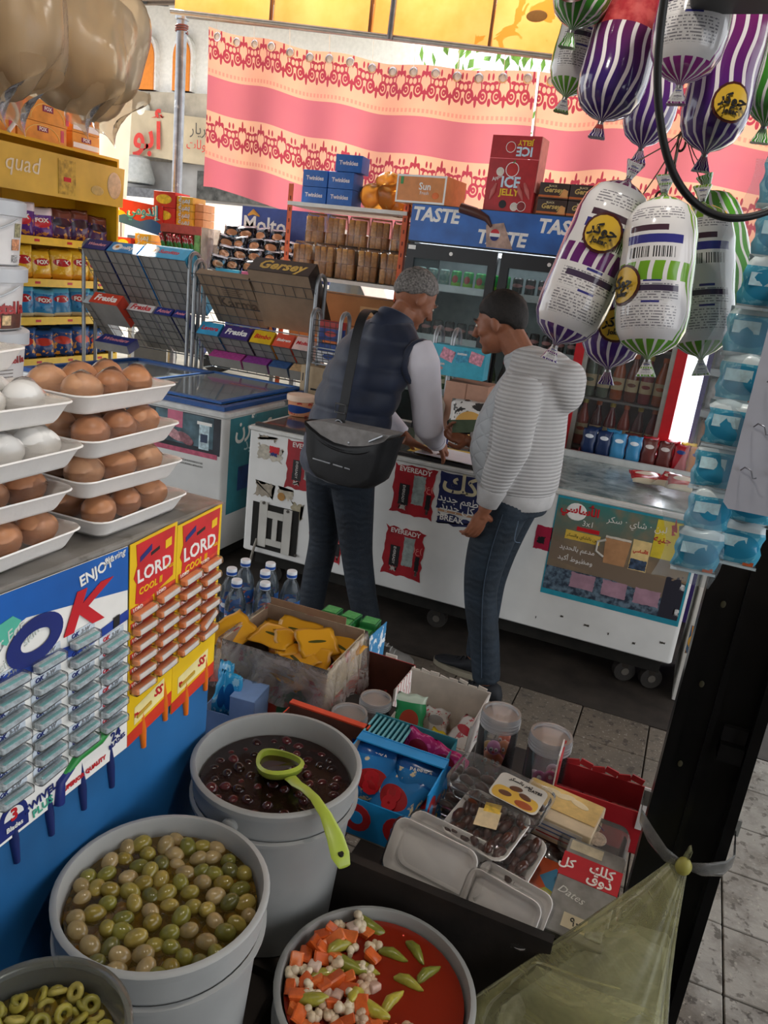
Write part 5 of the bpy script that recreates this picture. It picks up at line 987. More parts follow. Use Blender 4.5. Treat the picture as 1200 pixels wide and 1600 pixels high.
# tan carrier bags hanging over the pails
TB = film((.90,.82,.70),gloss=.22,haze=.5,rough=.25,bump=.9,bscale=16,hcol='#dcc6a6')
def hung_bag(label, loc, r, sq, seed):
    e = thing('carrier_bags', label, 'bags', loc, group='hanging carrier bags'); R = random.Random(seed); ph = [R.uniform(0,6) for _ in range(8)]
    q = MB()
    def f(u, v):
        a = 2*PI*u; b = PI*v; rr = r*(1+.10*math.sin(3*a+ph[0]+2*b)+.07*math.sin(7*a+ph[1])*math.sin(b)+.05*math.sin(5*b+ph[2]+2*a)); k = math.sin(b)**.75
        return (rr*k*math.cos(a)*sq, rr*k*math.sin(a)*.9, -rr*math.cos(b)*1.02+(.5*r*max(0,v-.8)*5)*.6)
    q.grid(f,44,26); o = q.build('bundle', TB, e, smooth=180); q = MB(); q.grid(lambda u,v: tuple(Vector(f(u,v))*.8),30,18); q.build('inner_bundle', TB, e, smooth=180)
    for k in range(2):
        a = ph[k]*.3-1.2+1.3*k; q = MB(); q.grid(lambda u,v: (r*.5*math.cos(a)+lerp(-.075,.075,u)*(1-.75*v)+.008*math.sin(v*6), r*.5*math.sin(a)+.012*math.sin(u*7+v*5), -r*.62-lerp(0,.085,v)*(1-.5*abs(u-.4))+.006*math.sin(u*9)),14,10); q.build('loose_handle', TB, e, smooth=180)
    MB().tube([(0,0,r),(0,0,3.45-loc[2])],.0015,4).build('hanging_cord', mat('#8a7a60',.8), e); return e
hung_bag('large puffed tan carrier bag bundle hanging over the spread pails',(-1.085,1.165,2.005),.102,1.0,3); hung_bag('smaller crumpled tan carrier bag hanging beside the puffed one',(-1.012,.925,1.975),.092,1.0,8)
# ================================================================ CHEST FREEZERS and what stands on them
FW = mat('#d9d9d6',.4,var=.05,scale=4,c2='#b5b0a6',thr=.74); FW2 = mat('#c4c2ba',.45,var=.07,scale=5,c2='#8f877a',thr=.7)
GLS = film((.80,.86,.88),gloss=.35,haze=.35,rough=.08,bump=.05,hcol='#8f979b')
# --- long counter freezer, x -2.05..0.17, y 3.36..4.16
F = thing('counter_freezer','long white chest freezer used as a counter, plastered with posters','freezer',(-.94,3.36,0)); ox = .94
def fx(x): return x+ox
q = MB(); rbox(q,2.22,.92,.655,.02,.006,.19,c=(0,.46)); q.build('cabinet', FW, F, smooth=40)
q = MB(); rbox(q,2.235,.935,.022,.02,.006,.8455,c=(0,.46)); q.build('top_rim', mat('#cfcfca',.4,var=.06), F, smooth=40)
def marble():
    n = NT('stainless_marbled_top'); v = n.coord('Object'); f = n.noise(v, 6, 6, .7, 1.5); c = n.mix(n.ramp(f,.35,.65), hx('#5f6f70'), hx('#a9b5b4')); return n.done(n.pbr(c,.22,.15))
MB().bb(fx(-.62),.03,.868,fx(.155),.74,.874).build('work_surface', marble(), F); MB().bb(fx(-2.02),.04,.868,fx(-.63),.76,.873).build('lid_glass', mat('#4a4440',.15,var=.2,scale=5,coat=.5), F)
for y in (.035,.765): MB().bb(fx(-2.03),y-.015,.868,fx(-.63),y+.015,.884).build('lid_frame', mat('#2c2a29',.4), F)
MB().bb(fx(-.62),.745,.868,fx(.16),.775,.905).build('back_rail', mat('#cfd2d0',.35,var=.05), F)
# base: dark dolly with castors
MB().bb(fx(-2.0),.06,.11,fx(.13),.74,.188).build('dolly_frame', mat('#16140f',.8,var=.3), F)
wl = MB(); wl.lathe([(.02,-.022),(.05,-.02),(.052,-.012),(.052,.012),(.05,.02),(.02,.022)],20); wlm = wl.mesh('castor_wheel', mat('#2b2723',.7,var=.2), 40); hb = MB(); hb.lathe([(.018,-.025),(.018,.025)],12); hbm = hb.mesh('hub', mat('#6a645c',.5,metal=.5), 40)
for x in (-1.9,-.95,-.02,.1):
    for y in (.12,.66): w = ob('castor_wheel', wlm, F, (fx(x),y,.053), (PI/2,0,.4 if x > -.5 else 0)); ob('hub', hbm, w); MB().bb(-.02,-.027,.0,.02,.027,.06).build('castor_fork', mat('#3a352f',.6,metal=.4), F, (fx(x),y,.075))
# slotted vent plate at the low corner
q = MB(); q.bb(fx(-1.998),-.004,.222,fx(-1.724),.0,.472); q.build('vent_recess', mat('#15140f',.8), F)
for x0,x1,z0,z1 in ((-1.955,-1.905,.235,.485),(-1.81,-1.76,.222,.47),(-1.905,-1.81,.402,.44),(-1.905,-1.81,.25,.285),(-1.872,-1.842,.285,.402)): q = MB(); rbox(q,x1-x0,z1-z0,.006,.004,.001,0); q.build('vent_bar', FW2, F, (fx((x0+x1)/2),-.004,(z0+z1)/2), (PI/2,0,0))
for x,z in ((-1.93,.478),(-1.785,.462),(-1.72,.235)): q = MB(); q.lathe([(.008,0),(.008,.004)],10); q.build('screw', mat('#5c5852',.4,metal=.7), F, (fx(x),-.01,z), (PI/2,0,0), smooth=40)
q = MB(); q.tube(smoothp([(fx(-1.96),-.005,.27),(fx(-1.965),-.03,.2),(fx(-1.98),-.035,.08),(fx(-1.93),-.07,.02),(fx(-1.8),-.12,.012),(fx(-1.72),-.2,.008)]),.007,7); q.build('power_lead', mat('#8f8a7f',.6), F, smooth=60)
def poster(name, x0,z0,x1,z1, m, off=.0012, ragged=0, seed=0, th=.0006, parent=None):
    R = random.Random(seed); n = 10; P = []
    for k in range(n): P.append((lerp(x0,x1,k/n), z0+R.uniform(0,ragged)))
    for k in range(n): P.append((x1-R.uniform(0,ragged), lerp(z0,z1,k/n)))
    for k in range(n): P.append((lerp(x1,x0,k/n), z1-R.uniform(0,ragged)))
    for k in range(n): P.append((x0+R.uniform(0,ragged), lerp(z1,z0,k/n)))
    return MB().poly([(fx(a),b) for a,b in P], -off-th, -off).build(name, m, parent or F)
EVR = mat('#9c1c26',.45,var=.15,scale=10)
def battery_poster(x0,z0,x1,z1,seed):
    w, h = x1-x0, z1-z0; p = poster('battery_poster',x0,z0,x1,z1,EVR,.0012,.016,seed)
    poster('torch_print',x0+w*.48,z0+h*.25,x0+w*.76,z0+h*.83,mat('#8f9a96',.45,var=.2,scale=30),.0020,.004,seed+1)
    for k,(a,b) in enumerate(((.18,.42),(.80,.92))):
        poster('battery_print',x0+w*a,z0+h*.20,x0+w*b,z0+h*(.62 if k == 0 else .5),BLK,.0026,.003,seed+2+k); poster('battery_tip',x0+w*(a+.03),z0+h*.10,x0+w*(b-.03),z0+h*.21,mat('#b9b2aa',.4),.0028,.01,seed+5+k)
    txt(F,'EVEREADY',.045,mat('#e0d8d2'),(fx(x0+w*.5),-.0024,z0+h*.90),bold=.02,w=w*.72); txt(F,'(ع)',.04,mat('#d98a80'),(fx(x0+w*.84),-.0024,z0+h*.62))
    o = txt(F,'EVEREADY',.03,mat('#d8d2cc'),(fx(x0+w*.29),-.0034,z0+h*.42),face=(PI/2,PI/2,0),w=h*.34)
battery_poster(-1.825,.58,-1.60,.84,1); battery_poster(-1.24,.585,-1.015,.838,11); battery_poster(-1.245,.262,-1.03,.525,21)
battery_poster(-1.66,.24,-1.46,.47,41)
poster('navy_poster',-1.005,.66,-.70,.842,mat('#1c2350',.45,var=.1),.0012,.006,31); txt(F,'كك',.13,mat('#cbbf9a'),(fx(-.90),-.0024,.79),bold=.02); txt(F,'طعم جديد',.05,mat('#e6e3dc'),(fx(-.90),-.0024,.715),bold=.01); txt(F,'شكل جديد',.05,mat('#e6e3dc'),(fx(-.88),-.0024,.675),bold=.01)
poster('navy_foot',-.995,.58,-.70,.645,mat('#252a52',.45,var=.25,scale=20),.0012,.02,33); txt(F,'BREAK',.04,mat('#e6e3dc'),(fx(-.92),-.0024,.62),bold=.02); poster('tan_strip',-.995,.645,-.70,.659,mat('#c0936e',.6),.0013,.003,34)
for k,(a,b,c,d,m) in enumerate(((-2.0,.70,-1.84,.79,'#b9b3a4'),(-2.003,.50,-1.875,.59,'#9a9080'),(-1.862,.51,-1.765,.585,'#b4ab98'),(-2.0,.80,-1.88,.835,'#a59a88'),(-1.78,.15+.27,-1.70,.52,'#a39a80'))): poster('torn_sticker',a,b,c,d,mat(m,.7,var=.2,scale=30),.0010,.02,50+k)
poster('red_blue_badge',-1.925,.745,-1.865,.785,RED,.0018,.004,61); poster('badge_swirl',-1.92,.73,-1.875,.755,NAVY,.0022,.008,62); q = MB(); q.lathe([(.022,0),(.022,.001)],18); q.build('gold_seal', mat('#a97a3a',.5), F, (fx(-1.835),-.0022,.53), (PI/2,0,0))
poster('red_square',-.52,.575,-.445,.69,mat('#a01f3c',.45),.0010,.004,71); poster('red_square_print',-.51,.60,-.47,.64,BLK,.0018,.008,72)
for k in range(9): poster('scuff_mark',-.45+.11*k,.24+.05*((k*7)%4)/4,-.445+.11*k+.01*(k%3),.252+.05*((k*7)%4)/4,mat('#4a463f',.8),.0008,.003,80+k)
# large tea poster: teal border, warm scene, words
poster('tea_poster_border',-.45,.375,.158,.852,mat('#2a93a8',.4,var=.08),.0010,.0,90)
def tea():
    n = NT('tea_poster'); g = n.sep(n.coord('Generated')); X, Z = g[0], g[2]; c = n.mix(n.ramp(Z,.55,1), hx('#7a6a58'), hx('#3f7f78')); c = n.mix(n.ramp(n.noise(n.coord('Object'),9,3),.45,.7), c, hx('#8f7b62'))
    sea = n.math('LESS_THAN', Z, .26); c = n.mix(sea, c, n.mix(n.ramp(n.noise(n.coord('Object'),40,4),.4,.6), hx('#2f3a4a'), hx('#6a7f8f')))
    ben = n.math('MULTIPLY', n.math('LESS_THAN', n.math('ABSOLUTE', n.math('SUBTRACT', n.math('ADD',Z,n.math('MULTIPLY',X,.16)), .44)), .10), n.math('LESS_THAN',X,.86)); c = n.mix(ben, c, hx('#7d6c5c')); tree = n.math('MULTIPLY', n.step(X,.86), n.math('LESS_THAN', Z, n.math('ADD',.25,n.math('MULTIPLY', n.noise(n.coord('Object'),22,2),.35)))); c = n.mix(tree, c, hx('#2c2c38'))
    return n.done(n.pbr(c,.4))
poster('tea_scene',-.445,.40,.148,.835,tea(),.0018,.0,91)
for k in range(3): poster('pink_panel',-.33+.14*k,.435,-.22+.14*k,.51,mat('#a98494',.5,var=.1),.0026,.004,92+k)
q = MB(); q.poly([(fx(-.206),.585),(fx(-.115),.585),(fx(-.105),.70),(fx(-.216),.70)],-.0036,-.0026); q.build('tea_mug_print', mat('#b98a62',.35,var=.1), F); q = MB(); q.tube([(fx(-.212),-.003,.69),(fx(-.245),-.003,.675),(fx(-.245),-.003,.63),(fx(-.21),-.003,.61)],.006,6); q.build('mug_handle_print', mat('#c9c4ba',.3), F)
poster('milk_foam_print',-.216,.70,-.105,.712,mat('#d9cfc0',.4),.0030,.002,97); poster('pack_print',-.100,.582,-.022,.722,mat('#e4c789',.4,var=.1,scale=20),.0030,.002,98); poster('pack_scene',-.098,.585,-.024,.635,mat('#3a4a60',.4,var=.5,scale=40),.0038,.004,99)
txt(F,'الأساسي',.036,RED,(fx(-.061),-.0040,.672),bold=.03,w=.062); poster('price_flag',-.02,.66,.145,.83,mat('#d9c23a',.4),.0026,.0,100)
txt(F,'٣',.13,mat('#b02a34'),(fx(.075),-.0036,.765),bold=.04); txt(F,'جنيه',.04,mat('#b02a34'),(fx(.015),-.0036,.745),bold=.02)
q = MB(); q.ell((0,0,0),(.045,.0008,.04)); q.build('white_heart_print', WHT, F, (fx(-.36),-.0026,.785), smooth=180); txt(F,'الأساسي',.05,RED,(fx(-.345),-.004,.795),bold=.03); txt(F,'3x1',.035,mat('#e0ded8'),(fx(-.30),-.0032,.74)); poster('red_label',-.345,.702,-.245,.722,RED,.0026,.002,101); poster('yellow_label',-.39,.655,-.235,.698,mat('#dbb84a',.45),.0026,.002,102); txt(F,'لبن بالشاي والسكر',.028,BLK,(fx(-.312),-.0036,.676),w=.14)
txt(F,'مدعم بالحديد',.045,mat('#e3e0da'),(fx(-.325),-.0030,.615),bold=.01,w=.155); txt(F,'ومظبوط أكيد',.045,mat('#e3e0da'),(fx(-.325),-.0030,.565),bold=.01,w=.155); txt(F,'لبن · شاي · سكر',.05,mat('#e6e3dc'),(fx(-.10),-.0030,.785),w=.25,roll=.02)
poster('foot_caption',-.16,.378,.15,.398,mat('#2489a0',.4),.0026,.0,103)
for k in range(3): poster('side_icon',.125,.42+.12*k,.15,.455+.12*k,mat('#d9e2e4',.5,var=.5,scale=60),.0030,.006,104+k)
# --- glass-top freezer behind the eggs, x -3.75..-2.25
G = thing('glass_top_freezer','white chest freezer with blue-framed sliding glass lid','freezer',(-3.0,3.44,0))
q = MB(); rbox(q,1.50,1.10,.75,.02,.006,.10,c=(0,.55)); q.build('cabinet', FW, G, smooth=40); q = MB(); rbox(q,1.515,1.115,.03,.02,.006,.851,c=(0,.55)); q.build('top_rim', mat('#d5d6d4',.35), G, smooth=40)
BF = mat('#1f4f8f',.4,var=.08)
for a in ((-.72,.03,.72,.07),(-.72,1.03,.72,1.07),(-.72,.07,-.68,1.03),(.68,.07,.72,1.03)): MB().bb(a[0],a[1],.882,a[2],a[3],.905).build('lid_frame', BF, G)
for a in ((-.02,.09,.0,1.01),(.62,.09,.66,1.01),(-.0,.09,.62,.12),(-.0,.98,.62,1.01)): MB().bb(a[0],a[1],.906,a[2],a[3],.918).build('sliding_frame', mat('#2a5fa3',.4), G)
MB().bb(-.68,.07,.884,-.02,1.03,.890).build('glass_pane', mat('#8b9496',.12,var=.12,scale=4,coat=.6), G); MB().bb(0,.12,.908,.62,.98,.912).build('glass_pane', mat('#8b9496',.12,var=.12,scale=4,coat=.6), G); MB().bb(.30,.70,.9122,.56,.72,.9126).build('faded_print', mat('#a5574a',.4,var=.3,scale=60), G)
MB().bb(-.70,.06,.02,.70,1.04,.10).build('plinth', mat('#1b1916',.8), G)
def gposter(x0,z0,x1,z1,m,nm,off=.001): return MB().bb(x0+3.0,-off-.0006,z0,x1+3.0,-off,z1).build(nm,m,G)
gposter(-3.2,.64,-2.275,.845,mat('#2a2f38',.4,var=.5,scale=5),'ice_cream_poster'); gposter(-2.70,.67,-2.32,.84,mat('#4f6a75',.35,var=.4,scale=9),'poster_scene',.0018); gposter(-2.62,.755,-2.52,.845,mat('#c76a84',.4),'pink_tag',.0026); gposter(-3.2,.618,-2.29,.645,mat('#b9566f',.4,var=.2,scale=30),'pink_caption',.0018)
for k,(x,z,w) in enumerate(((-2.58,.715,.075),(-2.50,.70,.06),(-2.64,.74,.05))): q = MB(); q.ell((0,0,0),(w,.0008,.028)); q.build('sundae_print', mat(('#b98a8f','#8a5a62','#d9b0b0')[k],.4,var=.3,scale=40), G, (x+3.0,-.0026,z), (0,.4,0), smooth=180)
gposter(-2.41,.66,-2.345,.80,mat('#b9d0da',.3,var=.3,scale=40),'shake_glass_print',.0030); gposter(-2.425,.795,-2.33,.812,WHT,'shake_lid_print',.0034); gposter(-2.40,.70,-2.355,.745,mat('#2f3f5a',.4),'shake_label_print',.0036)
for j in range(2): gposter(-2.55+.0,.575-.02*j,-2.38,.585-.02*j,mat('#8a8a86',.5,var=.5,scale=120),'small_print')
MB().bb(.7508,.05,.30,.7514,1.0,.845).build('side_decal', mat('#2f7a86',.45,var=.2,scale=6), G); txt(G,'عبّرن',.15,WHT,(.7522,.30,.78),'+x',bold=.02); txt(G,'الجديد',.10,mat('#bfe0e2'),(.7522,.32,.68),'+x',bold=.01); MB().bb(.7516,.15,.42,.7520,.45,.56).build('decal_panel', mat('#1f3f78',.4,var=.3,scale=10), G)
q = MB(); q.bb(.7508,.62,.86,.764,.68,.885); q.build('latch', STEEL, G)
# --- white printed cartons at the freezer's end
for k,(z0,z1,lb,m) in enumerate(((0,.38,'white carton with drink print standing on the floor by the freezer',0),(.381,.62,'white carton with fine print stacked between two others',1),(.621,.86,'cream carton with brown scroll print topping the stack by the freezer',2))):
    e = thing('printed_carton', lb, 'carton', (.345,3.62,z0)); h = z1-z0; q = MB(); rbox(q,.27,.40,h,.004,.002,0); q.build('body', mat('#d6d3cc' if k < 2 else '#d2c6b2',.6,var=.05), e, smooth=40)
    def fp(x0,z0_,x1,z1_,m_,nm): MB().bb(x0,-.2014,z0_,x1,-.2006,z1_).build(nm,m_,e)
    if k == 0:
        def geo():
            n = NT('geometric_print'); w = n.n('ShaderNodeTexVoronoi'); w.inputs['Scale'].default_value = 22; n.l(n.coord('Object'), w.inputs['Vector']); s = n.sep(w.outputs['Color']); c = n.mix(n.step(s[0],.5), hx('#d6d3cc'), hx('#c9862f')); c = n.mix(n.step(s[1],.68), c, hx('#3a5a78')); c = n.mix(n.step(s[2],.78), c, hx('#8a3a2a')); return n.done(n.pbr(c,.55))
        fp(-.13,.24,.13,.375,geo(),'geometric_print'); q = MB(); q.lathe([(.05,0),(.05,.001)],20); q.build('sun_print', mat('#d09a3a',.5), e, (-.08,-.202,.30), (PI/2,0,0)); q = MB(); q.ell((0,0,0),(.07,.0015,.03)); q.build('cup_print', mat('#7a3f22',.4,var=.2), e, (-.02,-.2015,.06), smooth=180); fp(-.09,.16,-.03,.20,mat('#7a2a22',.5,var=.4,scale=60),'logo_print')
    if k == 1:
        for j in range(7): fp(-.115,.035+.024*j,.1-.02*(j%3),.041+.024*j,mat('#8f8c86',.6,var=.4,scale=80),'print_line')
    if k == 2:
        for j in range(3): q = MB(); q.tube([(.03+.02*j,-.203,.02),(.0+.02*j,-.203,.08),(.03+.015*j,-.203,.14),(.01+.02*j,-.203,.2)],.003,5); q.build('scroll_print', mat('#a58a62',.6), e, smooth=60)
# --- on the counter
def tub(x, y, label, handle):
    e = thing('ice_cream_tub', label, 'tub', (x,y,.8745)); q = MB(); q.lathe([(.062,0),(.065,.003),(.072,.085),(.072,.09)],28); q.build('body', printed('#d3926c','#22407f',None,.8,None,.2,'#b03a2e',.4,.45,(.5,.25),seed=2), e, smooth=40); q = MB(); q.lathe([(.076,.082),(.079,.084),(.08,.11),(.076,.115),(.03,.117),(.001,.117)],28); q.build('lid', mat('#e3c6ae',.45,var=.05), e, smooth=40)
    if handle: q = MB(); q.tube([(.078*math.cos(a),0,.10+.14*math.sin(a)) for a in [PI*k/18 for k in range(19)]],.004,6); q.build('handle', mat('#e6dcd2',.4), e, smooth=60)
tub(-2.0,3.80,'peach ice cream tub with pale lid on the freezer beside the other freezer',False); tub(-1.80,3.86,'peach ice cream tub with raised white handle on the freezer',True)
q = MB(); q.grid(lambda u,v: (lerp(-.21,.21,u),lerp(-.12,.15,v),.003+.004*math.sin(u*6+v*3)),10,8); q.build('yellow_folder', mat('#d9b84a',.6,var=.08), None, (-.99,3.53,.882), (0,0,-.12), smooth=180, label='yellow paper folder under the white sheets on the counter', cat='folder')
q = MB(); q.bb(-.15,-.105,0,.15,.105,.003); q.build('paper_sheets', mat('#eceaf0',.7,var=.02), None, (-1.0,3.49,.893), (0,0,-.10), label='white paper sheets being written on at the counter', cat='paper')
ob('cracker_bag', packet_mesh(.22,.26,.09,printed('#d9d6d0','#d0a25a',None,.8,None,.2,'#3b3a38',.25,.45,(.35,.25),seed=5,cut=.52),seed=90,name='cracker_bag'), None, (-1.02,3.80,.876), (-.5,0,.25), label='clear crackling bag of crackers standing behind the papers', cat='bag')
for k,(x,y,rz,rx,lb) in enumerate(((-.10,3.78,.3,-1.35,'lying beneath the others'),(-.02,3.74,-.4,-1.25,'lying in the middle of the three'),(.06,3.66,.1,-1.2,'closest to the counter edge'))):
    ob('noodle_packet', packet_mesh(.15,.13,.035,printed('#b3232c','#e6d9c6',None,.8,'#d9cdb4',.22,'#d86a62',.22,.6,(.35,.15),seed=k),seed=95+k,name='noodle_packet'), None, (x,y-.06,.893+.012*k), (rx,0,rz), label='red and white snack packet '+lb, cat='packet', group='red packets on the counter')
# shelf tray of drink sachets at the freezer's back
e = thing('sachet_tray','long dark red tray holding coloured drink sachets behind the counter','tray',(-.10,4.205,.8685)); q = MB(); open_box(q,-.40,-.06,0,.42,.065,.035,.07,.05,.05,.004); q.build('tray',[mat('#5a1f20',.5),mat('#7a2a2a',.5)],e)
SCOL = [('#22365f','#dfe4ea','dark blue'),('#22365f','#dfe4ea','dark blue'),('#3f8fc0','#e6eef4','light blue'),('#3f8fc0','#e6eef4','light blue'),('#6a3430','#d9d0cc','brown'),('#6a3430','#d9d0cc','brown'),('#b02430','#1f3f86','red'),('#d9863a','#1f3f86','orange'),('#d9863a','#1f3f86','orange'),('#d9863a','#1f3f86','orange')]
for k,(a,b,nm) in enumerate(SCOL):
    ob('drink_sachet', packet_mesh(.075,.15,.03,printed(a,b,None,.8,None,.2,None,.3,.72,(.28,.07)),seed=110+k,name='drink_sachet'), None, (-.46+.078*k,4.185,.8765), (-.12,0,rnd.uniform(-.1,.1)), label='%s drink sachet standing in the front row of the red tray' % nm, cat='sachet', group='%s drink sachets' % nm)
for k,(a,b,nm) in enumerate([('#22365f','#dfe4ea','dark blue'),('#3f8fc0','#e6eef4','light blue'),('#6a3430','#d9d0cc','brown'),('#b02430','#e6d0b0','red'),('#c42a34','#e6d0b0','bright red'),('#dbb324','#1f3f86','yellow'),('#e0bb2a','#1f3f86','golden'),('#c23a4a','#e6d0b0','pinkish red')]):
    ob('drink_sachet', packet_mesh(.08,.15,.03,printed(a,b,None,.8,None,.2,None,.3,.72,(.28,.07)),seed=130+k,name='drink_sachet'), None, (-.44+.098*k,4.232,.895), (-.55,.0,rnd.uniform(-.2,.2)), label='%s drink sachet leaning in the back row of the red tray' % nm, cat='sachet')
# ================================================================ WIRE RACKS, SHELVES, FRIDGES behind the freezers
GAL = mat('#8f9396',.35,metal=.55,var=.1)
def wire_rack(name, label, x0, x1, y, ztop, tiers, hoopx=(0,1), low=0.0):
    """tube end-frames with hooped tops, sloping wire trays; tiers = (ztop, zbot, ytop, ybot)"""
    e = thing(name, label, 'rack', ((x0+x1)/2,y,low)); cx = (x0+x1)/2; w = (x1-x0)/2
    for s in (-1,1):
        pts = [(s*w,-.07,0),(s*w,-.07,ztop-low-.06)]+[(s*w,-.07+.06*(1-math.cos(a)),ztop-low-.06+.06*math.sin(a)) for a in [PI*k/8 for k in range(1,9)]]+[(s*w,.05,0)]
        MB().tube(pts,.014,8).build('end_frame', GAL, e, smooth=60)
    for (zt,zb,yt,yb) in tiers:
        q = MB(); n = max(5,int((x1-x0)/.075)); yt -= y; yb -= y
        for k in range(n+1): x = lerp(-w,w,k/n); q.tube([(x,yt,zt-low),(x,yb,zb-low)],.0022,4)
        for k in range(6): t = k/5; q.tube([(-w,lerp(yt,yb,t)-.002,lerp(zt,zb,t)-low),(w,lerp(yt,yb,t)-.002,lerp(zt,zb,t)-low)],.0022,4)
        q.build('wire_tray', mat('#5b5d60',.4,metal=.5), e)
        q = MB(); q.tube([(-w,yb,zb-low),(w,yb,zb-low)],.005,6); q.tube([(-w,yb+.02,zb-low),(-w,.05,zb-low)],.005,6); q.build('tray_rail', GAL, e, smooth=60)
    return e
GREYC = mat('#84827e',.8,var=.08,scale=8)
def slope_box(name, label, x0, x1, tier, thick, top, f0=0.0, f1=1.0, text=None, tcol=None, under=GREYC, group=None, cat='box', deco=None):
    """box lying in a sloping tray: grey underside towards us, printed end showing at the top"""
    zt,zb,yt,yb = tier; S = Vector((0,yb-yt,zb-zt)); L = S.length; s = S.normalized(); n = Vector((0,s.z,-s.y)); n = n if n.y > 0 else -n
    o = Vector(((x0+x1)/2,yt,zt))+s*(L*f0)+n*.006; ln = L*(f1-f0)-.01; w = x1-x0
    # local axes: x along, y away from us (n), z up-slope (-s); origin at upper edge
    e = thing(name, label, cat, tuple(o), group=group); e.rotation_euler = Matrix((Vector((1,0,0)),n,-s)).transposed().to_euler()
    MB().bb(-w/2+.003,0,-ln,w/2-.003,thick,-.002,fm={2:1}).build('body', [top,under], e); MB().bb(-w/2+.004,.003,-.0018,w/2-.004,thick-.003,.0006).build('printed_end', top, e)
    if deco: q = MB(); q.ell((0,0,0),(min(w*.16,.04),thick*.34,.0012)); q.build('flower_print', deco, e, (-w*.24,thick*.5,.0008), smooth=180); q = MB(); q.ell((0,0,0),(min(w*.07,.017),thick*.14,.0014)); q.build('biscuit_print', mat('#d08a3a',.5), e, (-w*.24,thick*.5,.0016), smooth=180)
    if text: txt(e,text,thick*.5,tcol or WHT,(w*.08 if deco else 0,thick*.5,.0012),'+z',bold=.03,shear=.2,w=w*(.42 if deco else .75))
    return e
# rack one (by the chip shelf)
T1 = (1.60,1.22,4.56,4.86); T2 = (1.215,.93,4.58,4.84); T0 = (1.0,.93,4.5,4.52)
wire_rack('wire_rack','grey tube rack with sloping wire trays beside the yellow chip shelf',-4.30,-3.37,4.68,1.66,[T1,T2],low=.0)
DB, LBL = mat('#1f2f78',.45,var=.08), mat('#2f86c2',.45,var=.08); LB2 = mat('#3aa5d0',.45,var=.08)
slope_box('biscuit_box','navy biscuit box at the end of the upper wire tray',-4.28,-4.07,T1,.11,DB,text='Wonders',tcol=mat('#e0a0a8'))
slope_box('biscuit_box','blue biscuit box with a daisy print in the upper wire tray',-4.06,-3.79,T1,.11,LBL,text='milky',deco=WHT); slope_box('biscuit_box','wide light blue biscuit box with a daisy print in the upper wire tray',-3.78,-3.38,T1,.13,LB2,text='Sunvitto',tcol=RED,deco=WHT)
slope_box('wafer_box','red-orange wafer box standing in the lower wire tray',-4.16,-3.90,(1.235,.93,4.50,4.80),.10,mat('#c9402a',.45,var=.08),f1=.55,text='Freska')
slope_box('wafer_box','white wafer box next to the red-orange one in the lower wire tray',-3.89,-3.66,T2,.07,mat('#d6d0ce',.5,var=.08),text='Freska',tcol=RED)
slope_box('wafer_box','navy wafer box in the lower wire tray beside the white one',-3.65,-3.50,T2,.07,DB,text='Amiel',tcol=mat('#d98a96'),group='navy wafer boxes'); slope_box('wafer_box','navy wafer box in the lower wire tray at the hooped end',-3.49,-3.38,T2,.07,DB,text='Amiel',tcol=mat('#d98a96'),group='navy wafer boxes')
slope_box('wafer_box','white and pale blue wafer box at the far end of the lower tray',-4.29,-4.17,T2,.08,mat('#c3d3de',.5,var=.1))
slope_box('snack_box','navy snack box below the wire trays, on the freezer lid',-4.08,-3.78,(.97,.90,4.47,4.50),.12,DB,text='Wonders',tcol=mat('#d98a96'),cat='box')
# rack two
U1 = (1.53,1.20,4.55,4.85); U2 = (1.13,.88,4.58,4.84)
wire_rack('wire_rack','grey tube rack with sloping wire trays holding the brown cardboard',-3.31,-2.37,4.66,1.62,[U1,U2])
BRC = mat('#8a7560',.85,var=.1,scale=6,bump=.1)
e = slope_box('cardboard_box','flattened brown cardboard box with faint stencilled name in the wire tray',-3.28,-2.86,U1,.05,BRC,under=BRC); txt(e,'Karma',.12,mat('#5a4a3a'),(.04,-.001,-.24),(PI/2,0,0),bold=.02); q = MB()
for k in range(5): q.bb(-.05,-.0012,-.10-.018*k,.11-.02*(k%2),-.0006,-.106-.018*k)
q.build('stencil_lines', mat('#5a4a3a',.8), e)
e = slope_box('chocolate_box','brown and black chocolate biscuit box lying on the cardboard',-2.85,-2.39,(1.60,1.20,4.50,4.80),.14,mat('#2a201c',.45,var=.1),f1=.95,text='Gersey',tcol=mat('#c9a54a'),under=BRC)
for k,(a,b,c,tx,tc,lb) in enumerate(((-3.28,-3.10,'#3a9ac4','Lavora',RED,'pale blue wafer box next to the purple one'),(-3.09,-2.86,'#3a2a6a','Freska',WHT,'purple wafer box beside the yellow one'),(-2.85,-2.68,'#d9b21f','Bimbo',RED,'yellow wafer box between purple and coral'),(-2.67,-2.53,'#d9563f','Biskrem',WHT,'coral wafer box beside the yellow one'),(-2.52,-2.39,'#e3c3bb','Molto',RED,'pale pink wafer box at the hooped end'))): slope_box('wafer_box',lb+' in the lower cardboard-rack tray',a,b,U2,.11,mat(c,.45,var=.08),text=tx,tcol=tc)
for k,(x0,x1,c,lb) in enumerate(((-3.20,-2.93,'#b0458a','magenta biscuit box'),(-2.92,-2.72,'#8a3a8a','purple biscuit box'),(-2.71,-2.56,'#3a5a8a','blue biscuit box'),(-2.55,-2.40,'#c9a57a','tan paper packet'))): slope_box('biscuit_box',lb+' peeking out under the wire trays',x0,x1,(.985,.91,4.62,4.66),.10,mat(c,.45,var=.15,scale=40))
BB = printed('#1f2f86','#c98a5a',None,.8,None,.2,'#3a6ac0',.22,.4,(.35,.2),seed=1)
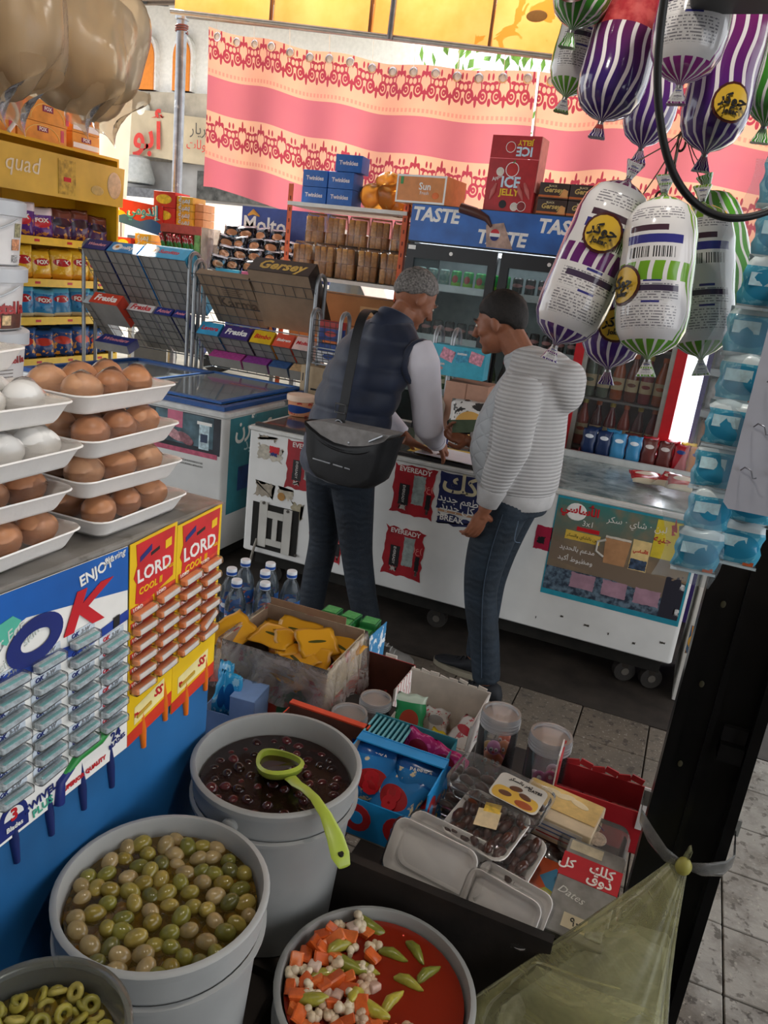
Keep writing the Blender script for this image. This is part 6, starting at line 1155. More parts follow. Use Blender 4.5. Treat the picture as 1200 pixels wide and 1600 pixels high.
for k in range(8):
    x = -3.28+.085*(k%4)+.03*(k//4); z = .97+.11*(k//4); ob('blue_snack_bag', packet_mesh(.13,.16,.05,BB,seed=150+k,name='blue_snack_bag'), None, (x,5.03+.04*(k//4),1.078+.04*(k//4)), (-.2,rnd.uniform(-.15,.15),0), label='glossy blue snack bag behind the lower wafer boxes', cat='snack bag', group='blue snack bags')
e = thing('back_shelf','pale wooden shelf behind the wire racks','shelf',(-3.3,5.2,0)); MB().bb(-1.2,-.22,1.05,.36,-.02,1.075).build('board', mat('#c9bfae',.7,var=.08), e); MB().bb(-1.2,-.10,0,-1.17,-.08,1.05).build('leg', GAL, e); MB().bb(.33,-.10,0,.36,-.08,1.05).build('leg', GAL, e)
# third small rack with packs and cardboard box, on the freezer top side
wire_rack('small_wire_rack','small hooped wire rack of tissue packs beside the navy vest',-2.26,-2.06,4.42,1.42,[(1.36,1.19,4.36,4.40),(1.18,1.09,4.36,4.40)],low=.87)
for k,(z,c,c2,lb) in enumerate(((1.10,'#2a4a8f','#d9d9dc','navy and white pack low in the small rack'),(1.24,'#b3302c','#2a3f86','red and navy pack above it in the small rack'))):
    e = thing('food_pack',lb,'pack',(-2.16,4.45,z)); q = MB(); rbox(q,.16,.06,.12,.006,.003,0); q.build('body', printed(c2,c,c,.62,None,.2,None,.4,.35,(.25,.15),seed=k), e, smooth=40)
e = thing('cardboard_box','plain brown cardboard box with hand slots behind the vest','box',(-2.235,4.50,.8685)); q = MB(); rbox(q,.20,.20,.20,.004,.002,0); q.build('body', mat('#b09a7c',.85,var=.06), e, smooth=40); MB().bb(-.085,-.1016,.10,-.078,-.1006,.15).build('hand_slot', BLK, e); MB().bb(-.02,-.1016,.05,.03,-.1006,.062).build('hand_slot', BLK, e)
e = thing('teal_box','teal carton standing next to the brown cardboard box','box',(-2.075,4.50,.8685)); q = MB(); rbox(q,.09,.16,.22,.003,.001,0); q.build('body', mat('#2f6f7c',.5,var=.08), e, smooth=40); txt(e,'12',.03,WHT,(-.02,-.081,.13)); MB().bb(-.046,-.081,.155,.046,-.08,.22).build('tan_label', mat('#b8a688',.7), e)
# fourth rack with teal display box, between the two men
wire_rack('small_wire_rack','small hooped wire rack carrying the teal lollipop display',-1.34,-1.24,4.10,1.44,[(1.30,1.22,4.06,4.09)],low=.874)
e = thing('display_box','teal display box with pink packet pictures between the two men','box',(-1.19,4.05,1.20)); q = MB(); rbox(q,.30,.10,.16,.003,.001,0); q.build('body', mat('#3f9fb5',.5,var=.08), e, smooth=40)
for k,(x,c,r) in enumerate(((-.06,'#c98a9a',.3),(.02,'#3a8aa8',-.2),(.10,'#c98a9a',.2))): MB().box((x,-.0512,.11),(.075,.0012,.06),rot=(0,r,0)).build('packet_print', mat(c,.45,var=.3,scale=60), e)
txt(e,'cotton',.022,mat('#e6d0c8'),(-.10,-.052,.06),bold=.02); txt(e,'candy',.02,mat('#e08a7a'),(-.10,-.052,.038),bold=.02); txt(e,'cotton',.02,WHT,(.02,-.0525,.125),bold=.02)
e = thing('pink_cardboard','tan-pink cardboard carton under the teal display box','box',(-1.12,4.10,.8745)); q = MB(); rbox(q,.24,.20,.30,.003,.001,0); q.build('body', mat('#b48a74',.8,var=.05), e, smooth=40); MB().bb(-.003,-.1008,0,.003,-.1,.30).build('seam', mat('#8a6450',.8), e)
e = thing('white_jug','dirty white plastic jug with a black cord behind the crackers','jug',(-1.30,4.02,.8745)); q = MB(); q.lathe([(.07,0),(.078,.01),(.078,.17),(.06,.20),(.03,.22),(.03,.24)],22); q.build('body', mat('#c9c2b4',.5,var=.1,c2='#8a8272',thr=.62), e, smooth=40); q = MB(); q.tube(smoothp([(-.09,-.06,.02),(-.06,-.085,.12),(.0,-.085,.2),(.06,-.08,.12),(.07,-.08,.02)]),.005,6); q.build('cord', BLK, e, smooth=60)

# ---- yellow chip shelf with printed header
YP = mat('#e2b11c',.45,var=.06,scale=5); YS2 = mat('#eec63a',.4,var=.05)
e = thing('chip_shelf','yellow metal snack shelf unit with printed golden header','shelf unit',(-4.67,4.70,0),PI/2)
MB().bb(-.75,.44,.30,.70,.46,2.28).build('back_panel', YP, e); MB().bb(.68,.0,.30,.70,.44,2.28).build('side_panel', YP, e); MB().bb(-.77,.0,.30,-.75,.44,2.28).build('side_panel', YP, e); MB().bb(-.75,.0,2.28,.70,.46,2.30).build('top_panel', YP, e); MB().bb(-.1,.42,.6,-.08,.44,2.28).build('panel_seam', mat('#c9981a',.5), e)
for z in (1.63,1.33,1.05,.74): MB().bb(-.75,.0,z-.02,.68,.44,z).build('shelf_board', YP, e); MB().bb(-.75,-.014,z-.045,.68,-.001,z+.012).build('price_rail', YS2, e); [MB().bb(x,-.0155,z-.024,x+.05,-.0145,z-.006).build('price_tag', RED, e) for x in (-.55,-.2,.12,.45)]
for x in (-.74,.67): MB().bb(x-.015,.1,0,x+.015,.4,.30).build('foot', GAL, e)
hdr = MB().poly([(-.77,1.935),(.69,1.935),(.71,2.23),(-.77,2.23)],-.05,-.03).build('header_board', mat('#d8b44a',.45,var=.12,scale=3), e)
for x,z,rx,rz,m,nm in ((.59,2.09,.08,.10,'#d9bd92','bread_print'),(.40,2.03,.07,.035,'#c9b06a','nut_print')): q = MB(); q.ell((0,0,0),(rx,.003,rz)); q.build(nm, mat(m,.5,var=.12,scale=20), hdr, (x,-.051,z), smooth=180)
MB().poly([(.0,1.96),(.17,1.96),(.17,2.20),(.0,2.20)],-.054,-.051).build('bag_print', mat('#b99a3a',.45,var=.25,scale=25), hdr); MB().poly([(.05,2.05),(.12,2.05),(.12,2.08),(.05,2.08)],-.057,-.0545).build('logo_print', RED, hdr); txt(hdr,'quad',.16,mat('#e6dcc0'),(-.33,-.053,2.11),shear=.2)
CHIP = {'purple':printed('#5a2f86','#c22a34','#e3dfe6',.75,None,.2,'#c98a4a',.2,.5,(.35,.16),seed=1,metal=.1),'brown':printed('#4a2a5a','#2a1a2a','#6a3a2a',.7,None,.2,'#c98a3a',.2,.55,(.4,.14),seed=2),'yellow':printed('#e0b326','#b3262c','#e6c23a',.8,'#d99a26',.2,'#f0d36a',.2,.58,(.36,.13),seed=3),'blue':printed('#2f86bd','#b3262c','#5ab0d6',.8,'#d9d3b0',.15,'#1f5f9a',.2,.6,(.34,.12),seed=4),'navy':printed('#1f3f7a','#c23a2a','#2a5a9a',.8,None,.2,'#d99a3a',.2,.55,(.35,.14),seed=5)}
CHM = {k:[packet_mesh(.20,.26,.07,m,seed=160+i,name='chip_bag') for i in range(2)] for k,m in CHIP.items()}
rows = [(1.632,[('purple',4),('brown',3)]),(1.332,[('yellow',7)]),(1.052,[('navy',2),('blue',5)]),(.742,[('navy',4),('navy',3)])]
nm_ = {1.632:'top',1.332:'second',1.052:'third',.742:'bottom'}
for z,kinds in rows:
    seq = [k for k,n in kinds for _ in range(n)]
    for i,k in enumerate(seq):
        for dpt in (0,1):
            h = .82+.1*((i*7+dpt*3)%3)/2; o = ob('chip_bag', CHM[k][(i+dpt)%2], None, (-4.74-.14*dpt,4.06+.195*i+.02*dpt,z+.001), (rnd.uniform(-.18,.02),rnd.uniform(-.06,.06),PI/2-.25+rnd.uniform(-.2,.2)), label='%s chip bag on the %s shelf of the yellow unit' % (k,nm_[z]), cat='chip bag', group='%s chip bags, %s shelf' % (k,nm_[z]), scale=(1,1,h))
            if dpt == 0 and k in ('yellow','blue','purple') and i > 1: txt(o,'FOX',.05,WHT,(0,-.034,.15),(PI/2,0,0),bold=.04)
# orange cartons on top
OC = mat('#e59a3a',.5,var=.12,scale=10); 
for k,(x,z,w,h) in enumerate(((4.18,2.301,.46,.12),(4.65,2.301,.46,.12),(4.25,2.422,.46,.15),(4.70,2.422,.38,.15),(4.2,2.573,.46,.12),(5.08,2.301,.29,.12),(5.08,2.422,.29,.15))):
    d = .30; e = thing('snack_carton','orange printed snack carton %s' % ('with a white strip beside the pile' if k > 4 else 'in the pile on the yellow shelf unit'),'carton',(-4.86,x,z),PI/2,'orange cartons with white strips' if k > 4 else 'orange cartons on the chip shelf')
    q = MB(); rbox(q,w-.006,d,h-.002,.003,.001,0); q.build('body', OC, e, smooth=40); MB().bb(-.05,-d/2-.002,h*.5,.05,-d/2-.0008,h*.78).build('logo_print', mat('#8a2a4a',.5,var=.3,scale=40), e); txt(e,'FOX',.035,WHT,(0,-d/2-.003,h*.64),bold=.03)
    if k > 4: MB().bb(-w/2+.01,-d/2-.002,h*.12,w/2-.01,-d/2-.0008,h*.42).build('white_strip', WHT, e)
    else: q = MB(); q.tube([(.16*math.cos(a),-d/2-.001,h*.1+.16*math.sin(a)*.9*h/.19) for a in [PI*k_/12 for k_ in range(13)]],.003,5); q.build('arc_print', mat('#f2cf7a',.5), e, smooth=60); MB().bb(.17,-d/2-.002,.02,.20,-d/2-.0008,.10).build('pink_tag', mat('#d9566a',.5), e)
q = MB(); q.tube(smoothp([(-4.66,4.30,2.302),(-4.66,4.38,2.42),(-4.66,4.30,2.52),(-4.66,4.18,2.58)]),.014,8); o = q.build('white_hose', mat('#eee9e0',.4), None, smooth=60, label='white plastic hose end curling over the yellow shelf unit', cat='hose')
# ---- noodle display on the back table
t = thing('back_table','plain table carrying the noodle display and cake bags','table',(-3.9,5.65,0)); MB().bb(-1.02,-.235,1.50,.98,.22,1.53).build('table_top', mat('#d9d3c6',.7,var=.06), t)
for x in (-.98,.94):
    for y in (-.20,.18): MB().bb(x-.02,y-.02,0,x+.02,y+.02,1.50).build('leg', GAL, t)
e = thing('noodle_sign','red and blue noodle sign with Arabic lettering on thin posts','sign',(-4.60,5.60,1.53)); MB().poly([(-.225,.31),(.225,.27),(.225,.455),(-.225,.49)],-.01,.0).build('red_panel', mat('#d02a2c',.45,var=.06), e)
MB().poly([(-.225,.30)]+[(lerp(-.225,.225,k/8),.355+.018*math.sin(k*1.3)-.004*k) for k in range(9)]+[(.225,.22)],-.014,-.0105).build('blue_wave', mat('#1f5fa3',.45,var=.06), e); txt(e,'إندومي',.17,WHT,(.02,-.0125,.41),bold=.05,w=.34); txt(e,'إندومي',.17,mat('#28a9c4'),(.02,-.0145,.41),bold=.012,w=.33); MB().ell((0,0,0),(.06,.002,.03)).build('yellow_swoosh', YEL, e, (-.19,-.012,.36), (0,.5,0), smooth=180)
for x in (-.215,.215): MB().tube([(x,.0,0),(x,.0,.46)],.006,6).build('post', mat('#7a8a9a',.4), e, smooth=50)
def bx(x,y,z,w,d,h,m,label,text=None,tc=None,group=None,deco=None,name='noodle_box',rz=0):
    e = thing(name,label,'box',(x,y,z),rz,group); q = MB(); rbox(q,w-.003,d,h-.0015,.003,.001,0); q.build('body', m, e, smooth=40)
    if deco: q = MB(); q.ell((0,0,0),(w*.36,.0012,h*.3)); q.build('picture_print', deco, e, (-w*.02,-d/2-.0006,h*.5), smooth=180)
    if text: txt(e,text,h*.4,tc or WHT,(0,-d/2-.002,h*.5),bold=.03,w=w*.7)
    return e
RB, YB, OB = mat('#c9302a',.45,var=.08), mat('#e3b03a',.45,var=.08), mat('#df9a62',.5,var=.08); YD = mat('#e6c53a',.45,var=.2,scale=30)
for k in range(2): bx(-4.37,5.70,1.86+.125*k,.22,.2,.124,RB,'red noodle box with yellow picture above the sachet display',deco=YD,group='red noodle boxes above')
for k in range(4): bx(-4.175,5.70,1.86+.056*k,.16,.18,.055,YB,'small yellow box in the stack beside the red noodle boxes',text='بمبة',tc=mat('#c9d6dc'),group='yellow boxes above')
for k in range(3): bx(-4.05,5.72,1.86+.06*k,.085,.16,.059,OB,'small peach box in the stack beside the yellow boxes',group='peach boxes above')
bx(-4.735,5.62,1.531,.16,.16,.09,RB,'red noodle box low under the noodle sign',deco=YD,group='red noodle boxes below'); bx(-4.735,5.62,1.622,.16,.16,.09,RB,'red noodle box stacked on another under the noodle sign',deco=YD,group='red noodle boxes below')
for k in range(4): bx(-4.565,5.66,1.531+.057*k,.17,.16,.056,YB,'yellow box in the stack under the noodle sign',text='بمبة',tc=mat('#c9d6dc'),group='yellow boxes below')
bx(-4.445,5.66,1.531,.06,.15,.13,RB,'narrow red carton with U-shaped print under the noodle sign',text='U'); [bx(-4.39,5.70,1.531+.06*k,.05,.12,.059,OB,'peach box behind the noodle sign post',group='peach boxes below') for k in range(3)]
e = thing('sachet_display','cardboard display hung with red and green sauce sachets','display',(-4.08,5.50,1.531)); q = MB(); open_box(q,-.195,-.05,0,.195,.05,.05,.325,.325,.325,.004); q.build('box',[mat('#c9a98a',.7,var=.06),mat('#5a3a28',.8)],e); MB().bb(-.195,-.06,.26,.195,-.0505,.325).build('header', mat('#c9564a',.5,var=.08), e); MB().bb(.197,-.05,.02,.26,.12,.32).build('clear_side', film((.95,.92,.9),gloss=.2,haze=.4,hcol='#c9b5a4'), e)
MB().bb(.14,-.0615,.03,.19,-.0505,.26).build('printed_side', mat('#7aa05a',.5,var=.3,scale=20), e)
sm = packet_mesh(.038,.115,.01,printed('#b3232c','#3a7a34',None,.8,'#7aa03a',.4,'#d9d0c0',.25,.3,(.4,.2),seed=3),seed=200,nx=5,ny=6,name='sauce_sachet')
for r in range(2):
    for k in range(8): ob('sauce_sachet', sm, e, (-.165+.04*k,-.052-.012*(1-r),.02+.115*r), (0,rnd.uniform(-.15,.15)-.12,rnd.uniform(-.3,.3)))
# croissant poster and pile of black cake bags
e = thing('molto_poster','blue croissant poster with big white lettering leaning behind cake bags','poster',(-3.32,5.83,1.531)); MB().bb(-.44,0,0,.42,.012,.54).build('board', mat('#3f5296',.5,var=.08), e); txt(e,'Molto',.20,WHT,(-.22,-.002,.40),bold=.02,w=.40); q = MB(); q.tube([(lerp(-.2,.14,k/10),-.003,.22-.07*math.sin(PI*k/10)) for k in range(11)],[.004+.010*math.sin(PI*k/10) for k in range(11)],6); q.build('smile_print', WHT, e, smooth=60); q = MB(); q.tube([(-.38,-.003,.47),(-.33,-.003,.50),(-.27,-.003,.47)],[.006,.022,.006],8); q.build('croissant_print', mat('#d99a3a',.5), e, smooth=60)
for k in range(5): MB().bb(.24,-.002,.10+.03*k,.33,-.0008,.115+.03*k).build('small_print', mat('#b9c2dc',.5,var=.4,scale=60), e)
CK = [printed('#1f1e22','#c98a62','#e3e0e4',.84,'#dcd8da',.12,'#8a8a92',.18,.45,(.3,.2),seed=k,metal=.2) for k in range(3)]; CKM = [packet_mesh(.155,.13,.07,CK[k],seed=210+k,name='cake_bag') for k in range(3)]
for r in range(4):
    for i in range(5 if r < 3 else 4):
        ob('cake_bag', CKM[(i+r)%3], None, (-3.76+.142*i+.03*(r%2),5.52+.045*r,1.535+.083*r), (-.2+rnd.uniform(-.15,.15),rnd.uniform(-.15,.15),rnd.uniform(-.3,.3)), label='black and silver wrapped cake bag in the pile under the croissant poster', cat='cake bag', group='black cake bags')
# pink and blue cartons in front of the pile
for k,(x,c,lb) in enumerate(((-3.60,'#4aa0b5','teal carton edge in front of the cake bags'),(-3.36,'#d9627e','pink carton with a white star in front of the cake bags'),(-3.12,'#d9627e','pink carton beside the chocolate box'))): e = bx(x,5.445,1.5305,.225,.055,.035,mat(c,.45,var=.1),lb,name='sweet_carton')
# ---- orange slotted rack with rusk bags
OR = mat('#dd5f2a',.5,var=.08); e = thing('slotted_rack','orange slotted-angle steel rack with white shelves of rusk bags','rack',(-2.46,5.1,0))
for x in (-.44,.44):
    for y in (0,.5):
        s = -1 if x > 0 else 1; q = MB(); q.bb(x-.018,y,0,x+.018,y+.003,2.20); q.bb(x-s*.018-.0015,y,0,x-s*.018+.0015,y+.035,2.20); o = q.build('upright', OR, e)
        if y == 0:
            for k in range(14): MB().bb(x-.005,-.0012,1.12+.075*k,x+.005,-.0004,1.145+.075*k).build('slot', mat('#7a2f14',.6), o)
for z in (2.085,1.60,1.10): MB().bb(-.455,-.012,z-.025,.455,.53,z).build('shelf_board', mat('#e6e3dc',.55,var=.04), e)
MB().bb(-.44,.535,1.62,.44,.54,2.05).build('back_mesh', film((.95,.95,.95),gloss=.1,haze=.15), e)
RK = [mat(c,.7,var=.18,scale=50,bump=.3) for c in ('#c68d4e','#d39c5c','#b57d43')]; rkm = []
for m in RK: q = MB(); rbox(q,.042,.035,.10,.008,.006,0); rkm.append(q.mesh('rusk', m, 60))
RF = film((.98,.97,.96),gloss=.28,haze=.10,rough=.1,bump=.6,bscale=30)
for r in range(2):
    for i in range(5):
        b = thing('rusk_bag','clear bag of toasted rusks standing in the %s row of the orange rack' % ('front' if r == 0 else 'back'),'rusk bag',(-2.46-.345+.172*i,5.19+.16*r,1.601+.205*r+(.0 if r == 0 else .0)),rnd.uniform(-.12,.12),'rusk bags, %s row' % ('front' if r == 0 else 'back'))
        for a in range(3):
            for c in range(2): ob('rusk', rkm[(a+c+i)%3], b, (-.046+.046*a,-.02+.0*c,.005+.103*c), (rnd.uniform(-.05,.05),rnd.uniform(-.06,.06),rnd.uniform(-.1,.1)))
        for a in range(3): ob('rusk', rkm[(a+i)%3], b, (-.046+.046*a,.02,.01), (0,0,0))
        q = MB(); q.loft([rrect(.135,.07,.02,4,0),rrect(.158,.095,.03,4,.03),rrect(.155,.09,.03,4,.17),rrect(.15,.05,.02,4,.215),rrect(.15,.008,.003,4,.232)]); q.build('clear_bag', RF, b, smooth=60)
MB().bb(-2.90,5.24,1.602,-2.05,5.50,1.804).build('bread_crate', mat('#c9bfae',.7,var=.1), None, label='pale crate behind the front row of rusk bags', cat='crate')
e = thing('brown_carton','wide brown corrugated carton on the lower shelf of the orange rack','carton',(-2.42,5.28,1.101)); q = MB(); rbox(q,.80,.40,.40,.004,.002,0); q.build('body', mat('#a8764c',.85,var=.08,scale=6), e, smooth=40); MB().bb(-.40,-.202,.19,.40,-.2006,.20).build('flap_seam', mat('#7a5230',.85), e); MB().bb(.15,-.202,.28,.33,-.2006,.34).build('tape', mat('#c9a070',.5), e)
BT = mat('#1f5fae',.45,var=.08)
for k,(x,z,rz) in enumerate(((-2.74,2.086,0),(-2.54,2.086,0),(-2.74,2.196,0),(-2.54,2.196,0),(-2.50,2.307,.1))): bx(x,5.22,z,.195,.16,.109,BT,('blue snack cake box %s' % ('set alone on top of the blue pile' if k == 4 else 'in the block of four on the orange rack')),text='Twinkies',tc=mat('#e9dfe2'),group=None if k == 4 else 'blue snack cake boxes',name='cake_box',rz=rz)
e = thing('bag_bundle','bundle of translucent amber plastic bags on the orange rack','bags',(-2.26,5.28,2.086)); TBm = film((.85,.66,.36),gloss=.25,haze=.55,rough=.25,bump=.8,bscale=14,hcol='#d0a052')
for k,(x,z,r) in enumerate(((-.08,.09,.10),(.06,.10,.11),(.12,.05,.09),(.02,.19,.075))):
    q = MB(); q.grid(lambda u,v: (x+r*1.15*math.sin(PI*v)**.8*math.cos(2*PI*u)*(1+.14*math.sin(6*PI*u+k)+.08*math.sin(9*v+14*u)), r*.9*math.sin(PI*v)**.8*math.sin(2*PI*u)*(1+.12*math.sin(8*PI*u)), z-r*math.cos(PI*v)*.82+.008*math.sin(u*30)),30,16); q.build('plastic_bag', TBm, e, smooth=180)
# ---- cola fridge with two glass doors
FB = mat('#17181a',.4,var=.1); e = thing('drinks_fridge','black double-door drinks fridge with a blue printed header','fridge',(-1.29,4.95,0)); fw = .63
MB().bb(-fw,.04,.05,-fw+.03,.62,2.13).build('side_wall', FB, e); MB().bb(fw-.03,.04,.05,fw,.62,2.13).build('side_wall', FB, e); MB().bb(-fw,.60,.05,fw,.62,2.13).build('back_wall', mat('#a9b0b0',.5), e); MB().bb(-fw,.0,.0,fw,.62,.30).build('base', FB, e); MB().bb(-fw,.0,1.895,fw,.60,2.13).build('head_box', FB, e)
for z in (.60,.95,1.30,1.63): MB().bb(-fw+.03,.09,z-.012,fw-.03,.58,z).build('wire_shelf', mat('#c9cdcd',.4,metal=.3), e); MB().bb(-fw+.03,.085,z-.02,fw-.03,.09,z+.025).build('shelf_lip', mat('#d9dcdc',.3), e)
lt = MB().bb(-fw+.04,.10,1.86,fw-.04,.14,1.885).build('light_tube', glow('#eef6ff',6), e)
for s,x0,x1 in ((-1,-fw+.01,-.012),(1,.012,fw-.01)):
    for a in ((x0,1.80,x1,1.885),(x0,.31,x1,.37),(x0,.37,x0+.055,1.80),(x1-.055,.37,x1,1.80)): MB().bb(a[0],-.035,a[1],a[2],.0,a[3]).build('door_frame', FB, e)
    MB().bb(x0+.055,-.02,.37,x1-.055,-.012,1.80).build('glass_pane', film((.86,.90,.90),gloss=.12,haze=.06,rough=.03,bump=0,hcol='#9fb0b0'), e); MB().bb((x1-.045 if s < 0 else x0+.005),-.06,1.02,(x1-.005 if s < 0 else x0+.045),-.036,1.40).build('door_handle', mat('#0f0f10',.3), e)
    q = MB(); q.lathe([(.012,0),(.012,.004)],10); q.build('badge', WHT, e, ((x0+x1)/2,-.036,1.845), (PI/2,0,0))
hd_ = MB().bb(-fw+.005,-.014,1.905,fw-.005,-.002,2.125).build('header_panel', mat('#2a63b0',.35,var=.14,scale=7), e); TW = mat('#f0ede6',.4)
for x,z in ((-.46,2.065),(-.015,1.965),(.36,2.06)): txt(hd_,'TASTE',.115,TW,(x,-.0155,z),bold=.035,shear=.15,w=.32)
MB().poly([(-.10,1.91),(.07,1.91),(-.01,2.06),(-.12,2.04)],-.018,-.0162).build('glass_print', mat('#a98a7a',.3,var=.25,scale=20), hd_); q = MB(); q.tube([(-.30,-.018,2.125),(-.20,-.018,2.105),(-.12,-.018,2.075),(-.085,-.018,2.03)],[.03,.03,.02,.008],8); q.build('bottle_print', mat('#5a3a34',.3), hd_, smooth=60); q = MB(); q.lathe([(.034,0),(.034,.002)],20); q.build('round_logo', WHT, hd_, (-.055,-.0185,1.985), (PI/2,0,0)); MB().poly([(-.055+.03*math.cos(RAD(a)),1.99+.03*math.sin(RAD(a))) for a in range(10,171,20)],-.0225,-.021).build('logo_red', RED, hd_); MB().poly([(-.055+.03*math.cos(RAD(a)),1.98+.03*math.sin(RAD(a))) for a in range(190,351,20)],-.0225,-.021).build('logo_blue', NAVY, hd_)
MB().bb(-fw+.02,-.037,1.85,-fw+.07,-.0355,1.875).build('sticker', WHT, e)
cm_ = MB(); cm_.lathe([(.025,0),(.031,.006),(.033,.012),(.033,.112),(.026,.12),(.024,.118)],18)
CAN = {'green':printed('#2f9a4a','#b33a2a',None,.8,'#8ac23a',.4,'#6ab84a',.25,.55,(.3,.2),seed=1),'pale':printed('#7f9a90','#5a7a70',None,.8,None,.3,'#a9b5a4',.25,seed=2),'dark':printed('#3a2f2c','#c98a86',None,.8,None,.2,'#6a5a58',.25,.6,(.5,.1),seed=3),'yellow':printed('#c9b52a','#3a7a3a',None,.8,'#2f5a2f',.35,'#e6dfa0',.25,.6,(.4,.12),seed=4)}
CNM = {k:cm_.mesh('body', m, 40) for k,m in CAN.items()}; tp = MB(); tp.lathe([(.024,.117),(.012,.118),(.001,.118)],14,cap0=False); tpm = tp.mesh('can_top', STEEL, 40)
for z,kk in ((1.631,['pale','pale','pale','green','green','green','green']),(1.301,['dark']*7)):
    for i in range(14):
        k = kk[i%7] if i < 7 else ('green' if (z > 1.5 and i == 7) else 'dark'); x = -1.29-.56+.083*i
        c = thing('drink_can','%s drink can on the %s fridge shelf behind glass' % (k,'upper' if z > 1.5 else 'second'),'can',(x,5.08,z),0,'%s cans, %s shelf' % (k,'upper' if z > 1.5 else 'second')); ob('body',CNM[k],c); ob('can_top',tpm,c)
bt_ = MB(); bt_.lathe([(.028,0),(.034,.006),(.034,.16),(.014,.23),(.0135,.26)],18)
def bottle(x,y,z,c,cap,label,group,h=1.0,cat='bottle',lab=None):
    b = thing('drink_bottle',label,cat,(x,y,z),0,group); ob('body', bt_.mesh('body', mat(c,.12,var=.12,scale=30,coat=.5), 50), b, scale=(1,1,h)); q = MB(); q.lathe([(.0155,.25*h),(.0155,.275*h),(.001,.276*h)],14); q.build('cap', mat(cap,.4), b, smooth=40); q = MB(); q.lathe([(.0345,.06*h),(.0345,.13*h)],18,cap0=False,cap1=False); q.build('label_band', printed(lab or '#d9c9a0',c,None,.8,None,.2,None,.4,seed=1), b, smooth=50)
for i in range(14): bottle(-1.29-.56+.083*i,5.08,.951,'#3f6a2f' if i < 8 else '#5a4a4a','#d9b82a' if i < 8 else '#b33a3a','%s bottle with a %s cap on the third fridge shelf' % (('green','yellow') if i < 8 else ('dark','red')),'green bottles in the drinks fridge' if i < 8 else 'dark bottles in the drinks fridge')
# ---- cartons on top of the fridge
e = bx(-1.86,5.10,2.131,.36,.30,.17,mat('#dd8f54',.55,var=.06),'orange and white fruit carton on the end of the drinks fridge',name='fruit_carton',rz=-.12); [MB().bb(a,-.152,b,c,-.1506,d).build('white_border', WHT, e) for a,b,c,d in ((-.178,.0,.178,.012),(-.178,.156,.178,.168),(-.178,.012,-.166,.156),(.166,.012,.178,.156))]; txt(e,'Sun',.06,WHT,(.03,-.152,.10),bold=.02); txt(e,'Fresh',.03,WHT,(.03,-.152,.062)); MB().bb(-.15,-.152,.11,-.13,-.1506,.155).build('green_tab', GRN, e); q = MB(); q.ell((0,0,0),(.025,.001,.02)); q.build('fruit_print', ORG, e, (.11,-.151,.05), smooth=180)
e = thing('jelly_carton','tall open red ice jelly carton with its printed lid raised','carton',(-1.305,5.06,2.131),-.06); q = MB(); rbox(q,.31,.16,.30,.003,.001,0); q.build('body', mat('#b5282c',.5,var=.08), e, smooth=40); MB().bb(-.155,-.078,.302,.155,-.074,.43).build('lid_flap', mat('#b5282c',.5,var=.08), e); MB().bb(.157,-.08,.12,.16,.07,.43).build('side_flap', mat('#d58a80',.6), e)
txt(e,'ICE',.06,mat('#cfe6f4'),(.0,-.082,.165),bold=.03,w=.12); txt(e,'JELLY',.05,YEL,(.0,-.082,.108),bold=.03,w=.13); txt(e,'ICE',.05,mat('#cfe6f4'),(.06,-.080,.345),bold=.03,w=.10,roll=PI); txt(e,'JELLY',.04,YEL,(.06,-.080,.392),bold=.03,w=.10,roll=PI)
txt(e,'Apple',.03,WHT,(-.09,-.082,.19),roll=.4,shear=.3)
for x,z,r,c in ((0.0,.24,.038,'#c22a26'),(.09,.035,.026,'#8a1f1f'),(.045,.03,.022,'#d9cfc0'),(-.075,.225,.022,'#e0d6c6'),(-.03,.365,.028,'#c22a26')): q = MB(); q.lathe([(r*1.12,0),(r*1.12,.0006)],18); q.build('print_outline', WHT, e, (x,-.0806,z), (PI/2,0,0)); q = MB(); q.ell((0,0,0),(r,.0014,r)); q.build('apple_print', mat(c,.45), e, (x,-.0812,z), smooth=180)
for x,z,a in ((-.10,.11,.25),(.075,.115,-.5),(.115,.125,-.5)): q = MB(); q.tube([(-.006,0,-.05),(-.004,0,.0),(.0,0,.05)],[.004,.016,.006],7); q.build('ice_lolly_print', mat('#c96a64',.45), e, (x,-.082,z), (0,a,0), smooth=60)
q = MB(); q.lathe([(.024,0),(.024,.001)],16); q.build('round_badge', BLK, e, (-.03,-.0815,.04), (PI/2,0,0)); MB().tube([(0,-.08,.272),(.012,-.082,.292)],.003,5).build('stalk_print', GRN, e)
for k in range(4):
    b = bx(-1.035+.185*(k%2),5.06,2.131+.093*(k//2),.183,.15,.092,mat('#3a241c',.45,var=.08),'dark brown chocolate biscuit box %s pair on the drinks fridge' % ('in the upper' if k > 1 else 'in the lower'),text=None,group='brown biscuit boxes, %s' % ('upper' if k > 1 else 'lower'),name='biscuit_box'); txt(b,'BLACK',.016,mat('#d9c79a'),(-.01,-.0775,.072),bold=.02); txt(b,'Gersey',.04,mat('#cfae62'),(-.005,-.0775,.05),bold=.03,shear=.2); MB().bb(-.09,-.0770,.008,.09,-.0758,.020).build('orange_stripe', mat('#c9662a',.5), b); MB().poly([(.035,.012),(.085,.012),(.085,.05),(.06,.06)],-.0785,-.0772).build('wafer_print', mat('#d99a5a',.5), b)
